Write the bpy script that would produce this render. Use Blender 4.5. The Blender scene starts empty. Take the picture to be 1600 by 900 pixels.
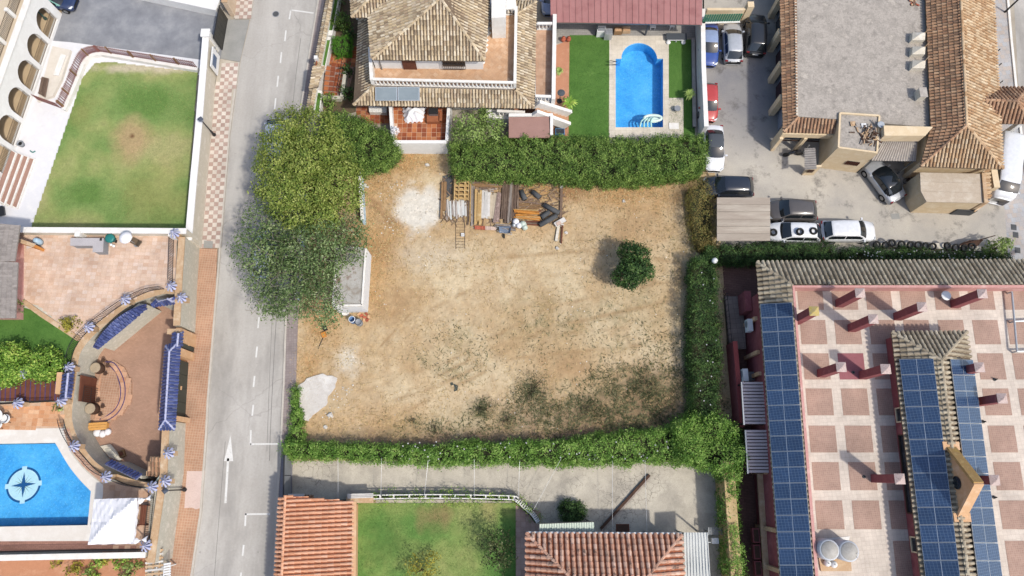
import bpy,bmesh,math,random
import numpy as np
from mathutils import Vector,Matrix
from mathutils.geometry import tessellate_polygon
random.seed(7); RNG = np.random.default_rng(11)
scene = bpy.context.scene
COL = scene.collection
R = math.radians
# ---------------------------------------------------------------- camera, sky, sun, exposure
F,H = 1100.0,56.0                       # focal length in photo pixels, drone height in metres
TILT = math.atan(290/F)
ST,CT = math.sin(TILT),math.cos(TILT)
cam = bpy.data.objects.new('camera',bpy.data.cameras.new('camera'))
COL.objects.link(cam); scene.camera = cam
cam.location = (0,0,H); cam.rotation_euler = (TILT,0,0)
cam.data.sensor_width = 36; cam.data.lens = F/1600*36
cam.data.clip_start = 0.5; cam.data.clip_end = 3000
SUN_EL,SUN_AZ = R(53),math.atan2(0.77,-0.64)     # azimuth clockwise from +Y
world = bpy.data.worlds.new('World'); scene.world = world; world.use_nodes = True
nt = world.node_tree
sky = nt.nodes.new('ShaderNodeTexSky'); sky.sky_type = 'NISHITA'; sky.sun_disc = False
sky.sun_elevation = SUN_EL; sky.sun_rotation = SUN_AZ
sky.air_density = 1.0; sky.dust_density = 2.5; sky.ozone_density = 1.0
bg = nt.nodes['Background']; bg.inputs['Strength'].default_value = 0.15
nt.links.new(sky.outputs[0],bg.inputs[0])
sd = bpy.data.lights.new('sun','SUN'); sd.energy = 2.7; sd.angle = R(2.2); sd.color = (1.0,0.95,0.86)
sun = bpy.data.objects.new('sun',sd); COL.objects.link(sun)
SV = Vector((math.sin(SUN_AZ)*math.cos(SUN_EL),math.cos(SUN_AZ)*math.cos(SUN_EL),math.sin(SUN_EL)))
sun.rotation_euler = SV.to_track_quat('Z','Y').to_euler(); sun.location = SV*120
vs = scene.view_settings
vs.view_transform = 'Standard'; vs.look = 'None'; vs.exposure = 0.47; vs.gamma = 1; vs.use_curve_mapping = False
scene.render.resolution_x = 1024; scene.render.resolution_y = 576
scene.cycles.max_bounces = 6; scene.cycles.use_denoising = True

# ---------------------------------------------------------------- geometry helpers
def P(px,py,z=0.0):
    """point of the place at height z that the photograph shows at pixel px, py"""
    u,v = (px-800)/F,(450-py)/F
    d = (u,ST+v*CT,-CT+v*ST); k = (z-H)/d[2]
    return Vector((d[0]*k,d[1]*k,z))
def PP(pts,z=0.0): return [P(x,y,z) for x,y in pts]
def v2(p): return Vector((p[0],p[1]))
def lerp(a,b,t): return a+(b-a)*t
def inside(poly,x,y):
    c = False; n = len(poly); j = n-1
    for i in range(n):
        xi,yi,xj,yj = poly[i][0],poly[i][1],poly[j][0],poly[j][1]
        if (yi > y) != (yj > y) and x < (xj-xi)*(y-yi)/(yj-yi)+xi: c = not c
        j = i
    return c
def inside_np(poly,X,Y):
    c = np.zeros(X.shape,bool); n = len(poly); j = n-1
    for i in range(n):
        xi,yi,xj,yj = poly[i][0],poly[i][1],poly[j][0],poly[j][1]
        if yi != yj:
            t = ((yi > Y) != (yj > Y)) & (X < (xj-xi)*(Y-yi)/(yj-yi)+xi); c ^= t
        j = i
    return c
def smooth_path(pts,n=6):
    """Catmull-Rom through 2D/3D points"""
    pts = [Vector(p) for p in pts]; out = []
    for i in range(len(pts)-1):
        p0 = pts[max(i-1,0)]; p1 = pts[i]; p2 = pts[i+1]; p3 = pts[min(i+2,len(pts)-1)]
        for k in range(n):
            t = k/n
            out.append(0.5*((2*p1)+(p2-p0)*t+(2*p0-5*p1+4*p2-p3)*t*t+(3*p1-p0-3*p2+p3)*t ** 3))
    out.append(pts[-1]); return out
def offset_line(pts,d):
    out = []
    for i in range(len(pts)):
        a = v2(pts[max(i-1,0)]); b = v2(pts[min(i+1,len(pts)-1)])
        t = (b-a).normalized(); n = Vector((-t.y,t.x))
        q = v2(pts[i])+n*d; out.append(Vector((q.x,q.y,pts[i][2] if len(pts[i]) > 2 else 0)))
    return out
def hashn(ix,iy,s):
    h = (ix.astype(np.int64)*374761393+iy.astype(np.int64)*668265263+s*974634777) & 0x7fffffff
    h = ((h ^ (h >> 13))*1274126177) & 0x7fffffff
    return ((h ^ (h >> 16)) & 0xffff)/65535.0
def vnoise(X,Y,s=0):
    ix,iy = np.floor(X),np.floor(Y); fx,fy = X-ix,Y-iy
    fx = fx*fx*(3-2*fx); fy = fy*fy*(3-2*fy)
    a,b,c,d = hashn(ix,iy,s),hashn(ix+1,iy,s),hashn(ix,iy+1,s),hashn(ix+1,iy+1,s)
    return (a*(1-fx)+b*fx)*(1-fy)+(c*(1-fx)+d*fx)*fy
def fbm(X,Y,s=0,o=4):
    t = 0; a = 0.5
    for k in range(o): t = t+a*vnoise(X,Y,s+k); X = X*2.03+7.1; Y = Y*2.03+3.7; a *= 0.5
    return t/(1-0.5 ** o)

class MB:
    def __init__(s): s.v = []; s.f = []; s.mi = []; s.cur = 0
    def add(s,vs_,fs):
        o = len(s.v); s.v += [tuple(p) for p in vs_]
        for f in fs: s.f.append([i+o for i in f]); s.mi.append(s.cur)
        return s
    def m(s,i): s.cur = i; return s
    def poly(s,pts): return s.add(pts,[list(range(len(pts)))])
    def sheet(s,loops,z):
        """flat sheet with holes: loops[0] outer"""
        L = [[Vector((p[0],p[1],0)) for p in l] for l in loops]
        fl = [p for l in L for p in l]; tr = tessellate_polygon(L)
        fs = []
        for t in tr:
            a,b,c = (fl[i] for i in t)
            if (b-a).cross(c-a).z < 0: t = (t[0],t[2],t[1])
            fs.append(list(t))
        return s.add([(p.x,p.y,z) for p in fl],fs)
    def prism(s,pts,z0,z1,holes=(),bottom=False):
        for i,l in enumerate([pts]+list(holes)):
            n = len(l); a = sum(l[k][0]*l[(k+1) % n][1]-l[(k+1) % n][0]*l[k][1] for k in range(n))
            if (a < 0) == (i == 0): l = list(reversed(l))
            vs_ = [(p[0],p[1],z0) for p in l]+[(p[0],p[1],z1) for p in l]
            s.add(vs_,[[k,(k+1) % n,n+(k+1) % n,n+k] for k in range(n)])
        s.sheet([pts]+list(holes),z1)
        return s
    def box(s,c,sz,rz=0,tilt=None):
        hx,hy,hz = sz[0]/2,sz[1]/2,sz[2]/2
        m = Matrix.Rotation(rz,3,'Z')
        if tilt is not None: m = m @ tilt
        c = Vector(c)
        vs_ = [c+m @ Vector((x*hx,y*hy,z*hz)) for z in (-1,1) for x,y in ((-1,-1),(1,-1),(1,1),(-1,1))]
        return s.add(vs_,[[3,2,1,0],[4,5,6,7],[0,1,5,4],[1,2,6,5],[2,3,7,6],[3,0,4,7]])
    def bar(s,a,b,w,h,up=(0,0,1)):
        """square bar from a to b"""
        a,b = Vector(a),Vector(b); d = (b-a).normalized(); u = Vector(up)
        sd_ = d.cross(u)
        if sd_.length < 1e-4: sd_ = d.cross(Vector((1,0,0)))
        sd_.normalize(); u = sd_.cross(d).normalized()
        vs_ = []
        for p in (a,b): vs_ += [p-sd_*w/2-u*h/2,p+sd_*w/2-u*h/2,p+sd_*w/2+u*h/2,p-sd_*w/2+u*h/2]
        return s.add(vs_,[[0,1,2,3],[7,6,5,4],[0,4,5,1],[1,5,6,2],[2,6,7,3],[3,7,4,0]])
    def tube(s,pts,r,n=6,r2=None):
        pts = [Vector(p) for p in pts]; m = len(pts); rings = []
        for i,p in enumerate(pts):
            d = (pts[min(i+1,m-1)]-pts[max(i-1,0)]).normalized()
            a = d.cross(Vector((0,0,1)) if abs(d.z) < .9 else Vector((1,0,0))).normalized(); b = d.cross(a)
            rr = r if r2 is None else r+(r2-r)*i/max(m-1,1)
            rings += [p+(a*math.cos(2*math.pi*k/n)+b*math.sin(2*math.pi*k/n))*rr for k in range(n)]
        fs = [[i*n+k,i*n+(k+1) % n,(i+1)*n+(k+1) % n,(i+1)*n+k] for i in range(m-1) for k in range(n)]
        fs += [list(range(n-1,-1,-1)),[(m-1)*n+k for k in range(n)]]
        return s.add(rings,fs)
    def lathe(s,c,prof,n=16,cap=True):
        """prof: list of (r, z) from bottom to top"""
        c = Vector(c); vs_ = []
        for r,z in prof: vs_ += [(c.x+r*math.cos(2*math.pi*k/n),c.y+r*math.sin(2*math.pi*k/n),c.z+z) for k in range(n)]
        m = len(prof)
        fs = [[i*n+k,i*n+(k+1) % n,(i+1)*n+(k+1) % n,(i+1)*n+k] for i in range(m-1) for k in range(n)]
        if cap: fs += [list(range(n-1,-1,-1)),[(m-1)*n+k for k in range(n)]]
        return s.add(vs_,fs)
    def ribbon(s,pts,w,z0,z1,shift=0.0):
        """wall of width w along a polyline, from z0 to z1"""
        a = offset_line(pts,shift+w/2); b = offset_line(pts,shift-w/2); n = len(pts)
        return s.prism(list(b)+list(reversed(a)),z0,z1)
    def build(s,name,mat,parent=None,smooth=False,**props):
        me = bpy.data.meshes.new(name); off = Vector((0,0,0))
        if parent is not None: off = wloc(parent)
        me.from_pydata([(p[0]-off.x,p[1]-off.y,p[2]-off.z) for p in s.v],[],s.f)
        ms = mat if isinstance(mat,(list,tuple)) else [mat]
        for k in ms: me.materials.append(k)
        if len(ms) > 1: me.polygons.foreach_set('material_index',s.mi)
        if smooth: me.polygons.foreach_set('use_smooth',[True]*len(me.polygons))
        me.update()
        return link(name,me,parent,**props)
def wloc(o):
    l = Vector((0,0,0))
    while o is not None: l = l+o.location; o = o.parent
    return l
def link(name,data,parent=None,**props):
    o = bpy.data.objects.new(name,data); COL.objects.link(o)
    if parent is not None: o.parent = parent
    for k,v in props.items(): o[k] = v
    return o
def thing(name,label,cat,loc,group=None,rz=0):
    o = link(name,None); o.location = loc; o.rotation_euler.z = rz; o.empty_display_size = .3
    return tag(o,label,cat,group)
def tag(o,label,cat,group=None):
    o['label'] = label; o['category'] = cat
    if group: o['group'] = group
    return o
def struct(o): o['kind'] = 'structure'; return o
def copy_tree(o,parent=None):
    c = o.copy(); COL.objects.link(c)
    if parent is not None: c.parent = parent
    for ch in list(o.children): copy_tree(ch,c)
    return c
def dup(root,loc,rz=None,label=None):
    c = copy_tree(root); c.location = loc
    if rz is not None: c.rotation_euler.z = rz
    if label: c['label'] = label
    return c

# ---------------------------------------------------------------- materials
def hexl(h):
    h = h.lstrip('#'); o = []
    for i in (0,2,4):
        c = int(h[i:i+2],16)/255; o.append(c/12.92 if c <= .04045 else ((c+.055)/1.055) ** 2.4)
    return o
ALB = 0.72
def C(h,k=1.0):
    c = hexl(h); l = .25*c[0]+.6*c[1]+.15*c[2]; return tuple(max(0,min(.85,(l+(x-l)*.92)*ALB*k)) for x in c)+(1,)
class N:
    def __init__(s,name):
        s.mat = bpy.data.materials.new(name); s.mat.use_nodes = True; s.t = s.mat.node_tree
        s.b = s.t.nodes['Principled BSDF']; s.geo = s.t.nodes.new('ShaderNodeNewGeometry'); s.pos = s.geo.outputs['Position']
    def n(s,kind,**kw):
        x = s.t.nodes.new(kind)
        for k,v in kw.items():
            if k[0] == '_': setattr(x,k[1:],v)
            else: s.set(x.inputs[k],v)
        return x
    def set(s,inp,v):
        if isinstance(v,bpy.types.NodeSocket): s.t.links.new(v,inp)
        else: inp.default_value = v
    def noise(s,scale,detail=5,rough=.6,vec=None,dist=0):
        return s.n('ShaderNodeTexNoise',Vector=vec or s.pos,Scale=scale,Detail=detail,Roughness=rough,Distortion=dist).outputs['Fac']
    def ramp(s,fac,stops):
        x = s.n('ShaderNodeValToRGB',Fac=fac); e = x.color_ramp.elements
        while len(e) < len(stops): e.new(.5)
        for i,(p,c) in enumerate(stops): e[i].position = p; e[i].color = c
        return x.outputs[0]
    def mix(s,a,b,fac,blend='MIX'):
        x = s.n('ShaderNodeMixRGB',_blend_type=blend,Fac=fac,Color1=a,Color2=b); return x.outputs[0]
    def rng(s,v,a,b,c,d): return s.n('ShaderNodeMapRange',Value=v,**{'From Min': a,'From Max': b,'To Min': c,'To Max': d}).outputs[0]
    def math(s,op,a,b=0.0):
        x = s.t.nodes.new('ShaderNodeMath'); x.operation = op; s.set(x.inputs[0],a); s.set(x.inputs[1],b); return x.outputs[0]
    def mul(s,col,v): return s.mix(col,s.n('ShaderNodeCombineColor',Red=v,Green=v,Blue=v).outputs[0],1.0,'MULTIPLY')
    def map(s,scale=(1,1,1),rot=(0,0,0),vec=None):
        return s.n('ShaderNodeMapping',Vector=vec or s.pos,Scale=scale,Rotation=rot).outputs[0]
    def bump(s,h,st=.3,d=.05):
        x = s.n('ShaderNodeBump',Height=h,Strength=st,Distance=d); s.set(s.b.inputs['Normal'],x.outputs[0])
    def fin(s,col,rough=.85,spec=.3,metal=0):
        s.set(s.b.inputs['Base Color'],col); s.set(s.b.inputs['Roughness'],rough)
        s.b.inputs['Specular IOR Level'].default_value = spec; s.b.inputs['Metallic'].default_value = metal
        return s.mat
def mk(name,cols,scale=.6,rough=.85,bump=.2,fine=14,isl=0.,orand=0.,spec=.3,metal=0,grain=.12,stretch=None,rot=0,stain=None):
    k = N(name); vec = k.map(stretch,(0,0,rot)) if stretch else None
    cols = [C(c) if isinstance(c,str) else c for c in cols]
    if len(cols) == 1: col = k.mix(cols[0],cols[0],0.0)
    else: col = k.ramp(k.noise(scale,6,.65,vec),[(.32+.36*i/(len(cols)-1),c) for i,c in enumerate(cols)])
    fn = k.noise(fine,3,.7,vec)
    if grain: col = k.mul(col,k.rng(fn,.25,.75,1-grain,1+grain))
    if isl: col = k.mul(col,k.rng(k.geo.outputs['Random Per Island'],0,1,1-isl,1+isl))
    if orand: col = k.mul(col,k.rng(k.n('ShaderNodeObjectInfo').outputs['Random'],0,1,1-orand,1+orand))
    if stain:
        f = k.rng(k.noise(stain[1],5,.7),stain[2],stain[2]+.18,0,stain[3]); col = k.mix(col,C(stain[0]),f)
    if bump: k.bump(fn,bump,.03)
    return k.fin(col,rough,spec,metal)
def mk_tile(name,stops,isl=True,lichen=None,rough=.9,spec=.2,base=None):
    """roof or floor pieces: colour of each island picked along a ramp, then weathered"""
    k = N(name); r = k.geo.outputs['Random Per Island']
    col = k.ramp(r,[(i/max(1,len(stops)-1),C(c)) for i,c in enumerate(stops)])
    col = k.mul(col,k.rng(k.noise(.7,5,.7),.3,.7,.8,1.15)); fn = k.noise(18,3,.7)
    col = k.mul(col,k.rng(fn,.25,.75,.85,1.15))
    if lichen: col = k.mix(col,C(lichen[0]),k.rng(k.noise(lichen[1],4,.75),lichen[2],lichen[2]+.1,0,lichen[3]))
    k.bump(fn,.2,.02)
    return k.fin(col,rough,spec)
def mk_leaf(name,cols,scale=1.3,val=.35,trans=.25):
    k = N(name); r = k.geo.outputs['Random Per Island']
    col = k.ramp(k.math('ADD',k.math('MULTIPLY',r,.5),k.math('MULTIPLY',k.rng(k.noise(scale,3,.6),.3,.7,0,1),.5)),[(.2+.6*i/(len(cols)-1),C(c)) for i,c in enumerate(cols)])
    k.fin(col,.6,.25)
    tr = k.n('ShaderNodeBsdfTranslucent',Color=col); ms = k.n('ShaderNodeMixShader',Fac=trans)
    k.t.links.new(k.b.outputs[0],ms.inputs[1]); k.t.links.new(tr.outputs[0],ms.inputs[2])
    k.t.links.new(ms.outputs[0],k.t.nodes['Material Output'].inputs[0]); return k.mat
def mk_brick(name,cols,mortar,w,h,rot=0,off=.5,mort=.015,noise=.5,rough=.85,bumpd=.01,scale=None):
    """small paving pieces below a pixel or so: brick bond over world position"""
    k = N(name); vec = k.map((1,1,1),(0,0,rot))
    b = k.n('ShaderNodeTexBrick',Vector=vec,Color1=C(cols[0]),Color2=C(cols[1]),Mortar=C(mortar),Scale=1.0,**{'Mortar Size': mort,'Brick Width': w,'Row Height': h})
    b.offset = off; col = k.mul(b.outputs[0],k.rng(k.noise(noise,6,.7),.3,.7,.78,1.2)); fn = k.noise(16,3,.7)
    col = k.mul(col,k.rng(fn,.25,.75,.9,1.1)); k.bump(k.math('SUBTRACT',fn,b.outputs[1]),.25,.02)
    return k.fin(col,rough,.3)
def mk_vcol(name,attr='Col',grain=.2,fine=9,bump=.5,rough=.95):
    k = N(name); a = k.n('ShaderNodeVertexColor',_layer_name=attr).outputs[0]
    f1 = k.noise(fine,5,.75); f2 = k.noise(2.2,5,.7)
    col = k.mul(k.mul(a,k.rng(f1,.2,.8,1-grain,1+grain)),k.rng(f2,.3,.7,.86,1.12)); k.bump(f1,bump,.06)
    return k.fin(col,rough,.15)
def paint(name,c,rough=.28,metal=.0,spec=.5,coat=.6):
    k = N(name); fn = k.noise(3,4,.6)
    col = k.mul(k.mix(C(c),C(c),0.0),k.rng(fn,.3,.7,.9,1.06)); m = k.fin(col,rough,spec,metal)
    k.b.inputs['Coat Weight'].default_value = coat; k.b.inputs['Coat Roughness'].default_value = .08; return m
def plain(name,c,rough=.6,spec=.4,metal=0,g=.08,b=.1): return mk(name,[c],rough=rough,spec=spec,metal=metal,grain=g,bump=b)
# ---------------------------------------------------------------- builders
def frame3(poly):
    n = Vector((0,0,0)); m = len(poly)
    for i in range(m): n += (poly[i]-poly[0]).cross(poly[(i+1) % m]-poly[0])
    n.normalize()
    if n.z < 0: n =-n
    d = Vector((n.x*n.z,n.y*n.z,n.z*n.z-1))
    if d.length < 1e-4: d = Vector((0,-1,0))
    d.normalize(); a = d.cross(n).normalized()
    return a,d,n
def tiles(mb,poly,s=.32,L=.42,lift=.02,down=None,chan=True):
    poly = [Vector(p) for p in poly]; a,d,n = frame3(poly)
    if down is not None:
        d = Vector(down); d = (d-n*d.dot(n)).normalized(); a = d.cross(n).normalized()
    o = poly[0]; q = [((p-o).dot(a),(p-o).dot(d)) for p in poly]
    lo = min(x for x,y in q); hi = max(x for x,y in q); cols = max(1,round((hi-lo)/s)); s = (hi-lo)/cols
    ang = [math.pi*k/4 for k in range(5)]
    for c in range(cols*2):
        x = lo+s*.5*(c+.5); ys = []
        for i in range(len(q)):
            (x0,y0),(x1,y1) = q[i],q[(i+1) % len(q)]
            if (x0 > x) != (x1 > x): ys.append(y0+(y1-y0)*(x-x0)/(x1-x0))
        ys.sort()
        for k in range(0,len(ys)-1,2):
            top,y = ys[k],ys[k+1]; y += random.uniform(-.02,.02)
            while y > top+.05:
                y2 = max(top,y-L); jx = random.uniform(-.012,.012)
                b0 = o+a*(x+jx)+d*y+n*(lift+.03); b1 = o+a*(x+jx*.5)+d*y2+n*lift
                if c % 2 == 0:      # cover
                    r0,r1 = (s*.36,s*.29) if chan else (s*.46,s*.42); h = 1.15 if chan else .8
                    vs_ = [b0+a*math.cos(t)*r0+n*math.sin(t)*r0*h for t in ang]+[b1+a*math.cos(t)*r1+n*math.sin(t)*r1*h for t in ang]
                    mb.add(vs_,[[i,i+5,i+6,i+1] for i in range(4)]+[[0,1,2,3,4]])
                elif chan:          # channel
                    w = s*.3; vs_ = [b0-a*w-n*.02,b0+a*w-n*.02,b1+a*w-n*.02,b1-a*w-n*.02]
                    m0,m1 = b0-n*.06,b1-n*.045
                    mb.add([vs_[0],m0,vs_[1],vs_[2],m1,vs_[3]],[[0,1,4,5],[1,2,3,4]])
                y -= L
    return mb
def ridge(mb,p,q,r=.13,L=.42):
    p,q = Vector(p),Vector(q); n = max(1,round((q-p).length/L))
    for i in range(n):
        a,b = lerp(p,q,i/n),lerp(p,q,(i+1.06)/n)
        mb.tube([a+Vector((0,0,.05)),b+Vector((0,0,.03))],r,7,r*.82)
def roof(parent,slopes,hips,mat_tile,mat_under,s=.32,L=.42,rr=.13,thick=.14,mat_ridge=None,label=None,downs=None,name='roof',chan=True):
    u = MB()
    for sl in slopes:
        n = len(sl); a,d,nn = frame3(sl); top = list(sl); bot = [p-Vector((0,0,thick)) for p in sl]
        u.add(top+bot,[list(range(n)),list(range(2*n-1,n-1,-1))]+[[i,n+i,n+(i+1) % n,(i+1) % n] for i in range(n)])
    ro = u.build(name,mat_under,parent)
    if label: ro['label'] = label
    t = MB()
    for i,sl in enumerate(slopes): tiles(t,sl,s,L,down=downs[i] if downs else None,chan=chan)
    t.build('roof_tiles',mat_tile,ro,kind='stuff')
    if hips:
        h = MB()
        for p,q in hips: ridge(h,p,q,rr)
        h.build('ridge_tiles',mat_ridge or mat_tile,ro,kind='stuff')
    return ro
def floor_tiles(poly,z,w,h,gap,ang,mat,parent,name='floor_tiles',off=0.,th=.012,checker=None):
    """real paving pieces with recessed joints, clipped to the outline by their centres"""
    poly = [v2(p) for p in poly]; ca,sa = math.cos(ang),math.sin(ang)
    q = [(p.x*ca+p.y*sa,-p.x*sa+p.y*ca) for p in poly]
    x0,x1 = min(a for a,b in q),max(a for a,b in q); y0,y1 = min(b for a,b in q),max(b for a,b in q)
    mb = MB(); j = 0; y = y0
    while y < y1:
        x = x0-(off*w if j % 2 else 0); i = 0
        while x < x1:
            cx,cy = x+w/2,y+h/2
            if inside(q,cx,cy):
                hx,hy = (w-gap)/2,(h-gap)/2; zz = z+th+random.uniform(-.002,.002)
                c4 = [(cx-hx,cy-hy),(cx+hx,cy-hy),(cx+hx,cy+hy),(cx-hx,cy+hy)]
                if checker: mb.m((i+j) % 2)
                c4 = [(a*ca-b*sa,a*sa+b*ca) for a,b in c4]
                mb.add([(a,b,z-.004) for a,b in c4]+[(a,b,zz) for a,b in c4],[[4,5,6,7],[0,1,5,4],[1,2,6,5],[2,3,7,6],[3,0,4,7]])
            x += w; i += 1
        y += h; j += 1
    return mb.build(name,mat,parent,kind='stuff')
def quads_mesh(name,V,mat,parent=None,**props):
    """V: (n,4,3) array of loose quads"""
    n = len(V); me = bpy.data.meshes.new(name)
    if parent is not None: V = V-np.array(wloc(parent))
    me.vertices.add(n*4); me.vertices.foreach_set('co',V.reshape(-1).astype(np.float32))
    me.loops.add(n*4); me.loops.foreach_set('vertex_index',np.arange(n*4,dtype=np.int32))
    me.polygons.add(n); me.polygons.foreach_set('loop_start',np.arange(0,n*4,4,dtype=np.int32))
    try: me.polygons.foreach_set('loop_total',np.full(n,4,np.int32))
    except Exception: pass
    me.update(calc_edges=True); me.materials.append(mat)
    return link(name,me,parent,**props)
def unit(a): return a/np.maximum(np.linalg.norm(a,axis=-1,keepdims=True),1e-6)
def leaf_quads(pts,out,size,asp=.5,up=.35,rnd=.8):
    n = len(pts); nr = unit(out+RNG.normal(0,rnd,(n,3))*.7+np.array([0,0,up]))
    t = unit(np.cross(nr,RNG.normal(0,1,(n,3)))); b = np.cross(nr,t)
    s = size*RNG.uniform(.6,1.35,(n,1)); t = t*s; b = b*s*asp
    return np.stack([pts-t*.5,pts+b*.5-nr*s*.08,pts+t*.5,pts-b*.5-nr*s*.08],1)
def blob_points(blobs,per_m2,per_clump,sig,core=.25,zmin=.1):
    """clumps of leaves spread over and inside the shells of ellipsoids"""
    PT,OUT = [],[]
    C0 = np.array([b[0] for b in blobs],float); R0 = np.array([b[1] if hasattr(b[1],'__len__') else (b[1],)*3 for b in blobs],float)
    for c,r in zip(C0,R0):
        area = 4*math.pi*((r[0]*r[1]) ** 1.6/3+(r[0]*r[2]) ** 1.6/3+(r[1]*r[2]) ** 1.6/3) ** (1/1.6)
        n = max(6,int(area*per_m2)); d = unit(RNG.normal(0,1,(n,3)))
        k = np.where(RNG.random((n,1)) < core,RNG.uniform(.35,.9,(n,1)),RNG.uniform(.86,1.12,(n,1)))
        p = c+d*r*k
        keep = np.ones(n,bool)
        for c2,r2 in zip(C0,R0): keep &= (((p-c2)/r2) ** 2).sum(1) > .42
        p,d = p[keep],d[keep]
        pp = np.repeat(p,per_clump,0)+RNG.normal(0,sig,(len(p)*per_clump,3))*[1,1,.8]
        PT.append(pp); OUT.append(np.repeat(d,per_clump,0))
    PT,OUT = np.concatenate(PT),np.concatenate(OUT); k = PT[:,2] > zmin
    return PT[k],OUT[k]
def limbs(mb,base,blobs,r0,fork=.45):
    base = Vector(base); cen = sum((Vector(b[0]) for b in blobs),Vector((0,0,0)))/len(blobs)
    top = Vector((lerp(base.x,cen.x,.6),lerp(base.y,cen.y,.6),base.z+(cen.z-base.z)*fork))
    mb.tube(smooth_path([base,lerp(base,top,.5)+Vector((.08,-.05,0)),top],4),r0,8,r0*.7)
    for b in blobs:
        c = Vector(b[0]); m = lerp(top,c,.5)+Vector((random.uniform(-.2,.2),random.uniform(-.2,.2),.15))
        mb.tube(smooth_path([top,m,c],3),r0*.5,6,r0*.12)
        rr = b[1] if not hasattr(b[1],'__len__') else min(b[1])
        for k in range(3):
            e = c+Vector((random.uniform(-1,1),random.uniform(-1,1),random.uniform(-.2,.8)))*rr*.8
            mb.tube([lerp(m,c,.6),e],r0*.16,5,r0*.05)
def tree(name,label,cat,base,blobs,leafmat,bark,lsize=.22,per=5,clump=9,sig=.22,r0=.16,group=None,core=.25,asp=.5,up=.35):
    t = thing(name,label,cat,base,group); mb = MB(); limbs(mb,base,blobs,r0); mb.build('trunk',bark,t,True)
    p,o = blob_points(blobs,per,clump,sig,core); quads_mesh('crown',leaf_quads(p,o,lsize,asp,up),leafmat,t)
    return t
def shrub(name,label,cat,px,r,h,leafmat,z=0.,n=1,lsize=.16,per=10,clump=8,sig=.1,group=None,trunk=None,asp=.5):
    c = P(px[0],px[1],z); bl = []
    for k in range(n):
        an = 6.28*k/max(n,1)+random.random(); rr = 0 if n == 1 else r*.5
        q = r*(1 if n == 1 else .65)*random.uniform(.85,1.1)
        bl.append(((c.x+math.cos(an)*rr,c.y+math.sin(an)*rr,z+h*.55),(q,q,h*.5)))
    t = thing(name,label,cat,c,group); mb = MB()
    for b in bl:
        for k in range(3): mb.tube([c,Vector(b[0])+Vector((random.uniform(-.4,.4)*r,random.uniform(-.4,.4)*r,h*.2))],.03,5,.012)
    mb.build('stem',M['bark'],t)
    p,o = blob_points(bl,per,clump,sig,.3,z+.03); quads_mesh('foliage',leaf_quads(p,o,lsize,asp),leafmat,t); return t
def hedge(name,label,poly,z,h,leafmat,coremat,per=26,lsize=.2,clump=8,sig=.13,cat='hedge',rough=.25,asp=.4,up=.3):
    """clipped or loose hedge on an outline: solid twiggy core with leaf clumps standing off its faces"""
    poly = [v2(p) for p in poly]; c = sum(poly,Vector((0,0)))/len(poly)
    t = thing(name,label,cat,(c.x,c.y,z))
    pl = np.array([(p.x,p.y) for p in poly]); x0,y0 = pl.min(0); x1,y1 = pl.max(0)
    nx,ny = int((x1-x0)/.3)+2,int((y1-y0)/.3)+2      # core height field
    gx,gy = np.meshgrid(np.linspace(x0,x1,nx),np.linspace(y0,y1,ny)); ins = inside_np(pl.tolist(),gx,gy)
    area = (x1-x0)*(y1-y0); n = int(area*per); X = RNG.uniform(x0,x1,n); Y = RNG.uniform(y0,y1,n); k = inside_np(pl.tolist(),X,Y); X,Y = X[k],Y[k]
    bump = lambda X,Y: h*(1-rough+rough*2*(fbm(X*.9,Y*.9,5)-.1)*.8)+rough*.5*(fbm(X*2.6,Y*2.6,9)-.5)
    top = np.stack([X,Y,z+bump(X,Y)],1); out = np.tile([0,0,1.],(len(X),1))
    S,SO = [],[]
    for i in range(len(pl)):
        a,b = pl[i],pl[(i+1) % len(pl)]; L = np.hypot(*(b-a)); m = int(L*h*per*1.1)
        if m < 1: continue
        tt = RNG.random(m); q = a+(b-a)*tt[:,None]; nrm = np.array([b[1]-a[1],a[0]-b[0]])/max(L,1e-6)
        if inside(pl.tolist(),(a[0]+b[0])/2+nrm[0]*.05,(a[1]+b[1])/2+nrm[1]*.05): nrm =-nrm
        zz = RNG.uniform(.03,1,m); bul = (fbm(q[:,0]*1.1+zz,q[:,1]*1.1,3)-.45)*rough*2.2
        q = q+nrm*bul[:,None]; S.append(np.stack([q[:,0],q[:,1],z+zz*bump(q[:,0],q[:,1])],1)); SO.append(np.tile([nrm[0],nrm[1],.2],(m,1)))
    pts = np.concatenate([top]+S); outs = np.concatenate([out]+SO); kp = RNG.random(len(pts)) < .72; pts,outs = pts[kp],outs[kp]; clump = int(clump*2.6); lsize *= .72; pts = pts+unit(outs)*(RNG.random((len(pts),1)) ** 2*.34-.1)*min(1,h/1.5)
    pp = np.repeat(pts,clump,0)+RNG.normal(0,sig,(len(pts)*clump,3)); oo = np.repeat(outs,clump,0)
    mb = MB(); cc = Vector((c.x,c.y)); core = [p+(cc-p).normalized()*.12 for p in poly]; mb.prism(core,z,z+h*(1-rough)*.72); mb.build('branches',coremat,t)
    quads_mesh('foliage',leaf_quads(pp,oo,lsize,asp,up),leafmat,t); return t
def wallbar(name,label,cat,pts,w,z0,z1,mat,cap=None,capw=.1,caph=.08,shift=0.,group=None):
    c = sum((Vector(p) for p in pts),Vector((0,0,0)))/len(pts); t = thing(name,label,cat,(c.x,c.y,z0),group)
    MB().ribbon(pts,w,z0,z1,shift).build('wall_body',mat,t)
    if cap: MB().ribbon(pts,w+capw,z1+.002,z1+caph,shift).build('coping',cap,t)
    return t
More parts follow.
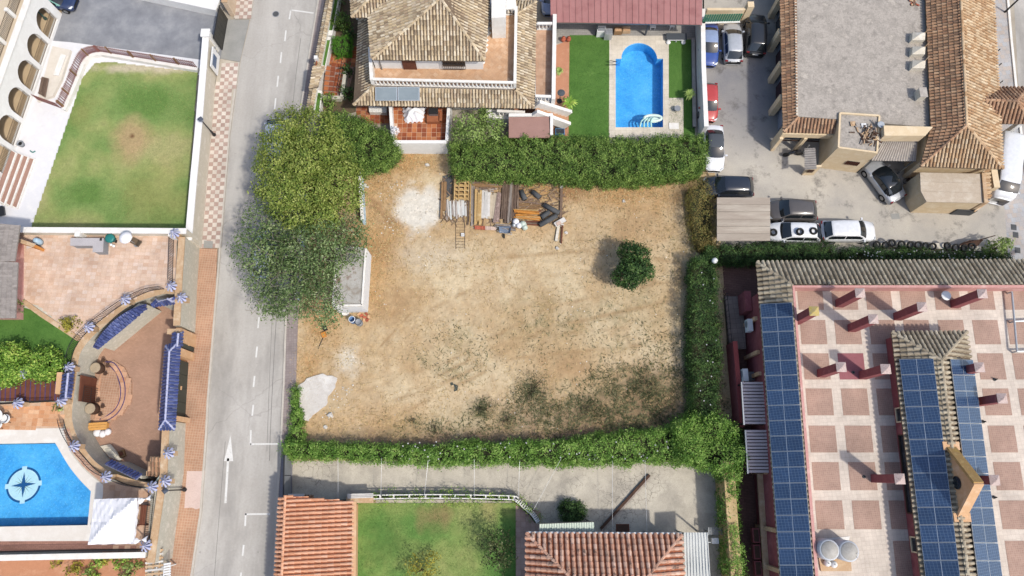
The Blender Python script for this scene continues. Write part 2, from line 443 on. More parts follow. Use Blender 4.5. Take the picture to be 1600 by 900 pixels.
def railing(label,pts,z,h,mat,sp=.14,r=.012,parent=None,name='railing',rail=.025):
    pts = [Vector((p[0],p[1],0)) for p in pts]; c = pts[len(pts) // 2]
    t = thing(name,label,'railing',(c.x,c.y,z)) if parent is None else parent
    mb = MB()
    for hh in (.08,h): mb.tube([p+Vector((0,0,z+hh)) for p in pts],rail,6)
    mb.build('rail',mat,t); b = MB()
    for i in range(len(pts)-1):
        L = (pts[i+1]-pts[i]).length; n = max(1,round(L/sp))
        for k in range(n):
            q = lerp(pts[i],pts[i+1],k/n); b.bar(q+Vector((0,0,z)),q+Vector((0,0,z+h)),r*2,r*2,(0,1,0))
    b.build('bars',mat,t,kind='stuff'); return t
def balustrade(label,a,b,z,h,mat,parent=None,sp=.32,w=.2,name='balustrade'):
    a,b = Vector((a[0],a[1],z)),Vector((b[0],b[1],z)); m = (a+b)/2
    t = thing(name,label,'balustrade',m) if parent is None else link(name,None,parent)
    if parent is not None: t.location = m-wloc(parent)
    U = Vector((0,0,1)); mb = MB()
    mb.bar(a+U*.06,b+U*.06,w,.12); mb.build('plinth',mat,t); MB().bar(a+U*(h-.06),b+U*(h-.06),w*1.1,.12).build('handrail',mat,t)
    n = max(2,round((b-a).length/sp)); q = MB()
    for i in range(n):
        c = lerp(a,b,(i+.5)/n); q.lathe(c,[(.05,.1),(.085,.25),(.09,.35),(.045,.55),(.06,h-.1)],7)
    q.build('balusters',mat,t,True,kind='stuff'); return t
def wall_panel(mb,a,b,z0,h,holes,th):
    """upright wall a->b with holes given as lists of (u, v) points, thickness th to the left of a->b"""
    a,b = v2(a),v2(b); L = (b-a).length; d = (b-a)/L; n = Vector((-d.y,d.x))
    loops = [[Vector((0,0,0)),Vector((L,0,0)),Vector((L,h,0)),Vector((0,h,0))]]+[[Vector((u,v,0)) for u,v in hl] for hl in holes]
    fl = [p for l in loops for p in l]; tr = tessellate_polygon(loops)
    W = lambda p,s: (a.x+d.x*p.x+n.x*s,a.y+d.y*p.x+n.y*s,z0+p.y)
    for s_ in (0,th): mb.add([W(p,s_) for p in fl],[list(t) for t in tr])
    for l in loops:
        k = len(l); mb.add([W(p,0) for p in l]+[W(p,th) for p in l],[[i,(i+1) % k,k+(i+1) % k,k+i] for i in range(k)])
    return mb
def arch_hole(u0,u1,v0,vs_,n=10):
    c,r = (u0+u1)/2,(u1-u0)/2
    return [(u0,v0),(u1,v0)]+[(c+r*math.cos(math.pi*k/n),vs_+r*math.sin(math.pi*k/n)) for k in range(n+1)]
def window(parent,a,b,z,h,frame,pane,depth=.06,bars=1,fw=.07):
    """window on the vertical line a->b (outside is to the right of a->b)"""
    a,b = v2(a),v2(b); d = (b-a).normalized(); n = Vector((d.y,-d.x)); f = MB()
    p3 = lambda q,zz,o=0.: (q.x+n.x*o,q.y+n.y*o,zz)
    for z_ in (z,z+h): f.bar(p3(a,z_,depth),p3(b,z_,depth),fw,fw*2)
    for k in range(bars+2):
        q = lerp(a,b,k/(bars+1)); f.bar(p3(q,z-fw/2,depth),p3(q,z+h+fw/2,depth),fw*.9,fw*.9,(n.x,n.y,0))
    fo = f.build('window',frame,parent)
    MB().poly([p3(a,z,depth*.6),p3(b,z,depth*.6),p3(b,z+h,depth*.6),p3(a,z+h,depth*.6)]).build('pane',pane,fo)
    return fo

# ---------------------------------------------------------------- vehicles
CARS = dict(hatch=(.24,.42,.84,.955,.98,.93),suv=(.23,.38,.87,.965,1.06,1.0),estate=(.24,.40,.88,.975,.98,.93),sedan=(.27,.44,.72,.86,.95,.95),
            van=(.09,.21,.985,.998,1.25,1.3),pickup=(.26,.40,.60,.66,1.0,.92),mpv=(.17,.34,.88,.97,1.02,.98))
def car(name,label,cat,fpx,rpx,kind,body,z=0.,L=None,W=1.78,Ht=1.48,roofm=None,hoodm=None,group='cars parked in and around the workshop yard'):
    zc = z+Ht*.5; f,r = P(fpx[0],fpx[1],zc),P(rpx[0],rpx[1],zc); c = (f+r)/2; d = v2(f)-v2(r)
    L = L or d.length; ang = math.atan2(d.y,d.x)
    t = thing(name,label,cat,(c.x,c.y,z),group,ang); tA,tB,tC,tD,zb,zd = CARS[kind]
    hw = W/2; X = lambda u: L/2-u*L; k = Ht/1.48
    def part(mb,nm,mat,smooth=False,par=t,**kw):
        me = bpy.data.meshes.new(nm); me.from_pydata(mb.v,[],mb.f); me.materials.append(mat)
        if smooth: me.polygons.foreach_set('use_smooth',[True]*len(me.polygons))
        me.update(); return link(nm,me,par,**kw)
    sec = [(0,.60,.58),(.012,.74,.68),(.05,.88,.76),(.12,.955,.84),(tA*.8,.985,.93),(tA,1,.97),(.45,1,zb),(.62,1,zb),(.8,1,zd),(tD-.01,.985,zd),(.965 if tD < .96 else (tD+1)/2,.93,zd*.93),(.99,.88,zd*.86),(1,.80,.72)]
    if kind == 'van': sec = [(0,.70,.85),(.012,.82,1.0),(.05,.93,1.12),(.09,.97,1.2),(.21,1,1.3),(.5,1,1.3),(.8,1,1.3),(.99,1,1.3),(1,.97,1.2)]
    vs_,fs = [],[]; cs = lambda w,zt: [(-w*.9,.24),(-w*.99,.40),(-w,.66*zt+.05),(-w*.975,zt*.9),(-w*.90,zt),(-w*.45,zt+.035),(0,zt+.05),(w*.45,zt+.035),(w*.90,zt),(w*.975,zt*.9),(w,.66*zt+.05),(w*.99,.40),(w*.9,.24)]
    m = 13
    for u,wf,zt in sec: vs_ += [(X(u),y,zz) for y,zz in cs(hw*wf,zt*k)]
    for i in range(len(sec)-1): fs += [[i*m+j,i*m+j+1,(i+1)*m+j+1,(i+1)*m+j] for j in range(m-1)]+[[i*m+m-1,i*m,(i+1)*m,(i+1)*m+m-1]]
    fs += [list(range(m)),list(range((len(sec)-1)*m+m-1,(len(sec)-1)*m-1,-1))]
    bo = MB().add(vs_,fs); B_ = part(bo,'body',body,True)
    # cabin: 5 columns across, rows along
    zA,zD = .95*k*(1 if kind != 'van' else 1.28),zd*k*.97; zr = Ht
    rows = [(tA,hw*.86,zA,.10),((tA+tB)/2,hw*.83,lerp(zA,zr,.56),.09),(tB,hw*.76,zr-.06,.06),(tB+.05,hw*.755,zr-.015,.02),((tB+tC)/2,hw*.76,zr,0),(tC-.04,hw*.74,zr-.04,0),(tC,hw*.725,zr-.08,-.03),((tC+tD)/2,hw*.77,lerp(zr-.05,zD,.5),-.06),(tD,hw*.83,zD,-.06)]
    if kind == 'van': rows = [(u,w*1.12 if i > 2 else w*1.06,zz,s_) for i,(u,w,zz,s_) in enumerate(rows)]
    cols = [-1,-.93,-.5,0,.5,.93,1]; cab = []; 
    for u,w,zz,bul in rows: cab += [(X(u)+bul*(1-q*q),w*q,zz+.05*(1-q*q)-(.05 if abs(q) == 1 else 0)) for q in cols]
    n = len(cols); nr = len(rows); cf = [[i*n+j,(i+1)*n+j,(i+1)*n+j+1,i*n+j+1] for i in range(nr-1) for j in range(n-1)]
    base = len(cab); belt = [(X(u),s_*hw*.93,min(.93*k*(1.3 if kind == 'van' else zb),zz)) for s_ in (-1,1) for u,w,zz,bul in rows]; cab += belt
    for i in range(nr-1):
        cf.append([base+i,base+i+1,(i+1)*n,i*n]); cf.append([base+nr+i+1,base+nr+i,i*n+n-1,(i+1)*n+n-1])
    mb = MB().add(cab,cf); part(mb,'cabin',roofm or body,True)
    def glass(nm,r0,r1,j0,j1,ins=.0):
        g = MB(); pts = []
        for i in range(r0,r1+1):
            for j in range(j0,j1+1):
                p = Vector(cab[i*n+j]); pts.append(p+Vector((.012 if r0 == 0 else-.012,0,.014)))
        w = j1-j0+1; g.add(pts,[[a*w+b,(a+1)*w+b,(a+1)*w+b+1,a*w+b+1] for a in range(r1-r0) for b in range(j1-j0)]); return part(g,nm,M['glass'],True)
    glass('windscreen',0,2,1,5)
    if kind != 'van': glass('rear_window',6,8,1,5)
    for s_ in (-1,1):
        for nm,ra,rb in (('side_window',1,4),('side_window',4,7)):
            if kind == 'van' and ra == 4: continue
            g = MB(); pts = []
            for i in range(ra,rb+1):
                tp = Vector(cab[i*n+(0 if s_ < 0 else n-1)]); lo = Vector(cab[base+(0 if s_ < 0 else nr)+i]); o = Vector((0,s_*.014,.006))
                if ra == 1 and i == 4: tp.x += .04; lo.x += .04
                if ra == 4 and i == 4: tp.x -= .04; lo.x -= .04
                pts += [lerp(lo,tp,.12)+o,lerp(lo,tp,.9)+o]
            g.add(pts,[[2*a,2*a+2,2*a+3,2*a+1] for a in range(rb-ra)]); part(g,nm,M['glass'],True)
    for u in (.19,.80):
        for s_ in (-1,1):
            w = MB(); ctr = Vector((X(u),s_*(hw-.10),.33)); w.tube([ctr-Vector((0,.11,0)),ctr+Vector((0,.11,0))],.33,16)
            wo = part(w,'wheel',M['rubber']); rm = MB(); rm.tube([ctr+Vector((0,s_*.1,0)),ctr+Vector((0,s_*.125,0))],.2,10); part(rm,'rim',M['alloy'],False,wo)
    for s_ in (-1,1):
        hl = MB(); hl.add([(X(.012),s_*hw*.50,.66*k),(X(.03),s_*hw*.82,.66*k),(X(.075),s_*hw*.90,.80*k),(X(.03),s_*hw*.55,.76*k)],[[0,1,2,3]]); 
        for i in range(4): hl.v[i] = (hl.v[i][0]+.03,hl.v[i][1]*1.02,hl.v[i][2]+.03)
        part(hl,'headlight',M['lamp_glass'])
        tl = MB(); tl.box((X(.988),s_*hw*.78,zd*k*.84),(.10,.24,.14)); part(tl,'tail_light',M['red_lens'])
        mi = MB(); mi.box((X(tA+.035),s_*(hw+.07),1.0*k),(.12,.2,.13)); part(mi,'mirror',body)
    bu = MB(); bu.box((X(.985),0,.45),(.16,W*.78,.2)); bu.box((X(.012),0,.42),(.12,W*.6,.2)); part(bu,'bumper',M['black_plastic'])
    if kind not in ('van','pickup'):
        pl = MB(); pl.box((X(1.0)-.01,0,.72),(.02,.5,.11)); part(pl,'number_plate',M['white_plastic'])
    return t
# ---------------------------------------------------------------- material list
M = {}
M['bark'] = mk('bark',['#6b5a48','#4a3d30'],4)
M['bark_pale'] = mk('pale_bark',['#a39a8a','#8b8172'],4)
M['twig_core'] = mk('twig_core',['#2f3a1d','#3d3b22'],5)
M['glass'] = mk('car_glass',['#20262b'],rough=.06,spec=.8,grain=.02,bump=0)
M['pane'] = mk('window_pane',['#2a3138'],rough=.08,spec=.8,grain=.02,bump=0)
M['rubber'] = mk('rubber',['#1c1c1c','#262524'],3,rough=.75)
M['alloy'] = plain('alloy','#b9bcc0',.35,.6,.8)
M['lamp_glass'] = plain('lamp_glass','#dfe6ea',.12,.8,0,.02,0)
M['red_lens'] = plain('red_lens','#8c1a18',.2,.6,0,.02,0)
M['black_plastic'] = plain('black_plastic','#262628',.55)
M['white_plastic'] = plain('white_plastic','#eeeeec',.5)
M['white_wall'] = mk('white_render',['#f6f5f2','#eeece8','#f8f7f4'],1.2,grain=.05,stain=('#d8d3c9',1.2,.62,.3))
M['white_cap'] = mk('white_coping',['#f5f3ef','#e6e0d6'],2,grain=.07)
M['beige_wall'] = mk('beige_roughcast',['#e0d8c8','#d5ccb9','#e8e0d2'],1.5,grain=.14,fine=22,bump=.5)
M['stone_wall'] = mk('pale_stone_face',['#d6d0c0','#c4bfae','#e0d9ca'],2.2,grain=.2,fine=20,bump=.6)
M['tan_coping'] = mk('tan_coping',['#d3b692','#c39f77','#dcc3a2'],1.2,grain=.1)
M['cream_wall'] = mk('cream_render',['#ecd6b0','#e3caa2','#f0dcba'],.9,grain=.06,stain=('#b79f7c',.7,.62,.5))
M['yellow_wall'] = mk('yellow_render',['#d8bd86','#c9aa72','#a98d5d'],1.2,grain=.12)
M['maroon'] = mk('maroon_render',['#a35a5a','#954e51','#ae6564'],1.0,grain=.08)
M['pink_wall'] = mk('pink_render',['#d9a49b','#cf958d','#e0b3aa'],1.0,grain=.07)
M['orange_wall'] = mk('orange_render',['#e0b488','#d8a97a','#e8c29c'],1.2,grain=.08)
M['asphalt'] = N('road_asphalt')
k = M['asphalt']; n1 = k.noise(.10,6,.7); n2 = k.noise(6,4,.7); n3 = k.noise(.8,4,.6,k.map((1,.06,1),(0,0,R(5))))
c = k.ramp(n1,[(.3,C('#b3ada4')),(.5,C('#bdb8b0')),(.7,C('#c6c1ba'))])
c = k.mul(c,k.rng(n3,.3,.7,.88,1.08)); c = k.mul(c,k.rng(n2,.25,.75,.92,1.08)); k.bump(n2,.2,.01); n5 = k.noise(.16,5,.7,k.map((1,.35,1),(0,0,R(5)))); c = k.mix(c,C('#85817c'),k.rng(n5,.48,.66,0,.65))
cv = k.n('ShaderNodeTexVoronoi',_feature='DISTANCE_TO_EDGE',Vector=k.n('ShaderNodeVectorMath',Vector=k.pos).outputs[0],Scale=.22); ad = cv.inputs['Vector'].links[0].from_node; ad.operation = 'ADD'; k.set(ad.inputs[1],k.n('ShaderNodeTexNoise',Vector=k.pos,Scale=.9,Detail=5.).outputs['Color'])
c = k.mix(c,C('#6d6a66'),k.math('MULTIPLY',k.rng(cv.outputs['Distance'],0,.012,1,0),k.rng(k.noise(.09,3,.6),.48,.62,0,.3))); c = k.mix(c,C('#6f6b66'),k.rng(k.noise(1.7,4,.7),.68,.74,0,.45))
M['asphalt'] = k.fin(c,.9,.25)
M['driveway'] = mk('dark_driveway',['#7d7f85','#8e9095','#a3a4a6'],.5,grain=.1)
M['ramp'] = mk('grey_ramp',['#a7a59f','#959590'],.7,grain=.1)
M['concrete'] = mk('yard_concrete',['#a9a49c','#bcb5a8','#c9c1b2'],.22,grain=.12,stain=('#77736e',.35,.56,.75))
k = N('stained_yard'); n1 = k.noise(.22,6,.7); n2 = k.noise(11,4,.7); n3 = k.noise(.55,5,.75)
c = k.ramp(n1,[(.32,C('#a9a49c')),(.5,C('#bab3a7')),(.68,C('#c8c0b1'))]); dp = P(1165,140); ds = k.n('ShaderNodeVectorMath',_operation='DISTANCE'); k.set(ds.inputs[0],k.pos); ds.inputs[1].default_value = dp
c = k.mix(c,C('#7f7f84'),k.math('MULTIPLY',k.rng(ds.outputs['Value'],2,7.5,1,0),k.rng(n1,.3,.6,.45,.95))); c = k.mix(c,C('#5f5b57'),k.rng(n3,.54,.68,0,.7)); c = k.mul(c,k.rng(n2,.25,.75,.9,1.1)); k.bump(n2,.25,.02)
M['concrete'] = k.fin(c,.9,.25)
M['ground'] = mk('base_ground',['#b5ac9c','#a79c8b','#c0b7a6'],.15)
M['kerb'] = mk('kerb_stone',['#cfc7bb','#bdb5a8'],1.5)
M['line'] = mk('road_paint',['#e9e8e4','#dcdad4'],2,grain=.08,stain=('#b9b4ac',3.0,.56,.8))
M['ped'] = mk_tile('checker_light',['#ded3c6','#d5c8ba','#e4dacd']); M['ped2'] = mk_tile('checker_rose',['#bfa496','#b4998c','#c6aea1'])
M['mortar'] = mk('mortar_bed',['#c9bfae','#b8ad9b'],1.5)
M['orange_pave'] = mk_brick('orange_paving',['#bd9274','#b3886b'],'#c9ab90',.2,.2,R(4),0,.012,.35)
M['purple_pave'] = mk_brick('mauve_paving',['#a0938f','#958783'],'#8a7f7b',.2,.2,R(-5),0,.012,.35)
M['pink_patch'] = mk('pink_concrete',['#dcc4ba','#d3b9ae'],1.2)
M['terra'] = mk_tile('terrace_tile',['#dabba2','#dfc3ad','#d6b398','#e2cab8','#d2ae94'])
M['terra2'] = mk_tile('terracotta_tile',['#b56a3d','#c57c4a','#a4552f','#8d4a30','#cf8d5c'])
M['terra3'] = mk_tile('brown_terracotta_tile',['#8a5640','#76432f','#9c6247','#b0704a'])
M['terra4'] = mk_tile('balcony_tile',['#d2a983','#cb9f78','#dbb795'])
M['grout'] = mk('grout',['#d8b798','#c9a487'],2)
M['grout_dark'] = mk('grout_dark',['#a9897a','#94766a'],2)
M['court'] = mk_brick('courtyard_paving',['#ba947b','#b08a72'],'#a37f69',.2,.1,R(4),.5,.01,.25)
M['garden_soil'] = mk('clay_paving',['#c98d68','#bf8460','#d09a76'],.8,grain=.1)
M['white_pave'] = mk('white_paving',['#eceaea','#e4e3e6','#f0eeec'],.7,grain=.04,stain=('#d0ccc6',.5,.6,.5))
M['pool_deck'] = mk('pool_deck_stone',['#e9e2d8','#e2d9cd','#efe9e0'],.8,grain=.05)
M['deck_beige'] = mk_brick('pool_border_stone',['#ddd3c1','#d4c9b6'],'#c6baa6',.5,.5,0,0,.01,.5)
M['pool_side'] = mk_brick('pool_mosaic',['#2f8fe6','#2a83dc'],'#5fb0f0',.12,.12,0,0,.006,.6)
M['roof_beige'] = mk_tile('weathered_tiles',['#d6c3a4','#c3ad8a','#e0d2b8','#ab947a','#ceb893','#8d7a64','#dac8a8'],lichen=('#c98a3c',.9,.66,.7))
M['roof_brown'] = mk_tile('old_brown_tiles',['#ae8464','#bd9472','#967058','#c9a583','#7f6553','#c09876'],lichen=('#6d5a4b',1.2,.6,.5))
M['roof_tan'] = mk_tile('old_tan_tiles',['#cfac84','#d9bd97','#c29d74','#b18a64','#dfc8a6'],lichen=('#b98243',1.1,.66,.5))
M['roof_dark'] = mk_tile('dark_channel_tiles',['#9b8873','#b3a188','#857462','#c2b299','#74675a'])
M['roof_grey'] = mk_tile('grey_beige_tiles',['#b5a78f','#a69780','#c6b99f','#94866f','#d0c4ab'],lichen=('#6a6256',1.4,.6,.5))
M['roof_orange'] = mk_tile('new_orange_tiles',['#e2a27c','#e8b08c','#da9870','#ecbb9b'])
M['roof_mottled'] = mk_tile('mottled_red_tiles',['#d3a084','#dcae93','#c79278','#be9882','#e2bca6'],lichen=('#4a403b',1.6,.56,.8))
M['under'] = mk('roof_bed',['#7d6a55','#6d5b49'],2); M['under_o'] = mk('roof_bed_orange',['#a8623f','#9a583a'],2)
M['blue_tile'] = mk_tile('blue_glazed_tiles',['#3e4a82','#4a5790','#384474','#5c689c'],rough=.3,spec=.5)
M['white_mortar'] = mk('white_mortar',['#b9bcd6','#a9add0'],3)
M['iron'] = plain('black_iron','#2a2a2c',.5); M['bronze'] = plain('bronze_iron','#6f5d47',.5)
M['green_door'] = mk('dark_green_gate',['#3a423c','#434b44'],1,rough=.5,grain=.05); M['black_gate'] = mk('black_gate',['#34332f','#3f3d38'],.8,rough=.4)
M['grey_metal'] = plain('grey_metal','#8d9296',.45,.5,.6); M['steel_lt'] = plain('pale_steel','#c3c7cb',.4,.5,.5)
M['canvas'] = mk('white_canvas',['#f3f2f4','#eceaee'],1.5,grain=.03,bump=.1)
M['wood'] = mk('weathered_wood',['#9b7a52','#846342'],2,stretch=(1,1,6),orand=.15); M['wood_brown'] = mk('brown_wood',['#7d4a35','#6c3d2b'],2,orand=.12)
M['slat_red'] = mk('red_brown_slat',['#97605a','#8a544d'],3,orand=.15)
M['wood_dark'] = mk('dark_wood',['#5a4031','#4a3428'],2,orand=.15)
M['plank_grey'] = mk('grey_plank',['#a59a90','#8d8279','#b7aca2'],2.5,orand=.25,stretch=(3,.4,1)); M['plank_brown'] = mk('brown_plank',['#7d6858','#6a5547','#907b68'],2.5,orand=.25,stretch=(3,.4,1))
M['plank_yellow'] = mk('ochre_plank',['#cfae74','#bf9a5e','#dabf8c'],2.5,orand=.15); M['plank_white'] = mk('white_plank',['#d9d5ce','#c6c1ba'],2.5,orand=.1)
M['plank_orange'] = mk('orange_pole',['#d08a2e','#bd7a28'],2.5,orand=.2)
M['brick_red'] = mk('brick_red',['#c0674a','#b05a40'],3,orand=.2); M['brick_pale'] = mk('brick_pale',['#dcc2b0','#d0b29f'],3,orand=.1)
M['bitumen'] = mk('bitumen_roll',['#4c4e50','#5a5c5e'],3,rough=.8)
M['corr_grey'] = mk('grey_sheet',['#b7afa6','#a89f96','#c3bbb0'],.8,rough=.6); M['corr_white'] = mk('pale_sheet',['#d6d8d3','#c8cbc6'],.8,rough=.55)
M['corr_green'] = mk('pale_green_sheet',['#cfd9cb','#bccabb'],.8,rough=.5)
M['awning'] = mk('awning_sheet',['#cdbdbd','#bdadad'],.8,rough=.6)
M['solar'] = None
k = N('solar_cells'); b = k.n('ShaderNodeTexBrick',Vector=k.map((1,1,1),(0,0,R(-4.5))),Color1=C('#2a4263'),Color2=C('#2f4a6e'),Mortar=C('#6f86a3'),Scale=1.0,**{'Mortar Size': .006,'Brick Width': .18,'Row Height': .18}); b.offset = 0
c = k.mul(b.outputs[0],k.rng(k.n('ShaderNodeObjectInfo').outputs['Random'],0,1,.85,1.15)); M['solar'] = k.fin(c,.16,.7)
M['panel_frame'] = plain('panel_frame','#d5dbe0',.35,.5,.6)
M['collector'] = mk('collector_glass',['#7d8a91','#8b979d'],.8,rough=.25,spec=.6,grain=.03,bump=0)
M['red_sheet'] = mk('red_roof_sheet',['#a8706c','#b07a75','#9f6864'],.8,rough=.55,orand=.06,grain=.06)
M['flat_roof'] = mk('old_flat_roof',['#989087','#b6ada2','#a39b91','#c3b9ac'],.8,grain=.22,fine=8,stain=('#6e6861',1.5,.55,.6))
M['hotel_panel'] = mk_brick('roof_terrace_panel',['#b39280','#a98877'],'#bfa393',.14,.14,R(-4),0,.008,.4)
M['hotel_white'] = mk_brick('roof_terrace_white',['#dfd1c1','#d6c7b8'],'#c5b6a6',.28,.28,R(-4),0,.008,.4)
M['cap_metal'] = mk('chimney_cap',['#b99f97','#cbb5ae','#a08981'],5,rough=.5); M['cap_yellow'] = mk('chimney_cap_lichen',['#c9b04a','#b5a27c'],5)
M['brown_pave'] = mk_brick('brown_side_paving',['#7b5a50','#6f5047'],'#5d443d',.4,.2,R(8),.5,.012,.5)
M['yellow_lichen'] = mk('lichened_coping',['#c9a24e','#b58f58','#d2b06c'],3)
M['pool_inflate'] = plain('pale_green_vinyl','#d8efe2',.35); M['teal'] = plain('teal_plastic','#1f7f7a',.4); M['green_metal'] = plain('green_sheet','#2d7a5c',.5)
M['blue_barrel'] = plain('blue_plastic','#5a7fae',.45); M['grey_plastic'] = plain('grey_plastic','#8f9399',.5); M['dark_fabric'] = plain('charcoal_fabric','#4a5058',.8)
M['tank'] = plain('tank_white','#c9cdd3',.45); M['tank_top'] = mk('tank_lid',['#b9b5ae','#a7a299'],3)
M['shingle'] = mk('grey_shingle',['#8d8580','#9a928c','#7f7772'],1.2,isl=.12)
M['navy'] = paint('navy_paint','#27385e'); M['blue_p'] = paint('blue_paint','#2c4f9e'); M['ltblue_p'] = paint('faded_blue_paint','#8ea0c4'); M['silver_p'] = paint('silver_paint','#c9ccd0',.3,.3)
M['black_p'] = paint('black_paint','#2b2d31'); M['red_p'] = paint('red_paint','#c0413c'); M['white_p'] = paint('white_paint','#e9ebee'); M['brown_p'] = paint('dark_taupe_paint','#5b5653'); M['inky_p'] = paint('blue_black_paint','#262d3a')
M['red_dark'] = plain('dark_red_cloth','#a85a50',.8); M['teal_glass'] = plain('teal_glass','#7fb5ad',.2)
M['leaf_hedge'] = mk_leaf('hedge_leaf',['#3a581d','#5b7e2b','#7d9f3d','#a4c05a'])
M['leaf_dark'] = mk_leaf('dark_leaf',['#213a18','#335324','#4a6e30','#6f9044'])
M['leaf_yellow'] = mk_leaf('yellow_green_leaf',['#5c7422','#7c9232','#98a844','#b8c062'])
M['leaf_grey'] = mk_leaf('grey_green_leaf',['#4a6132','#637f44','#7e9656','#a4b57e'])
M['leaf_ivy'] = mk_leaf('ivy_leaf',['#466f1e','#68962d','#88b443','#b0cf66'])
M['leaf_lime'] = mk_leaf('lime_leaf',['#47701a','#6f9a28','#9ac440','#c8dc62'])
M['leaf_pale'] = mk_leaf('pale_leaf',['#5f7a30','#7c9844','#9bb65a','#b5cc74'])
M['leaf_dry'] = mk_leaf('dry_shrub_leaf',['#6b5e30','#8f7c3c','#ab9a50','#7f8c40'])
M['leaf_yel'] = mk_leaf('yellow_shrub_leaf',['#7b7a1e','#a59d2c','#c4b83c'])
M['leaf_red'] = mk_leaf('clipped_leaf',['#3f7a14','#5c9a1c','#6fae28'])
# ================================================================ THE SETTING
T = 2.4          # height of the raised pool terrace on the left above the street
LV = .004
def zone(name,loops,z,mat,**kw): return struct(MB().sheet(loops,z).build(name,mat,**kw))
def pz(pts,z=0.): return [P(x,y,z) for x,y in pts]
# --- pools' outlines
pool_b = pz([(962,199),(962,92),(971,92)]) 
c0 = P(999,92); r0 = (P(1027,92)-P(971,92)).length/2
pool_b += [Vector((c0.x-r0*math.cos(math.pi*i/16),c0.y+r0*1.0*math.sin(math.pi*i/16),0)) for i in range(1,16)]+pz([(1027,92),(1036,92),(1036,199)])
pool_a = pz([(-60,694.5),(86,692)],T)+smooth_path(pz([(87,693),(107,727),(125,750),(142,767.5)],T),5)+pz([(137,820.5),(-60,824)],T)
# --- base ground
BIG = [Vector((-450,-450,0)),Vector((450,-450,0)),Vector((450,450,0)),Vector((-450,450,0))]
zone('ground',[BIG,pool_b],0,M['ground'])
# --- road, pavements, kerbs
road_l = [(415,-160),(402,-40),(391,32),(375,100),(360,212),(355,275),(347,375),(341,450),(335,525),(327,625),(325,675),(316,800),(305,875),(297,940),(285,1040)]
road_r = [(520,-160),(503,-40),(497,0),(482,90),(469,175),(458,300),(447,480),(443,600),(437,720),(433,780),(428,900),(424,940),(418,1040)]
RL,RR = pz(road_l),pz(road_r)
zone('road',[RL+list(reversed(RR))],LV,M['asphalt'])
KZ = .12
# left side: chequered pavement, ramp, orange pavement
def band(name,right,left,mat,z=KZ): 
    p = pz(right)+list(reversed(pz(left))); mb = MB(); mb.prism(p,0.001,z); return struct(mb.build(name,mat))
band('chequered_pavement',[(372,98),(357,212),(352,275),(344,375),(343,388)],[(345,93),(322,212),(316,275),(308,375),(307,388)],M['mortar'])
pv = bpy.data.objects['chequered_pavement']
angc = math.atan2((P(357,212)-P(344,375)).y,(P(357,212)-P(344,375)).x)-math.pi/2
floor_tiles(pz([(371,99),(356.5,212),(351.5,275),(343.5,375),(342,387),(310,387),(310,375),(318,275),(324,212),(347,97)],KZ),KZ,.37,.37,.012,angc,[M['ped'],M['ped2']],pv,'paving_slabs',checker=True)
band('upper_pavement',[(405,-90),(400,-40),(389,30)],[(378,-90),(374,-40),(366,29)],M['mortar'])
floor_tiles(pz([(399,-40),(389,29),(367,29),(373,-40)],KZ),KZ,.37,.37,.012,angc,[M['ped'],M['ped2']],bpy.data.objects['upper_pavement'],'paving_slabs',checker=True)
band('grey_ramp',[(390,31),(375,97)],[(355,31),(345,92)],M['ramp'],.05)
band('orange_pavement',[(340,389),(338,450),(332,525),(324,625),(321,675),(313,800),(302,875),(290,960)],[(306,389),(303,450),(298,512),(270,562),(268,652),(284,660),(282,737),(270,825),(262,960)],M['orange_pave'])
zone('pink_paving_patch',[pz([(292,736),(320,736),(316,770),(312,794),(306,796),(300,793),(288,794)],KZ)],KZ+LV,M['pink_patch'])
zone('pavement_cover',[pz([(319,376),(333,377),(332,388),(318,387)],KZ)],KZ+.018,M['ramp'])
def kerb(pts,label_w=.16,z1=.13): return struct(MB().ribbon(pz(pts),label_w,0.002,z1).build('kerb',M['kerb']))
kerb([(373.5,98),(358.5,212),(353.5,275),(345.5,375),(339.5,450),(333.5,525),(325.5,625),(323,675),(314.5,800),(303.5,875),(291,960)])
kerb([(409,-90),(401,-40),(390.5,30)])
band('right_pavement',[(540,-160),(516,-40),(508,0),(493,90),(481,175),(474,300),(467,480),(463,600),(459,720),(448,785),(440,900),(436,1000)],[(518,-160),(505,-40),(499,0),(484,90),(471,175),(460,300),(449,480),(445,600),(439,720),(435,780),(430,900),(426,1000)],M['purple_pave'])
kerb([(519,-160),(504,-40),(498,0),(483,90),(470,175),(459,300),(448,480),(444,600),(438,720),(434,780),(429,900),(425,1000)])
# --- markings
mk_ = MB(); mz = LV*2
def stripe(a,b,w): 
    a,b = P(*a),P(*b); d = (b-a).normalized(); n = Vector((-d.y,d.x,0))*w/2
    mk_.poly([(p.x,p.y,mz) for p in (a-n,b-n,b+n,a+n)])
for x,y in [(446,56),(439,90),(434,127),(430,162),(404,504),(401,550),(397,596),(395,641),(380,860),(376,903)]:
    stripe((x+.9,y-8.5),(x-.9,y+8.5),.13)
for a,b in [((454,15.5),(490,20.5)),((454.5,15),(452,30)),((392,672),(391.5,695)),((391,694),(436,693.5)),((383,822),(384,802)),((383,803.5),(422,803))]: stripe(a,b,.13)
stripe((356.5,716),(352.3,786),.17)
mk_.poly([(p.x,p.y,mz) for p in pz([(350,720.5),(364.5,720.5),(360.3,680)])])
struct(mk_.build('road_marking',M['line']))
sm = MB()
for ln,w_ in (([(436,430),(428,560),(424,640),(421,720)],.05),([(425,500),(420,620),(417,705)],.035),([(470,60),(462,120),(455,190)],.04),([(352,690),(343,800),(335,900)],.035)):
    l = pz(ln)
    a_,b_ = offset_line(l,w_/2),offset_line(l,-w_/2); sm.poly([(p.x,p.y,LV*1.5) for p in list(b_)+list(reversed(a_))])
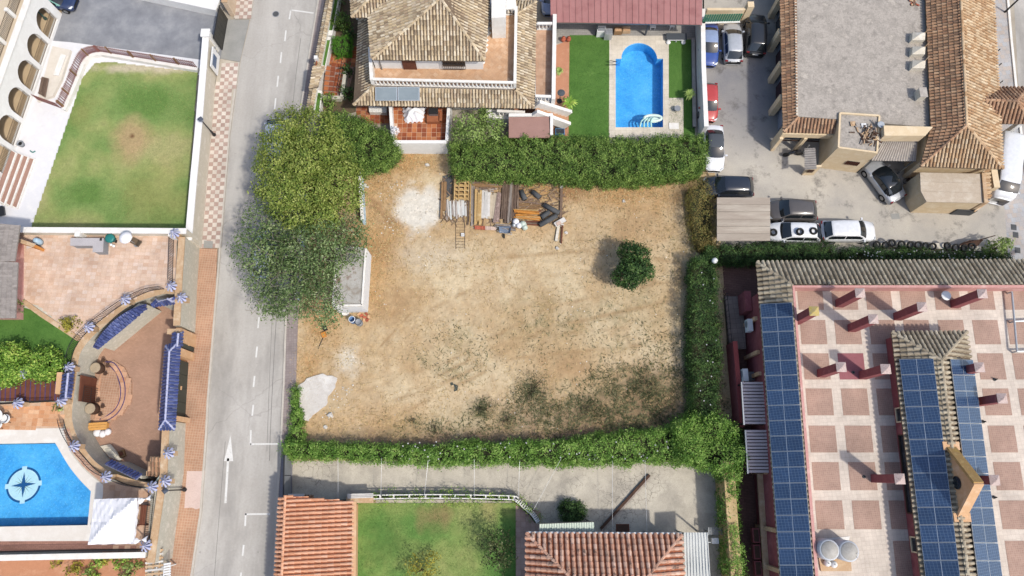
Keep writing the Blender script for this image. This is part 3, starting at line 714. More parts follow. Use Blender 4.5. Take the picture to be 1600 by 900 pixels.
struct(sm.build('road_seam',mk('tar_seam',['#8f8b86','#7d7975'],2)))
# --- driveway and lawn of the white house
zone('dark_driveway',[pz([(60,55),(70,-60),(260,-60),(335,20),(352,32),(345,92),(318,108),(105,66),(85,72)])],LV,M['driveway'])
zone('white_paving',[pz([(0,240),(60,60),(84,64),(110,66),(318,94),(316,118),(150,98),(112,172),(54,364),(-20,364),(-30,330)])],LV*2,M['white_pave'])
k = N('lawn_grass'); n1 = k.noise(.16,6,.7); n2 = k.noise(9,5,.8); n3 = k.noise(1.1,5,.7)
c = k.ramp(n1,[(.3,C('#5f8838')),(.45,C('#7f9c48')),(.58,C('#97a45a')),(.7,C('#a99f60'))])
c = k.mul(c,k.rng(n2,.25,.75,.72,1.28)); k.bump(n2,.7,.05); M['lawn'] = k.fin(c,.95,.1)
k = N('turf'); n1 = k.noise(.5,6,.7); n2 = k.noise(14,5,.8)
c = k.ramp(n1,[(.3,C('#48722c')),(.6,C('#5c8538')),(.75,C('#739548'))]); c = k.mul(c,k.rng(n2,.25,.75,.75,1.25)); k.bump(n2,.6,.04); M['turf'] = k.fin(c,.95,.1)
M['blade'] = mk_leaf('grass_blade',['#587a30','#7d9a46','#a3a75c','#b5a368'],.2); M['blade_g'] = mk_leaf('turf_blade',['#3e6a24','#578434','#75984a'],.3); M['blade_dry'] = mk_leaf('dry_blade',['#b89a5e','#cfb37a','#dcc48f','#a8874e'],.3,trans=.1)
def grass(name,poly,z,n,h,mat,spread=.5,mask=None):
    pl = [(p[0],p[1]) for p in poly]; a = np.array(pl); x0,y0 = a.min(0); x1,y1 = a.max(0)
    X,Y = RNG.uniform(x0,x1,n),RNG.uniform(y0,y1,n); k = inside_np(pl,X,Y)
    if mask is not None: k &= mask(X,Y)
    X,Y = X[k],Y[k]; m = len(X); zb = z if not callable(z) else z(X,Y)
    b = np.stack([X,Y,np.full(m,0.)+zb],1); d = RNG.normal(0,spread,(m,2)); hh = h*RNG.uniform(.5,1.4,m)
    tip = b+np.stack([d[:,0]*hh,d[:,1]*hh,hh],1); w = unit(np.stack([-d[:,1],d[:,0],np.zeros(m)],1))*(h*.16)[...,None] if hasattr(h,'shape') else unit(np.stack([-d[:,1],d[:,0],np.zeros(m)],1))*h*.16
    V = np.stack([b-w,b+w,tip+w*.25,tip-w*.25],1); return quads_mesh(name,V,mat,None,kind='stuff')
lawn_a = pz([(40,380),(113,168),(128,122),(147,99),(170,96),(310,112),(290,380)])
# front lawn: bare worn strip under the fence and a scorched patch in the middle, both real bare soil
lx = np.array([(p.x,p.y) for p in lawn_a]); NX = 150; gx,gy = np.meshgrid(np.linspace(lx[:,0].min(),lx[:,0].max(),NX),np.linspace(lx[:,1].min(),lx[:,1].max(),NX))
def gauss(X,Y,px,py,rx,ry,z=0.,nz=.5,s=0,f=1.0):
    c = P(px,py,z); sc = 51.0/1000; d = ((X-c.x)/(rx*sc)) ** 2+((Y-c.y)/(ry*sc)) ** 2
    return np.clip(1.35-np.sqrt(d)+(fbm(X*f,Y*f,s+31)-.5)*2*nz,0,1)
def grid_mesh(name,poly,NX,NY,zf,cf,mat,parent=None,**kw):
    a = np.array([(p[0],p[1]) for p in poly]); x0,y0 = a.min(0); x1,y1 = a.max(0)
    gx,gy = np.meshgrid(np.linspace(x0,x1,NX),np.linspace(y0,y1,NY)); ins = inside_np(a.tolist(),gx,gy)
    Z = zf(gx,gy); col = cf(gx,gy); idx = np.arange(NX*NY).reshape(NY,NX)
    q = ins[:-1,:-1] & ins[1:,:-1] & ins[1:,1:] & ins[:-1,1:]
    fs = np.stack([idx[:-1,:-1],idx[:-1,1:],idx[1:,1:],idx[1:,:-1]],-1)[q]
    me = bpy.data.meshes.new(name); me.from_pydata(np.stack([gx,gy,Z],-1).reshape(-1,3).tolist(),[],fs.tolist())
    at = me.color_attributes.new('Col','FLOAT_COLOR','POINT'); at.data.foreach_set('color',np.concatenate([col.reshape(-1,3),np.ones((NX*NY,1))],1).reshape(-1).astype(np.float32))
    me.polygons.foreach_set('use_smooth',[True]*len(me.polygons)); me.materials.append(mat); me.update(); return link(name,me,parent,**kw)
def A3(h,k=1.): return np.array(C(h,k)[:3])
def blend(c,h,m): return c*(1-m[...,None])+A3(h)*m[...,None]
def ramp_np(v,stops):
    xs = [s[0] for s in stops]; cs = np.array([A3(s[1]) for s in stops]); return np.stack([np.interp(v,xs,cs[:,i]) for i in range(3)],-1)
M['lawn_v'] = mk_vcol('lawn_surface',grain=.3,fine=9,bump=.7)
def lawn_col(X,Y):
    c = ramp_np(fbm(X*.22,Y*.22,3,5),[(.25,'#66893f'),(.42,'#7d9850'),(.55,'#95a25c'),(.72,'#aba86e')])
    c = blend(c,'#b99a70',gauss(X,Y,207,220,34,42,nz=.55,s=1,f=.6)*.8); c = blend(c,'#7a5a3c',gauss(X,Y,207,213,5,5,nz=.6,s=5,f=2.))
    c = blend(c,'#c9bca0',gauss(X,Y,225,106,90,11,nz=.7,s=2,f=1.2)*.9); c = blend(c,'#a9a060',gauss(X,Y,250,300,60,50,nz=.6,s=8,f=.5)*.5)
    c = blend(c,'#9b9a58',gauss(X,Y,130,175,20,30,nz=.6,s=12,f=.8)*.6); return c
struct(grid_mesh('front_lawn',lawn_a,140,160,lambda X,Y: .03+.03*fbm(X*2,Y*2,4),lawn_col,M['lawn_v']))
grass('lawn_grass',lawn_a,.04,26000,.05,M['blade'],.9,lambda X,Y: (fbm(X*.5,Y*.5,7)+.0 > .36) & (gauss(X,Y,225,106,90,11) < .4) & (gauss(X,Y,207,216,22,28) < .5))
# --- the bare lot
lot_p = pz([(556,232),(1116,232),(1150,720),(440,720),(447,640),(466,485),(472,300),(480,232)])
def lot_z(X,Y):
    z = .02+.10*(fbm(X*.55,Y*.55,2,5)-.3)+.035*fbm(X*3,Y*3,6,3)
    r = fbm(X*.9+Y*.25,Y*.22-X*.1,17,3); z += .05*np.abs(r-.5); return np.maximum(z,.012)
TRK = [([(642,490),(620,514),(593,543)],.12,.9),([(760,532),(786,520)],.1,.6),([(695,446),(722,428)],.1,.7),([(905,412),(935,388)],.1,.7)]+[([(600+o,470+o),(760,405+o),(920,392+o),(1060,410+o)],.24,.7) for o in (0,34)]+[([(570,610+o),(700,565+o),(860,480+o),(1040,440+o)],.24,.65) for o in (0,32)]+[([(640,640-o),(800,560-o),(1000,540-o)],.2,.6) for o in (0,30)]
def lot_col(X,Y):
    n1 = .5+(fbm(X*.2,Y*.2,41,4)-.5)*1.5; n2 = .5+(fbm(X*1.6,Y*1.6,44,4)-.5)*.6; n3 = fbm(X*6,Y*6,47,3)
    c = ramp_np(n1*.6+n2*.4,[(.28,'#b4946b'),(.42,'#c2a57b'),(.54,'#cab18a'),(.7,'#d4bf9a')])
    tr = fbm(X*.8+Y*.3,Y*.5-X*.3,51,5); c = blend(c,'#b3926a',np.clip((tr-.58)*4,0,.28))
    for px,py,rx,ry,k in [(600,270,62,45,.9),(590,390,46,90,.8),(640,255,60,22,.9),(960,300,150,34,.8),(500,510,34,50,.9),(480,590,25,50,.8),(560,660,130,25,.5),(840,290,60,20,.8),(830,350,60,30,.5)]:
        c = blend(c,'#bb8e58',np.clip(gauss(X,Y,px,py,rx,ry,nz=.7,s=px,f=.8),0,1)*k*(.45+.7*n3))
    for px,py,rx,ry,k in [(585,322,18,12,.5),(610,345,20,14,.5),(890,300,30,18,.6)]: c = blend(c,'#8f6544',gauss(X,Y,px,py,rx,ry,nz=.8,s=py,f=1.5)*k)
    c = blend(c,'#dfd8ca',np.clip(gauss(X,Y,657,328,34,38,nz=.5,s=3,f=.9)*2,0,.97)*(.75+.5*n2)); c = blend(c,'#d9cfbb',gauss(X,Y,545,565,22,22,nz=.6,s=4,f=1.2)*.8)
    c = blend(c,'#cfc6b3',gauss(X,Y,665,400,60,28,nz=.5,s=14,f=.8)*.4)
    wx = np.clip((fbm(X*.8,Y*.8,61,5)-.47)*6,0,1)*np.clip((fbm(X*4,Y*4,66,3)-.4)*5,0,1)
    for px,py,rx,ry,k in [(760,665,130,24,.9),(830,615,26,22,.8),(1010,600,90,30,.9),(930,650,150,25,.9),(755,640,22,20,.9),(1070,470,20,120,.6),(900,520,130,60,.35),(720,550,70,45,.45),(980,620,110,30,.8),(640,680,160,14,.6),(1000,470,60,60,.3),(850,470,60,40,.3)]:
        c = blend(c,'#6d6d45',gauss(X,Y,px,py,rx,ry,nz=.6,s=px+3,f=.9)*k*(.25+.75*wx))
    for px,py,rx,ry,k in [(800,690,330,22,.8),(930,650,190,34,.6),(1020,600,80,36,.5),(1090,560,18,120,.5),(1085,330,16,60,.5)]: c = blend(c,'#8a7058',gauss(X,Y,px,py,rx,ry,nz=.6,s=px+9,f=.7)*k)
    for ln,wd_,k_ in TRK:
        d = np.full(X.shape,9.)
        for a,b in zip(ln,ln[1:]):
            a_,b_ = P(*a),P(*b); vx,vy = b_.x-a_.x,b_.y-a_.y; t_ = np.clip(((X-a_.x)*vx+(Y-a_.y)*vy)/(vx*vx+vy*vy),0,1); d = np.minimum(d,np.hypot(X-a_.x-t_*vx,Y-a_.y-t_*vy))
        c = blend(c,'#a5875f',np.clip(1.2-d/wd_,0,1)*k_*np.clip((fbm(X*.8,Y*.8,91)-.3)*3,0,1))
    return c*(.9+.2*n3)[...,None]
M['lot'] = mk_vcol('lot_soil',grain=.16,fine=7,bump=.5)
struct(grid_mesh('bare_lot',lot_p,300,240,lot_z,lot_col,M['lot']))
dry_z = lambda X,Y: lot_z(X,Y)
def dens(X,Y):
    d = np.zeros(X.shape)
    for px,py,rx,ry,k in [(600,270,62,45,1),(590,390,46,90,.9),(640,255,60,22,1),(960,300,150,34,.8),(500,510,34,50,.9),(480,590,25,50,.7),(560,655,130,25,.5),(840,290,60,20,.9)]: d = np.maximum(d,gauss(X,Y,px,py,rx,ry,nz=.6,s=px,f=.8)*k)
    d = np.maximum(d,.10+.2*(fbm(X*.7,Y*.7,71) > .55)); d *= (1-np.clip(gauss(X,Y,657,327,30,34,nz=.3,s=3,f=.9)*2,0,.95)); return RNG.random(X.shape) < d
grass('dry_grass',lot_p,dry_z,110000,.12,M['blade_dry'],.9,dens)
def wd(X,Y):
    d = np.zeros(X.shape)
    for px,py,rx,ry,k in [(760,668,120,20,.35),(830,615,24,20,1),(1015,607,90,38,1.),(950,652,165,32,1.),(755,640,18,17,1.),(980,622,100,26,.5),(900,520,130,60,.06),(720,550,70,45,.1),(1050,540,60,40,.2),(1000,420,90,90,.06)]: d = np.maximum(d,gauss(X,Y,px,py,rx,ry,nz=.6,s=px+3,f=.9)*k)
    return RNG.random(X.shape) < d*np.clip((fbm(X*1.7,Y*1.7,81)-.27)*4,0,1)
M['weed'] = mk_leaf('weed_leaf',['#49502f','#666b44','#7f8359','#9a966e'],.4)
grass('weeds',lot_p,dry_z,190000,.15,M['weed'],.9,wd)
# --- concrete driveway, yard, other grounds
k = N('cracked_concrete'); n1 = k.noise(.3,6,.7); n2 = k.noise(12,4,.7); vec = k.n('ShaderNodeVectorMath',_operation='ADD').outputs[0]
vm = vec.node; k.set(vm.inputs[0],k.pos); dd = k.n('ShaderNodeTexNoise',Vector=k.pos,Scale=1.4,Detail=3.).outputs['Color']; k.set(vm.inputs[1],dd)
v = k.n('ShaderNodeTexVoronoi',_feature='DISTANCE_TO_EDGE',Vector=vec,Scale=1.7).outputs['Distance']
c = k.ramp(n1,[(.3,C('#b3ab9c')),(.5,C('#c6bdac')),(.7,C('#d8cfbc'))]); c = k.mul(c,k.rng(n2,.25,.75,.85,1.15))
c = k.mix(c,C('#8f897f'),k.rng(k.noise(.35,6,.75),.46,.66,0,.6)); mask = k.rng(k.noise(.16,4,.6),.5,.6,.06,1); crack = k.math('MULTIPLY',k.rng(v,.0,.035,1,0),mask); c = k.mix(c,C('#55504a'),k.math('MULTIPLY',crack,.7))
k.bump(k.math('SUBTRACT',n2,crack),.4,.02); M['cracked'] = k.fin(c,.9,.25)
zone('concrete_driveway',[pz([(438,705),(1130,705),(1135,930),(820,930),(812,790),(440,790)])],LV*2,M['cracked'])
lawn_c = pz([(545,784),(808,784),(806,930),(545,930)])
def lawn2_col(X,Y):
    c = ramp_np(fbm(X*.3,Y*.3,13,5),[(.25,'#4f7d33'),(.42,'#688f42'),(.56,'#84994f'),(.72,'#98a05c')])
    c = blend(c,'#9a7a58',gauss(X,Y,680,805,26,22,nz=.7,s=21,f=1.)*.7); c = blend(c,'#b3a86c',gauss(X,Y,765,800,14,28,nz=.5,s=22,f=1.)*.7); c = blend(c,'#3f6f2c',gauss(X,Y,605,845,30,26,nz=.7,s=25,f=1.)*.5); return c
struct(grid_mesh('back_lawn',lawn_c,110,70,lambda X,Y: .03+.03*fbm(X*2,Y*2,4),lawn2_col,M['lawn_v']))
grass('back_lawn_grass',lawn_c,.04,16000,.05,M['blade_g'],.9,lambda X,Y: fbm(X*.6,Y*.6,9) > .34)
gp = zone('garden_path',[pz([(806,786),(845,800),(845,930),(805,930)])],LV*3,M['grout_dark'])
M['path_tile'] = mk_tile('pink_path_tile',['#b79a8d','#c2a79a','#ad8f83'])
floor_tiles(pz([(807,788),(842,803),(842,925),(806,925)]),LV*3,.38,.38,.015,0,M['path_tile'],gp)
zone('workshop_yard',[pz([(1098,-80),(1240,-80),(1440,250),(1580,250),(1572,395),(1115,392),(1108,300),(1098,250)])],LV,M['concrete'])
M['yard_wall_pave'] = M['brown_pave']
zone('brown_side_yard',[pz([(1100,392),(1190,392),(1225,930),(1150,930),(1118,700)])],LV*3,M['brown_pave'])
M['street_pave'] = mk_brick('blue_grey_street_tiles',['#b3b5b8','#bdb0a5'],'#a5a5a6',.4,.4,R(-8),.5,.012,.3)
zone('right_street',[pz([(1580,-80),(1700,-80),(1700,500),(1625,500),(1600,300)])],LV,M['asphalt'])
zone('right_street_pavement',[pz([(1530,-80),(1566,-80),(1578,60),(1590,180),(1605,300),(1608,440),(1578,440),(1570,330),(1545,200)])],LV*2,M['street_pave'])
struct(MB().ribbon(pz([(1567,-80),(1579,60),(1591,180),(1606,300)]),.2,0,.12).build('kerb',M['white_cap']))
mb = MB()
for x,y in [(1399,338)]: mb.box(P(x,y,.012),(.72,.5,.012),R(4))
struct(mb.build('drain_cover',M['ramp']))
mb = MB()
for x,y in [(1584,355),(1587,367),(1590,391)]: mb.box(P(x,y,.02),(.45,.5,.012),R(-8))
struct(mb.build('pavement_covers',M['bitumen']))
# --- pool garden of the villa behind the hedge
zone('grey_garden_paving',[pz([(855,-60),(1100,-60),(1100,58),(868,68),(866,100)])],LV,mk_brick('grey_tile_paving',['#9b9791','#a5a19a'],'#88847e',.4,.2,0,.5,.01,.4))
zone('orange_garden_path',[pz([(866,72),(890,62),(890,230),(800,230),(800,150)])],LV*2,mk('orange_path',['#c48d6c','#bb8262','#cc9a7a'],.8,grain=.1))
turf_a,turf_b = pz([(890,55),(952,55),(951,240),(888,240)]),pz([(1045,62),(1084,62),(1086,240),(1045,240)])
zone('turf',[turf_a],LV*3,M['turf']); zone('turf',[turf_b],LV*3,M['turf'])
grass('turf_grass',turf_a,LV*3,14000,.05,M['blade_g'],.9); grass('turf_grass',turf_b,LV*3,8000,.05,M['blade_g'],.9)
zone('pool_surround',[pz([(952,56),(1045,56),(1045,153),(1068,153),(1068,215),(952,215)]),pool_b],LV*4,M['deck_beige'])
# pools: tiled shell and water
k = N('pool_water'); n1 = k.noise(2.2,4,.6,dist=.6); fr = k.n('ShaderNodeFresnel',IOR=1.33); bp = k.n('ShaderNodeBump',Height=n1,Strength=.16,Distance=.12)
k.t.links.new(bp.outputs[0],fr.inputs['Normal']); tr = k.n('ShaderNodeBsdfTransparent',Color=(.74,.92,1.,1)); gl = k.n('ShaderNodeBsdfGlossy',Roughness=.04); k.t.links.new(bp.outputs[0],gl.inputs['Normal'])
ms = k.n('ShaderNodeMixShader'); k.t.links.new(fr.outputs[0],ms.inputs[0]); k.t.links.new(tr.outputs[0],ms.inputs[1]); k.t.links.new(gl.outputs[0],ms.inputs[2]); k.t.links.new(ms.outputs[0],k.t.nodes['Material Output'].inputs[0]); M['water'] = k.mat
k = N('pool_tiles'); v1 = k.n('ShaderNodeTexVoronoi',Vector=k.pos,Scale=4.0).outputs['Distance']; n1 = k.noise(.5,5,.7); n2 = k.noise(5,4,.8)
c = k.ramp(n1,[(.3,C('#3a9bd6',1.3)),(.5,C('#52aee0',1.3)),(.7,C('#6cbde8',1.3))]); n4 = k.noise(9,3,.8); c = k.mul(c,k.rng(n2,.3,.7,.84,1.18)); c = k.mix(c,C('#9fd6f6',1.3),k.rng(n4,.56,.66,0,.6)); M['pool_tiles'] = k.fin(c,.4,.4)  # pale speckle in the tile colour paints caustic glints on the pool floor
def pool(shell_name,outline,ztop,depth,water_drop=.12):
    mb = MB(); n = len(outline); a = [(p[0],p[1],ztop+.0) for p in outline]; b = [(p[0],p[1],ztop-depth) for p in outline]
    mb.add(a+b,[[i,(i+1) % n,n+(i+1) % n,n+i] for i in range(n)]); mb.sheet([outline],ztop-depth)
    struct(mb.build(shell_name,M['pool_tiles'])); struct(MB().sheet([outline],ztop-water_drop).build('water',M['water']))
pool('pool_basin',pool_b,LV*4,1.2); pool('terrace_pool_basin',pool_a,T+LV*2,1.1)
# ================================================================ WHITE HOUSE AND FRONT LAWN (upper left)
A,B = P(97,22),P(9.5,280)                    # foot of the arcade, north to south
d = (B-A).normalized(); nrm = Vector((d.y,-d.x,0))          # nrm points to the house side (west)
if nrm.x > 0: nrm =-nrm
HZ = 3.75
hs = thing('white_house','white house with an arcade of arches and iron railings beside the front lawn','house',P(20,120))
L_ = (B-A).length; feet = [(v2(P(*q))-v2(A)).dot(v2(d)) for q in [(83,69),(68,109),(52,151),(37,191),(23,235)]]
holes = []; step = feet[1]-feet[0]
for i in range(-1,6):
    u0 = feet[0]+i*step+.22; u1 = u0+step-.44
    if u0 > .1 and u1 < L_-.1: holes.append(arch_hole(u0,u1,.25,1.55))
mb = MB(); wall_panel(mb,A,B,0,HZ,holes,-.38 if nrm.dot(Vector((-d.y,d.x,0))) < 0 else .38); mb.build('arcade_wall',M['white_wall'],hs)
W1 = lambda p,k: Vector(p)+nrm*k
MB().prism([v2(W1(A-d*2,.38)),v2(W1(B,.38)),v2(W1(B,14)),v2(W1(A-d*2,14))],HZ-.25,HZ-.02).build('upper_floor',mk('beige_terrace_floor',['#d9c7ac','#cfbc9f'],.8),hs)
MB().prism([v2(W1(A-d*2,.1)),v2(W1(B,.1)),v2(W1(B,14)),v2(W1(A-d*2,14))],0.01,.22).build('porch_floor',mk('beige_porch_floor',['#cdb592','#c4aa86'],.8),hs)
MB().prism([v2(W1(A-d*2,3.4)),v2(W1(B,3.4)),v2(W1(B,14)),v2(W1(A-d*2,14))],.2,HZ-.26).build('inner_wall',M['white_wall'],hs)
MB().ribbon([W1(A-d*2,.2),W1(B,.2)],.55,HZ+.002,HZ+.1).build('cornice',M['white_cap'],hs)
railing('',[W1(A,.15),W1(B,.15)],.22,.95,M['bronze'],.13,.014,hs)
railing('',[W1(A,.85),W1(B,.85)],HZ-.02,1.0,M['bronze'],.13,.016,hs)
for i in range(-1,6):
    q = W1(A+d*(feet[0]+i*step),.85); MB().box((q.x,q.y,HZ+.5),(.3,.3,1.15),math.atan2(d.y,d.x)).build('railing_post',M['white_cap'],hs)
# steps down to the paving
st_ = thing('front_steps','broad white edged steps with terracotta treads by the white paving','steps',P(25,285))
for i in range(4):
    a = [(55-9.6*(3-i)-8,246-4*(3-i)),(55-9.6*(3-i),248-3*(3-i)),(27-9.6*(3-i),326-3*(3-i)),(18-9.6*(3-i),322-4*(3-i))]
    z1 = .16+.14*(3-i); p = pz(a,z1); MB().prism(p,.01,z1).build('step',M['white_cap'],st_)
    c = sum(p,Vector((0,0,0)))/4; q = [lerp(c,v,.97) for v in p]; dd = (p[1]-p[0])*.25
    MB().prism([q[0]+dd*.1,q[1]-dd,q[2]-dd,q[3]+dd*.1],z1,z1+.015).build('tread',mk('tread_tile',['#b08a78','#a57e6c'],3) if i == 0 else bpy.data.materials['tread_tile'],st_)
# low kerb wall with the slatted fence
fp = smooth_path(pz([(64,160),(100,173)]),3)[:-1]+[P(101.5,173.5)]+smooth_path(pz([(104,170),(118,138),(131,105),(142,91),(158,86),(178,88),(312,110)]),8)
fn_ = thing('slat_fence','low curved fence of red brown slats on a white kerb round the lawn','fence',fp[len(fp) // 2])
MB().ribbon(fp[3:],.34,0.01,.42,-.1).build('kerb_wall',M['white_cap'],fn_)
me = None; acc = 0
for i in range(len(fp)-1):
    seg = fp[i+1]-fp[i]; n = max(1,int(round(seg.length/.185)))
    for k in range(n):
        q = lerp(fp[i],fp[i+1],(k+.5)/n)
        if me is None: o = MB().box((0,0,0),(.07,.03,.95)).build('slat',M['slat_red']); me = o.data; bpy.data.objects.remove(o)
        o = link('slat',me,fn_); o.location = Vector((q.x,q.y,.95))-fn_.location; o.rotation_euler.z = math.atan2(seg.y,seg.x)
mb = MB(); mb.tube([p+Vector((0,0,.62)) for p in fp],.025,5); mb.tube([p+Vector((0,0,1.25)) for p in fp],.025,5); mb.build('fence_rail',M['wood_brown'],fn_)
for x,y in [(104,170),(112,151),(124,122),(142,91),(178,88),(212,94),(247,99.5),(283,105)]:
    q = P(x,y); MB().box((q.x,q.y,.95),(.11,.11,1.0)).build('fence_post',M['wood'],fn_)
# planter strip between arcade and fence
pl = thing('planter_bench','white walled raised strip with benches between arches and slat fence','planter',P(85,110))
MB().prism(pz([(82,72),(110,78),(95,125),(82,150),(58,158)],.3),0.012,.3).build('planter_body',mk('cream_plaster',['#e6ddd0','#dcd2c2'],1.4,grain=.1),pl)
MB().prism(pz([(95,84),(103,86),(91,118),(83,117)],.45),0.3,.45).build('bench_top',M['white_cap'],pl)
gr = thing('grill_bench','weathered brown slatted bench seat beside the third arch','bench',P(69,134))
for i in range(6):
    a,b = P(66+i*1.9,120+i*.5,.55),P(60.5+i*1.9,146+i*1.2,.55); MB().bar(a,b,.075,.05).build('seat_slat',M['plank_brown'],gr)
for q in [(65,124),(74,126),(61,146),(69,149)]: MB().box(P(*q,.43),(.07,.07,.24)).build('leg',M['plank_brown'],gr)
# street wall with white coping
sw = [(340,78),(330,212),(322,300),(315,388)]
w1 = wallbar('street_wall','long white topped roughcast wall between the front lawn and chequered pavement','wall',pz([(x-3,y) for x,y in sw]),.42,0.005,2.05,M['beige_wall'],M['white_wall'],.14,.1)
for px,py in [(340,76)]:
    p = P(px-2,py); mb = MB(); mb.box((p.x,p.y,1.15),(.6,.6,2.3)); mb.box((p.x,p.y,2.36),(.75,.75,.12)); mb.build('gate_pillar',M['white_wall'],w1)
ns = thing('notice_board','white board with a blue plaque on the street wall by the gate','sign',P(343,105,1.1))
a,b = P(343.5,92),P(340.5,122); MB().bar((a.x+.12,a.y,1.15),(b.x+.12,b.y,1.15),.1,1.5).build('board',M['white_plastic'],ns)
MB().bar((a.x+.19,a.y-.55,1.35),(b.x+.19,b.y+.3,1.35),.03,.7).build('plaque',mk('blue_plaque',['#4f6584','#5b7190'],3,rough=.4),ns)
for k,z_ in ((.14,1.15),(.1,1.5)): MB().box((a.x+.16,a.y+.45-k*3,z_),(.04,.16,.2)).build('meter_cover',M['grey_plastic'],w1)
gt = thing('driveway_gate','dark sliding gate across the asphalt driveway of the white house','gate',P(351,54))
a,b = P(356,30),P(347.5,79); n = 7
for i in range(n):
    q0,q1 = lerp(a,b,(i+.02)/n),lerp(a,b,(i+.98)/n); MB().bar((q0.x,q0.y,1.0),(q1.x,q1.y,1.0),.05,1.8).build('gate_panel',M['black_gate'],gt)
for z_ in (.08,1.95): MB().bar((a.x,a.y,z_),(b.x,b.y,z_),.08,.07).build('gate_rail',M['iron'],gt)
w2 = wallbar('street_wall','beige rendered wall with brown panels at the top of the pavement beyond the gate','wall',pz([(377,-80),(372,-30),(364,26)]),.4,0.005,2.0,mk('peach_render',['#d9c2a8','#cdb496'],1.2),M['tan_coping'],.1,.08)
w3 = wallbar('white_side_wall','thick white wall along the north edge of the asphalt driveway','wall',pz([(200,-22),(340,8)],1.) ,1.1,0.005,1.0,M['white_wall'])
bw = wallbar('lawn_boundary_wall','white coped roughcast wall with pillars along the south edge of the front lawn','wall',pz([(46,379),(318,381)]),.32,T-1.5,T+.75,M['beige_wall'],M['white_cap'],.14,.09)
for x in (122,195,268):
    p = P(x,366,T+.8); MB().box((p.x,p.y,T+.25),(.42,.42,1.35)).build('wall_pillar',M['white_cap'],bw)
# street lamps with square lanterns
def lamp(label,base,height,arm=0.):
    b = P(*base,.0); t = thing('street_lamp',label,'street lamp',b,'street lamps on the left pavement')
    MB().lathe((b.x,b.y,0),[(.16,0),(.16,.25),(.09,.35),(.07,.9),(.05,1.0),(.045,height-.5),(.08,height-.45)],10).build('pole',M['iron'],t,True)
    MB().lathe((b.x,b.y,height-.42),[(.1,0),(.2,.38)],4).build('lantern',mk('lantern_glass',['#8b93a0'],rough=.2,grain=.02,bump=0),t)
    MB().lathe((b.x,b.y,height-.03),[(.27,0),(.05,.22),(.03,.3)],4).build('lantern_roof',mk('lantern_top',['#4c5566'],rough=.4),t); return t
lamp('black street lamp with a square lantern on the chequered pavement by the lawn wall',(336,212),3.0)
lamp('black street lamp with a square lantern on the orange pavement beside the pool wall',(290,765),3.35)
gl_ = thing('garden_lamp','tall dark green lamp post on the driveway beside the top arch','lamp post',P(74,32))
MB().lathe(P(74,32),[(.17,0),(.15,.4),(.08,.5),(.055,3.6)],10).build('pole',mk('green_iron',['#3e5650'],rough=.5),gl_,True)
q = P(74,32); MB().lathe((q.x,q.y,3.6),[(.1,0),(.24,.3),(.2,.6),(.05,.75)],8).build('lantern',M['pane'],gl_)
ig = thing('iron_side_gate','small black iron gate leaning beside the tall green lamp post','gate',P(53,25))
mb = MB()
for i in range(6):
    p = lerp(P(50,12),P(57,40),i/5); mb.bar((p.x,p.y,.05),(p.x,p.y,1.3),.035,.035,(0,1,0))
for z_ in (.15,.75,1.3): mb.bar(P(50,12)+Vector((0,0,z_)),P(57,40)+Vector((0,0,z_)),.035,.035)
mb.build('gate_frame',M['iron'],ig)
car('parked_car','navy car with teal glass and red seat cloth at the top of the asphalt driveway','car',(121,4),(48,-8),'hatch',M['navy'],L=3.9,Ht=1.4,roofm=M['teal_glass'])
for nm,lb,px,r,mat in (('plant_pot','grey round pot with a dark centre on white paving near the steps',(35.5,227),.28,'grey_plastic'),):
    p = P(*px); t = thing(nm,lb,'pot',p); MB().lathe(p,[(r*.75,0.01),(r,.4),(r*.86,.42),(r*.8,.34)],14).build('pot_body',M[mat],t,True); MB().lathe((p.x,p.y,.3),[(r*.78,0),(r*.5,.06)],12).build('pot_soil',M['rubber'],t)
t = thing('garden_hose','small teal hose nozzle left lying on white paving near the lawn','hose',P(51,237)); mb = MB(); mb.tube(smooth_path(pz([(47,235.5),(51,238),(55,236)],.06),5),.05,6); mb.build('hose_body',M['teal'],t,True)
t = thing('planter_box','dark blue box at the foot of the steps near the left edge','box',P(2,330)); mb = MB(); mb.box(P(1,330,.25),(.5,.7,.45),.3); mb.build('box_body',M['inky_p'],t); MB().box(P(1,330,.5),(.56,.76,.06),.3).build('box_lid',M['black_plastic'],t)

# ================================================================ RAISED POOL TERRACE (lower left)
arc_out = smooth_path(pz([(276,450),(250,452.5),(229,457),(195,474),(160,499),(133,523),(118,544),(112,563),(106,590),(101,615),(99.5,640),(100,656),(106,676),(118,697),(134,716),(152,735),(173,746),(200,757),(230,762)],T),4)
arc_in = smooth_path(pz([(279,462),(262,459),(245,462),(205,476),(174,500),(147,524),(128,547),(122,568),(118,600),(113,640),(114,662),(122,684),(144,716),(166,733),(192,744),(224,753),(251,756)],T),4)
outer = pz([(-80,352),(276,362),(276,445)],T)+arc_in+pz([(250,757),(236,845),(230,866),(-80,872)],T)
tr_ = MB(); tr_.prism(outer,0.004,T,[pool_a]); ter = struct(tr_.build('pool_terrace',[M['stone_wall']]))
tz = lambda k: T+LV*k
def tzone(name,pts,k,mat,holes=()): return struct(MB().sheet([pz(pts,T) if not isinstance(pts[0],Vector) else pts]+list(holes),tz(k)).build(name,mat))
MB().sheet([list(arc_out)+list(reversed(arc_in))],tz(3)).build('curved_path',M['tan_coping'],None,kind='structure')
up = pz([(-80,356),(275,366),(276,448)],T)+arc_out[:26]+pz([(124,532),(62,478),(25,470),(-80,470)],T)
uf = struct(MB().sheet([up],tz(1)).build('upper_terrace_floor',M['grout']))
floor_tiles([lerp(p,sum(up,Vector((0,0,0)))/len(up),.012) for p in up],tz(1),.40,.30,.016,R(-2),M['terra'],uf)
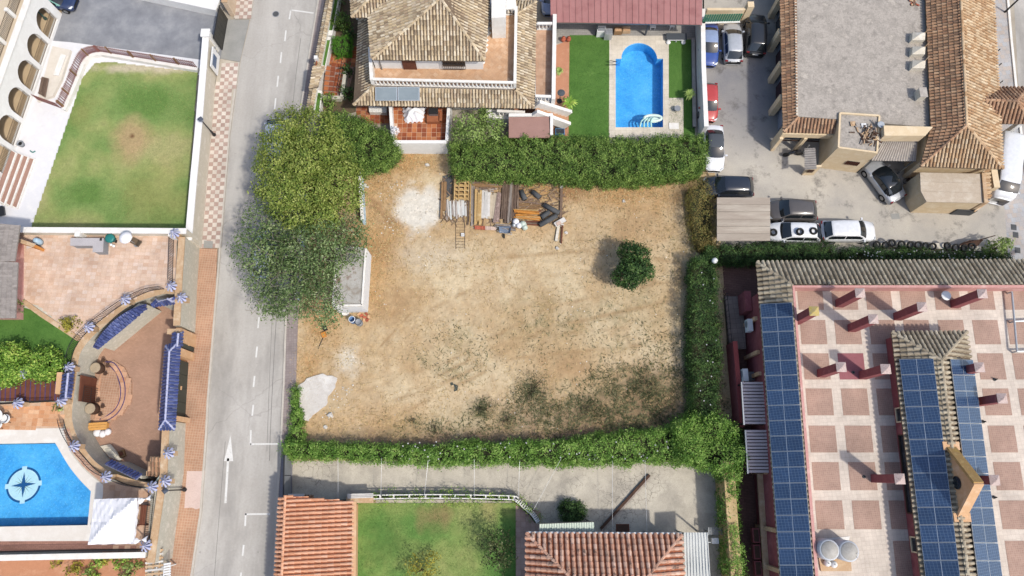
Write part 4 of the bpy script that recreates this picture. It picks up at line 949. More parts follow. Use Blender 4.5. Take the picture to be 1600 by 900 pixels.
tzone('shady_lawn',pz([(-80,480),(20,476),(64,488),(124,533)],T)+arc_out[26:34]+pz([(110,580),(100,594),(-80,600)],T),2,M['turf'])
gl2 = pz([(-80,482),(40,480),(122,534),(112,560),(100,590),(-80,596)],T); grass('shady_lawn_grass',gl2,tz(2),9000,.05,M['blade_g'],.9)
MB().ribbon(pz([(10,470),(40,473),(66,492),(124,530)],T),.36,tz(1),T+.1).build('lawn_edging',M['tan_coping'],None,kind='structure')
lf = struct(MB().sheet([pz([(-80,634),(98,628),(100,672),(-80,676)],T)],tz(1)).build('lower_terrace_floor',M['grout']))
floor_tiles(pz([(-20,635),(97,630),(99,668),(-20,671)],T),tz(1),.40,.30,.016,R(-1),mk_tile('lower_terrace_tile',['#d99f70','#e3b48b','#cf9060','#deab80']),lf)
deck = pz([(-80,671),(101,669)],T)+smooth_path(pz([(100,672),(108,702),(131,733),(161,758)],T),5)+pz([(161,780),(160,850),(-80,853)],T)
tzone('pool_deck',deck,2,M['pool_deck'],[pool_a])
brk = smooth_path(pz([(99,672),(109,700),(131,730),(160,756)],T),5); MB().ribbon(offset_line(brk,.22),.42,tz(2),tz(6)).build('brick_edging',mk_brick('brick_edging',['#c39a80','#b78c72'],'#d8c3ae',.5,.25,.6,.5,.012),None,kind='structure')
pf = struct(MB().sheet([pz([(161,756),(180,752),(236,766),(230,864),(160,864)],T)],tz(1)).build('pergola_floor',M['grout']))
floor_tiles(pz([(163,757),(180,754),(233,768),(228,862),(161,862)],T),tz(1),.42,.42,.018,0,mk_tile('shade_floor_tile',['#c9a284','#d2ae92','#bf9676']),pf)
tzone('brick_strip',[(-80,846),(228,845),(226,862),(-80,862)],4,mk_brick('brick_strip',['#b07f6c','#a37460'],'#8d6657',.3,.12,0,.5,.012))
# compass set in the pool floor
cp = thing('compass_mosaic','round pale compass mosaic with a dark blue star on the pool floor','mosaic',P(37,760,T-1.05))
mz_ = T-1.085; cc_ = P(37,757.5,T-1.1); s0 = (P(64,757,T-1.1)-cc_).length
blu = mk('mosaic_blue',['#1d5f95'],3); pal = mk('mosaic_pale',['#ffffff','#f2f8f6'],4); tanm = mk('mosaic_tan',['#a9b089'],3)
ringo = lambda r,n=40: [Vector((cc_.x+r*math.cos(6.2832*k/n),cc_.y+r*math.sin(6.2832*k/n),0)) for k in range(n)]
MB().sheet([ringo(s0)],mz_).build('ring',blu,cp); MB().sheet([ringo(s0*.88)],mz_+.006).build('disc',pal,cp)
def star(n,r1,r2,z,mat,nm,ph=0.):
    mb = MB()
    for k in range(n):
        a = ph+6.2832*k/n; h_ = 6.2832/n/2
        p = lambda r,t: (cc_.x+r*math.cos(t),cc_.y+r*math.sin(t),z); mb.add([p(0,0),p(r2,a-h_),p(r1,a),p(r2,a+h_)],[[0,1,2],[0,2,3]])
    mb.build(nm,mat,cp)
star(16,s0*.66,s0*.12,mz_+.012,tanm,'minor_points'); star(4,s0*.72,s0*.16,mz_+.018,blu,'star',R(96))
for k in range(4):
    a = R(96+90*k); mb = MB(); mb.box((cc_.x+s0*.95*math.cos(a),cc_.y+s0*.95*math.sin(a),mz_+.012),(s0*.2,s0*.28,.008),a); mb.build('ring_mark',pal,cp)
# courtyard at street level
ct_poly = list(arc_in)+pz([(262,760),(280,660),(292,560),(309,470)])
zone('entrance_courtyard',[[Vector((p.x,p.y,0)) for p in arc_in]+pz([(276,757),(291,660),(300,560),(312,460)])],LV*2,M['court'])
hc = pz([(165,574),(178,563),(196,575),(207,598),(206,625),(193,647),(172,660),(148,664),(140,620)])
hf = struct(MB().sheet([hc],LV*4).build('entrance_step_floor',M['grout']))
floor_tiles([lerp(p,sum(hc,Vector((0,0,0)))/len(hc),.04) for p in hc],LV*4+.12,.42,.42,.02,R(-6),mk_tile('step_tile',['#cf9c78','#d9ab8a','#c48d68']),hf)
mb = MB(); mb.prism(hc,.006,LV*4+.118); mb.build('step_body',M['orange_pave'],hf)
pur = mk('purple_tile_edge',['#4a3a6a','#5a4a78'],3)
for k,off in enumerate((0,-.36)):
    MB().ribbon(offset_line(smooth_path(pz([(166,566),(180,568),(192,586),(197,606),(195,628),(183,648),(160,662)]),5),off),.07,.136,.165).build('blue_tile_edge',pur,None,kind='structure')
MB().prism(pz([(163,564),(166,572),(175,575),(183,583),(188,600),(187,626),(178,642),(160,656),(158,610)]),.12,.20).build('upper_step',M['orange_pave'],hf)
# retaining wall door, tables and small things of the courtyard
dr = thing('wooden_door','brown double door and iron grille set in the curved stone wall','door',P(133,610))
def upright(px_a,px_b,z0,z1,th,mat,nm,par,out=.0):
    a,b = P(*px_a),P(*px_b); mb = MB(); mb.bar((a.x,a.y,(z0+z1)/2),(b.x,b.y,(z0+z1)/2),th,z1-z0); return mb.build(nm,mat,par)
upright((152,592),(149,631),.05,2.2,.1,M['wood_brown'],'door_leaf',dr); upright((150,593),(118,588),.05,2.25,.06,M['black_gate'],'open_leaf',dr)
mb = MB()
for i in range(9):
    q = lerp(P(155,608),P(152,631),i/8); mb.bar((q.x,q.y,.1),(q.x,q.y,2.0),.03,.03,(0,1,0))
for z_ in (.1,1.0,2.0): mb.bar(P(155,608)+Vector((0,0,z_)),P(152,631)+Vector((0,0,z_)),.03,.03)
mb.build('grille',M['iron'],dr)
for i,(x,y,lb) in enumerate([(159,577,'round wooden drum table on the courtyard step nearer the blue crescent roof'),(151,640,'round wooden drum table on the courtyard step nearer the orange bench')]):
    p = P(x,y); t = thing('drum_table',lb,'table',(p.x,p.y,.02),'drum tables on the courtyard step')
    MB().lathe((p.x,p.y,.03),[(.34,0),(.42,.2),(.44,.45),(.42,.7),(.34,.85)],14).build('drum',M['wood_dark'],t,True); MB().lathe((p.x,p.y,.88),[(.4,0),(.4,.05),(.38,.06)],16).build('table_top',mk('pale_table_top',['#b7a68c','#a6957c'],3) if i == 0 else bpy.data.materials['pale_table_top'],t)
    for k in range(3):
        a = .4+k*.9; s = thing('stool',f'small dark stool {["north east", "east", "south east"][k]} of the drum table {["nearer the blue crescent roof", "nearer the orange bench"][i]}','stool',(p.x+.72*math.cos(a-1),p.y+.72*math.sin(a-1),.02),'stools round the drum tables')
        c = wloc(s); MB().lathe((c.x,c.y,.43),[(.15,0),(.16,.05)],10).build('seat',M['wood_dark'],s)
        for j in range(3): MB().tube([(c.x+.12*math.cos(j*2.1),c.y+.12*math.sin(j*2.1),.02),(c.x+.08*math.cos(j*2.1),c.y+.08*math.sin(j*2.1),.45)],.02,5).build('leg',M['wood_dark'],s)
t = thing('garden_bench','bright orange wooden bench standing on the courtyard edge','bench',P(152,666))
a,b = P(138,667,.5),P(167,665,.5)
for i in range(3): o_ = Vector((0,.2*(i-1),0)); MB().bar(a+o_,b+o_,.18,.05).build('seat_plank',mk('bright_orange_wood',['#e2a857','#d99c48'],3) if i == 0 else bpy.data.materials['bright_orange_wood'],t)
for p in (lerp(a,b,.1),lerp(a,b,.9)): MB().box((p.x,p.y,.24),(.08,.45,.46)).build('leg',bpy.data.materials['bright_orange_wood'],t)
t = thing('cushion_heap','crumpled white cushions lying beside the orange bench','cushions',P(162,677))
for i,(x,y,r) in enumerate([(154,676,.34),(162,678,.3),(170,675,.28)]):
    p = P(x,y,.0); MB().lathe((p.x,p.y,.02),[(r*.8,0),(r,.12),(r*.85,.26),(r*.3,.34)],12).build('cushion',M['canvas'],t,True)
for i,(pts,lb) in enumerate([([(156,697),(172,694),(190,716),(186,720),(170,714)],'grey folded tarpaulin lying on the stone ledge above the small blue roof'),([(184,706),(193,702),(196,712),(188,716)],'rusty brown board lying at the end of the grey tarpaulin')]):
    p = pz(pts,.2); c = sum(p,Vector((0,0,0)))/len(p); t = thing(['tarpaulin','rusty_board'][i],lb,['tarpaulin','board'][i],(c.x,c.y,.02)); mb = MB(); mb.prism(p,.03,.16+.1*i); mb.build('cloth' if i == 0 else 'board_body',[M['beige_wall'],M['wood']][i],t); MB().prism([lerp(c,q,.55) for q in p],.16+.1*i,.24+.1*i).build('fold' if i == 0 else 'board_batten',[M['stone_wall'],M['wood_brown']][i],t)
# blue tiled roofs
def blue_roof(label,slopes,hips,wall=None,wallmat=None,z0=0.,name='blue_tiled_roof',cat='roof'):
    c = sum(slopes[0],Vector((0,0,0)))/len(slopes[0]); t = thing(name,label,cat,(c.x,c.y,z0))
    if wall: MB().prism(wall,z0+.005,min(p.z for sl in slopes for p in sl)-.12).build('wall_body',wallmat or M['orange_wall'],t)
    roof(t,slopes,hips,M['blue_tile'],M['white_mortar'],.25,.36,.085,.1,M['white_mortar'],chan=False); return t
e1,e2,rz_,ez = None,None,3.85,3.1
rA,rB = P(265,549,rz_),P(258.5,656,rz_); lA,lB = P(259.5,541,ez),P(249,671,ez); gA,gB = P(282,532,ez),P(273,671,ez)
gateroof = blue_roof('long blue glazed tile roof with white ridges over the street gate',[[lA,lB,rB,rA],[gB,gA,rA,rB],[lB,gB,rB],[gA,lA,rA]],[(rA,rB),(lB,rB),(gB,rB),(lA,rA),(gA,rA)],[v2(p) for p in pz([(292,550),(284,550),(275,662),(283,662)],.1)],M['orange_wall'])
for (a,b,nm) in (((295,567),(290,652),'main_gate'),((305,533),(303.5,550),'side_gate')):
    g = thing('street_gate' if nm == 'main_gate' else 'side_door','wide dark green double gate in the street wall under the blue roof' if nm == 'main_gate' else 'narrow dark green door between orange pillars beside the wide street gate','gate' if nm == 'main_gate' else 'door',P(*a))
    n = 4 if nm == 'main_gate' else 1
    for i in range(n):
        q0,q1 = lerp(P(*a),P(*b),(i+.01)/n),lerp(P(*a),P(*b),(i+.99)/n); MB().bar((q0.x,q0.y,1.3),(q1.x,q1.y,1.3),.07,2.5).build('gate_panel',M['green_door'],g)
    q = lerp(P(*a),P(*b),.5); MB().box((q.x+.06,q.y,1.2),(.08,.3,.12)).build('gate_handle',M['orange_wall'],g)
gp_ = thing('gate_pillars','orange rendered wall piers framing the green gates on the pavement','wall',P(303,560))
for a,b in (((306,526),(306,532)),((304,552),(303,564)),((297,654),(296,660))):
    p = P((a[0]+b[0])/2-8,(a[1]+b[1])/2); MB().box((p.x,p.y,1.45),(.95,max(.35,(b[1]-a[1])*.05),2.9)).build('pier',M['orange_wall'],gp_)
    MB().box((p.x,p.y,2.93),(1.02,max(.42,(b[1]-a[1])*.055),.06)).build('pier_cap',M['tan_coping'],gp_)
rA,rB = P(279,521,3.5),P(277,541,3.5); lA,lB,gA,gB = P(271,519,3.0),P(270,541,3.0),P(284.5,518,3.0),P(283.5,540,3.0)
blue_roof('short blue tile roof over the narrow side door',[[lA,lB,rB,rA],[gB,gA,rA,rB]],[(rA,rB)],[v2(p) for p in pz([(307,523),(300,523),(299,543),(306,543)],.1)],M['orange_wall'])
up_ = smooth_path(pz([(145,541),(160,519),(181,498),(203,484),(226,475)],3.5),4); dn_ = smooth_path(pz([(152,546),(168,533),(187,518),(209,499),(228,481)],2.75),4)
cs_ = thing('crescent_roof','curved crescent of blue glazed tiles along the courtyard wall','roof',P(190,515)); u = MB(); tb = MB()
for i in range(len(up_)-1):
    sl = [dn_[i],dn_[i+1],up_[i+1],up_[i]]
    if min((sl[0]-sl[3]).length,(sl[1]-sl[2]).length) < .05: continue
    bt = [p-Vector((0,0,.1)) for p in sl]; u.add(sl+bt,[[0,1,2,3],[7,6,5,4],[0,4,5,1],[2,6,7,3]]); tiles(tb,sl,.2,.34,chan=False)
ro = u.build('roof',M['blue_tile'],cs_); tb.build('roof_tiles',M['blue_tile'],ro,kind='stuff')
gd = thing('garage_door','dark green wall panel under the blue crescent roof facing the courtyard','door',P(210,515))
a,b = P(178,541),P(242,486)
for i in range(5):
    q0,q1 = lerp(a,b,(i+.01)/5),lerp(a,b,(i+.99)/5); MB().bar((q0.x,q0.y,1.3),(q1.x,q1.y,1.3),.12,2.6).build('door_panel',mk('grey_green_panel',['#3d4640','#454e48'],1,rough=.5) if i == 0 else bpy.data.materials['grey_green_panel'],gd)
MB().prism([v2(a),v2(b)]+[v2(P(230,476,T)),v2(P(152,540,T))],.01,2.62).build('lintel_block',M['stone_wall'],gd)
p1,p2,p3,p4,ap = P(237,479,2.9),P(243,466,3.3),P(271,464,3.3),P(273,473,2.9),P(262,467,3.6)
blue_roof('small fan shaped blue tile roof beside the street wall',[[p1,p4,ap,P(248,470,3.45)],[p4,p3,ap],[p1,P(248,470,3.45),p2]],[(ap,p4)],[v2(p) for p in [P(243,472,2.9),P(268,470,2.9),P(268,466,2.9),P(246,466,2.9)]],M['stone_wall'])
rA,rB = P(107,583,T+1.75),P(103,622,T+1.75); lA,lB,gA,gB = P(100,583,T+1.3),P(96,624,T+1.3),P(114,581,T+1.3),P(110,622,T+1.3)
blue_roof('little blue tile roof above the brown courtyard door',[[lA,lB,rB,rA],[gB,gA,rA,rB]],[(rA,rB)],[v2(p) for p in (P(112,585,T),P(104,585,T),P(101,618,T),P(109,618,T))],M['orange_wall'],T)
s1,s2,s3,s4 = P(162,723,3.1),P(173,719,3.1),P(220,742,3.1),P(213,750,3.1); q1,q2,q3,q4 = P(163,726,3.2),P(174,719.5,2.6),P(221,742,2.6),P(213,750,3.2)
blue_roof('low strip of blue glazed tiles against the curved path by the pergola',[[q2,q3,q4,q1]],[],[v2(p) for p in (lerp(q2,q1,.2),lerp(q3,q4,.2),lerp(q3,q4,.8),lerp(q2,q1,.8))],M['stone_wall'])
t = thing('tool_shelter','small shelter roofed with brown tiles in the courtyard corner','shed',P(245,730))
sa,sb,sc_,sd_ = P(229,743,2.3),P(260,745,2.3),P(263,714,2.75),P(235,713,2.75)
MB().prism([v2(lerp(p,(sa+sc_)/2,.14)) for p in (sa,sb,sc_,sd_)],.01,2.1).build('wall_body',M['iron'],t); roof(t,[[sa,sb,sc_,sd_]],[],M['roof_brown'],M['under'],.26,.36)
t = thing('water_tap_stand','grey green metal pipe stand beside the brown tiled shelter','pipe stand',P(250,745,0)); mb = MB(); mb.tube([P(244,752,2.6),P(252,741,2.6),P(259,736,2.6)],.06,6); mb.tube([P(252,741,2.6),P(254,748,2.6)],.05,6); mb.tube([P(252,741,.02),P(252,741,2.6)],.05,6); mb.build('pipe',M['corr_green'],t)
# street wall of the terrace
sw2 = wallbar('terrace_street_wall','high roughcast wall with tan coping between the tiled terrace and orange pavement','wall',pz([(309,388),(305,450),(302,520)]),.42,.005,T+.45,M['stone_wall'],M['tan_coping'],.1,.1)
sw3 = wallbar('terrace_street_wall','roughcast wall with tan coping along the pavement beside the white canopy','wall',pz([(287,662),(284,740),(272,825),(266,872)]),.42,.005,T+.45,M['stone_wall'],M['tan_coping'],.1,.1)
t = thing('wall_plaque','slim dark blue plaque on the roughcast pool wall','sign',P(267,810,1.4)); a,b = P(277,797),P(274,823); MB().bar((a.x+.09,a.y,1.3),(b.x+.09,b.y,1.3),.04,.55).build('plaque_plate',M['inky_p'],t); MB().bar((a.x+.075,a.y,1.3),(b.x+.075,b.y,1.3),.03,.65).build('plaque_frame',M['grey_metal'],t)
railing('black iron railing beside the street wall of the upper terrace',pz([(272,372),(270,442)],T),T,.85,M['iron'])
railing('black iron railing along the curved path above the crescent roof',[p+Vector((0,0,0)) for p in arc_out[3:34]],T,.85,M['iron'])
railing('black iron railing along the curved path above the swimming pool',arc_out[44:],T,.85,M['iron'])
railing('black iron railing beside the street wall next to the white canopy',pz([(242,770),(234,842)],T),T,.85,M['iron'])
railing('black iron railing between the stepped bed and lower terrace',pz([(-5,632),(92,627)],T),T,.85,M['iron'])
railing('black iron railing along the brick strip south of the pool',pz([(-10,862),(134,859),(225,858)],T),T,.85,M['iron'])
wallbar('pool_end_wall','white coped wall below the brick strip at the south end of the pool terrace','wall',pz([(-60,872),(232,866)],T),.3,0.1,T+.35,M['beige_wall'],M['white_cap'],.1,.08)
# striped finial posts
def finial(px,z0,lab):
    zt = z0+1.05; p = P(*px,zt+.1); t = thing('striped_post',lab,'post',(p.x,p.y,z0),'posts with blue and white tiled caps')
    MB().box((p.x,p.y,z0+.5),(.34,.34,1.0)).build('post',M['tan_coping'],t)
    mb = MB(); n = 16
    for k in range(n):
        a0,a1 = 6.2832*k/n,6.2832*(k+1)/n; r0_,r1_ = (.44 if k % 2 == 0 else .30),(.44 if k % 2 == 0 else .30); mb.m(k % 2)
        z_ = zt+(.05 if k % 2 == 0 else 0); mb.add([(p.x+r0_*math.cos(a0),p.y+r0_*math.sin(a0),z_-.05),(p.x+r1_*math.cos(a1),p.y+r1_*math.sin(a1),z_-.05),(p.x,p.y,zt+.38+(.03 if k % 2 == 0 else 0))],[[0,1,2]])
    mb.build('tiled_cap',[M['white_mortar'],M['blue_tile']],t)
    MB().lathe((p.x,p.y,zt+.34),[(.05,0),(.09,.06),(.05,.13)],8).build('knob',M['white_mortar'],t); MB().box((p.x,p.y,zt-.06),(.46,.46,.1)).build('cap_slab',M['white_cap'],t); return t
first = None
for px,lab in [((272,364),'at the corner of the front lawn wall and street wall'),((267,447),'at the street end of the terrace railing'),((195,468),'above the middle of the crescent roof'),((138,511),'beside the yellow green shrub'),((283,465),'on the street wall beside the fan shaped roof'),((107,574),'behind the bushes above the little blue roof'),((95,626),'at the corner of the stepped bed'),((27,630),'on the railing below the stepped bed'),((37,582),'between the two bushes'),((115,697),'on the path above the pool corner'),((165,745),'at the lower end of the brick edging'),((237,761),'at the end of the curved path by the street lamp'),((263,708),'above the brown tiled shelter'),((258,752),'below the brown tiled shelter'),((227,853),'at the lower corner of the white canopy')]:
    lb = 'striped blue and white cap '+lab
    if first is None: first = finial(px,T,lb)
    else: dup(first,P(*px,T+1.15)*1.0-Vector((0,0,1.15)),None,lb)
# stepped bed with tiled risers
t = thing('garden_steps','flight of brown tiled steps with purple edges below the bushes','steps',P(45,608,T))
for i in range(13):
    x0 =-6+i*8.0; p = pz([(x0,592),(x0+8,592),(x0+6.4,627),(x0-1.6,627)],T); MB().prism(p,T+.005,T+.05+.018*i).build('step',M['wood_brown'],t); MB().prism([p[0],lerp(p[0],p[1],.18),lerp(p[3],p[2],.18),p[3]],T+.05+.018*i,T+.065+.018*i).build('step_edge',pur,t)
# canopy
cn = thing('white_canopy','sagging white fabric canopy on posts beside the swimming pool','canopy',P(180,820,T))
zc = T+2.3; c4 = [P(147,780,zc),P(216,778,zc),P(208,850,zc-.05),P(139,851,zc-.05)]; n = 16; V = []
for j in range(n+1):
    for i in range(n+1):
        p = lerp(lerp(c4[0],c4[1],i/n),lerp(c4[3],c4[2],i/n),j/n); s,r_ = i/n*2-1,j/n*2-1
        rid = 1-max(abs(s),abs(r_)); diag = max(0,1-abs(s+r_)*3)*.16; fold = .05*max(0,1-abs(s)*9)+.05*max(0,1-abs(r_)*9); edge =-.06*math.sin(math.pi*i/n*3) ** 2*(abs(r_) > .95)
        V.append((p.x,p.y,p.z+.55*rid ** 1.1+diag*(1-rid*.5)-fold*.8+edge+.02*math.sin(i*2.3+j)))
mb = MB().add(V,[[j*(n+1)+i,(j+1)*(n+1)+i,(j+1)*(n+1)+i+1,j*(n+1)+i+1] for j in range(n) for i in range(n)])
mb.build('fabric',M['canvas'],cn)
mb = MB()
for i in range(4):
    a,b = c4[i],c4[(i+1) % 4]; m = 14
    for k in range(m):
        p,q = lerp(a,b,k/m),lerp(a,b,(k+1)/m); w = .03*math.sin(k*1.9); w2_ = .03*math.sin((k+1)*1.9); mb.add([p,q,(q.x+w2_,q.y+w2_,q.z-.22),(p.x+w,p.y+w,p.z-.22)],[[0,1,2,3]])
mb.build('valance',M['canvas'],cn)
for p in c4: q = lerp(p,(c4[0]+c4[2])/2,.04); MB().tube([(q.x,q.y,T+.005),(q.x,q.y,zc)],.045,8).build('post',M['steel_lt'],cn)
for i,(a,b) in enumerate((((215,784),(236,777)),((207,846),(230,842)))):
    a,b = P(*a,zc-.3),P(*b,zc-.3); V = []
    for k in range(7):
        p = lerp(a,b,k/6); w = .22*(.5+.5*math.sin(k*1.3)); V += [(p.x,p.y-w,p.z-.1*math.sin(k)),(p.x,p.y,p.z+.12),(p.x,p.y+w,p.z-.1*math.cos(k))]
    MB().add(V,[[k*3+j,k*3+3+j,k*3+4+j,k*3+1+j] for k in range(6) for j in range(2)]).build('curtain',M['canvas'],cn,True)
t = thing('swing_bench','dark wooden garden bench behind the white canopy','bench',P(221,805,T)); a,b = P(222,790,T+.45),P(219,820,T+.45)
for i in range(3): MB().bar(a+Vector((.14*i,0,0)),b+Vector((.14*i,0,0)),.12,.04).build('seat_slat',M['wood_brown'],t)
for p in (a,b): MB().box((p.x+.14,p.y,T+.24),(.5,.07,.46)).build('leg',M['wood_brown'],t); MB().box((p.x-.08,p.y,T+.65),(.07,.09,.45)).build('armrest',M['wood_brown'],t)
# furniture of the upper terrace
t = thing('parasol','small round white parasol open beside the lawn wall','parasol',P(194,374,T)); p = P(194,370,T+1.9); MB().lathe((p.x,p.y,T+1.7),[(.5,0),(.49,.03),(.3,.22),(.03,.34)],24).build('shade',M['canvas'],t,True); MB().tube([(p.x,p.y,T),(p.x,p.y,T+2)],.025,6).build('pole',M['steel_lt'],t); MB().lathe((p.x,p.y,T+.004),[(.24,0),(.22,.08)],12).build('base',M['grey_plastic'],t)
t = thing('hose_reel','dark teal garden cart standing beside the white parasol','cart',P(173,373,T)); mb = MB(); p = P(173,373,T+.35); mb.lathe((p.x,p.y,T+.12),[(.22,0),(.36,.2),(.38,.42),(.3,.46)],10); mb.build('tub',M['teal'],t,True); MB().bar(P(166,369,T+.5),P(180,376,T+.4),.35,.1).build('lid',mk('dark_teal',['#1f4d4a'],rough=.4),t)
for s in (-1,1): MB().tube([(p.x+s*.3,p.y-.15,T+.14),(p.x+s*.36,p.y-.15,T+.14)],.13,10).build('wheel',M['rubber'],t)
t = thing('outdoor_kitchen','pale grey L shaped counter against the lawn wall','counter',P(137,376,T)); MB().prism(pz([(111,373),(161,373),(160,393),(146,393),(146,383),(111,383)],T+.85),T+.01,T+.82).build('counter_base',M['grey_plastic'],t); MB().prism(pz([(110,372),(162,372),(161,394),(145,394),(145,384),(110,384)],T+.85),T+.822,T+.87).build('counter_top',mk('grey_slab',['#bfb9b9','#b3adad'],1),t); MB().box(P(157.5,374,T+.89),(.16,.22,.04)).build('hob',M['black_plastic'],t)
t = thing('lounge_chair','grey metal lounge chair on the tiled terrace right of the parasol','chair',P(212,378,T)); MB().bar(P(206,375,T+.35),P(214,379,T+.33),.5,.06).build('seat',M['bronze'],t); MB().bar(P(214,379,T+.33),P(219,382,T+.7),.5,.05).build('backrest',M['bronze'],t)
for q in [(206,373),(205,378),(214,376),(213,382)]: MB().box(P(*q,T+.17),(.04,.04,.34)).build('leg',M['iron'],t)
t = thing('small_toys','pair of small white toys on the tiles below the hose cart','toys',P(177,384,T))
for q in [(175,383),(179,385)]: p = P(*q,T); MB().lathe((p.x,p.y,T+.015),[(.1,0),(.13,.12),(.07,.22)],8).build('toy_body',M['white_plastic'],t,True)
t = thing('child_slide','white and blue plastic toy slide near the orange side wall','toy slide',P(52,382,T)); MB().bar(P(42,385,T+.15),P(56,380,T+.6),.4,.06).build('slide_chute',M['white_plastic'],t); p = P(59,377,T+.4); MB().lathe((p.x,p.y,T+.02),[(.25,0),(.28,.3),(.2,.7),(.1,.75)],10).build('slide_tower',mk('pale_blue_plastic',['#a9c6da'],rough=.4),t,True)
w_ = wallbar('orange_garden_wall','short bright orange wall beside the grey roof','wall',pz([(24,374),(54,384)],T+1.2),.2,T+.01,T+1.2,mk('bright_orange_wall',['#d9913f','#cc8436'],1.2),M['tan_coping'])
# grey roofed house at the far left
gh = thing('grey_roofed_house','house with a grey shingle roof at the left edge of the terrace','house',P(0,420,T))
r1 = [P(24,497,T+2.3),P(28,410,T+2.3),P(-40,405,T+3.3),P(-40,497,T+3.3)]; r2 = [P(23,408,T+2.4),P(31,352,T+2.4),P(-40,346,T+3.3),P(-40,408,T+3.3)]
MB().prism([v2(p) for p in pz([(6,490),(8,362),(-60,362),(-60,490)],T+2.2)],T+.01,T+2.15).build('wall_body',M['pink_wall'],gh)
for sl in (r1,r2):
    bt = [p-Vector((0,0,.12)) for p in sl]; ro = MB().add(sl+bt,[[0,1,2,3],[7,6,5,4]]+[[i,4+i,4+(i+1) % 4,(i+1) % 4] for i in range(4)]).build('roof',M['shingle'],gh)
    mb = MB(); a,d_,n_ = frame3(sl); o = sl[0]
    L1 = (sl[1]-sl[0]); L2 = (sl[3]-sl[0])
    for i in range(8):
        for j in range(22):
            p0 = o+L1*((j+.02)/22)+L2*(i/8)+n_*.03; p1 = o+L1*((j+.96)/22)+L2*(i/8)+n_*.03; p2 = p1+L2/8-n_*.025; p3 = p0+L2/8-n_*.025; mb.add([p0,p1,p2,p3],[[0,1,2,3]])
    mb.build('shingles',M['shingle'],ro,kind='stuff')
first = None
for i,(x,y) in enumerate([(24,402),(23,421),(21,437)]):
    lb = ['dark folding chair nearest the orange wall beside the grey roof','dark folding chair in the middle of three beside the grey roof','dark folding chair nearest the bush beside the grey roof'][i]
    if first is None:
        p = P(x,y,T); first = t = thing('folding_chair',lb,'chair',p,'folding chairs beside the grey roof'); MB().box((p.x,p.y,T+.45),(.42,.42,.05),.3).build('seat',M['dark_fabric'],t); MB().box((p.x-.2,p.y,T+.7),(.05,.42,.5),.3).build('backrest',M['dark_fabric'],t)
        for a in (-.17,.17):
            for b in (-.17,.17): MB().box((p.x+a,p.y+b,T+.22),(.03,.03,.44)).build('leg',M['iron'],t)
    else: dup(first,P(x,y,T),.5*i,lb)
# planting of the terrace
def tp(px,z=0): q = P(*px,T+z); return (q.x,q.y,q.z)
shrub('bush','large yellow green bush at the left edge above the steps','bush',(27,572),1.4,1.9,M['leaf_lime'],T,5,.2,14,14,.16)
shrub('bush','rounded lime green bush nearer the little blue roof','bush',(83,574),1.15,1.9,M['leaf_lime'],T,4,.2,14,14,.16)
shrub('bush','small yellow green shrub at the corner of the grey roof','bush',(26,479),.75,.9,M['leaf_pale'],T,3,.18)
shrub('bush','small yellow green shrub on the tile edge beside the curved path','bush',(113,507),.62,.8,M['leaf_yel'],T,3,.18)
shrub('bush','tiny spiky plant at the corner of the lower terrace','bush',(92,639),.3,.5,M['leaf_pale'],T,1,.2)
for i,(x,y) in enumerate([(4,651),(15,655),(3,664)]):
    p = P(x,y,T); t = thing('garden_table' if i == 0 else 'garden_chair',['round white garden table at the left edge of the lower terrace','round backed white chair right of the garden table','round backed white chair below the garden table'][i],'table' if i == 0 else 'chair',p)
    r_ = .5 if i == 0 else .34; MB().lathe((p.x,p.y,T+(.72 if i == 0 else .44)),[(r_,0),(r_,.04)],20).build('table_top' if i == 0 else 'seat',M['white_plastic'],t)
    if i: MB().tube([(p.x+.34*math.cos(a_),p.y+.34*math.sin(a_),T+.72) for a_ in [R(-110+22*k) for k in range(11)]],.03,6).build('backrest',M['iron'],t)
    for k in range(3 if i == 0 else 4): a_ = k*6.28/(3 if i == 0 else 4)+.5; MB().tube([(p.x+r_*.9*math.cos(a_),p.y+r_*.9*math.sin(a_),T+.005),(p.x+r_*.7*math.cos(a_),p.y+r_*.7*math.sin(a_),T+(.72 if i == 0 else .44))],.02,5).build('leg',M['iron'],t)
# planted strip south of the terrace
zone('clay_garden_paving',[pz([(-80,866),(232,862),(226,960),(-80,960)])],LV*2,M['garden_soil'])
for i,(x,y,r_,m_) in enumerate([(97,880,.35,'leaf_yel'),(122,888,.6,'leaf_yel'),(142,893,.4,'leaf_pale'),(160,878,.5,'leaf_lime'),(178,873,.45,'leaf_yel'),(195,876,.5,'leaf_lime'),(212,884,.6,'leaf_pale'),(204,897,.5,'leaf_pale'),(152,897,.35,'leaf_lime')]):
    shrub('potted_shrub',['pale shrub standing alone at the left of the clay bed','yellow green shrub second from the left of the clay bed','small pale shrub third from the left of the clay bed','leafy lime shrub under the white coping nearest the canopy','yellowish shrub fifth along under the white coping','lime green shrub sixth along under the white coping','pale shrub nearest the slatted pergola','low pale shrub at the bottom edge near the slatted pergola','low lime shrub at the bottom edge in the middle of the bed'][i],'shrub',(x,y),r_,.8,M[m_],0,2,.2,9,7,.1,'shrubs in the clay garden bed')
t = thing('slatted_pergola','tan slatted pergola beside the pavement at the bottom edge','pergola',P(240,882)); zp = 2.2
for i in range(9): MB().bar(P(227,862+i*6,zp),P(255,859+i*6,zp),.13,.06).build('slat',M['plank_white'] if i % 2 else M['tan_coping'],t)
for x in (231,241,251): MB().bar(P(x+1,857,zp-.09),P(x-4,912,zp-.09),.1,.1).build('beam',M['tan_coping'],t)
for q in [(236,863),(252,861),(232,905),(249,905)]: p = P(*q,1); MB().box((p.x,p.y,1.05),(.12,.12,2.1)).build('post',M['tan_coping'],t)
t = thing('white_pergola','white louvred panel beside the tan pergola at the bottom edge','panel',P(262,890)); zp = 2.3
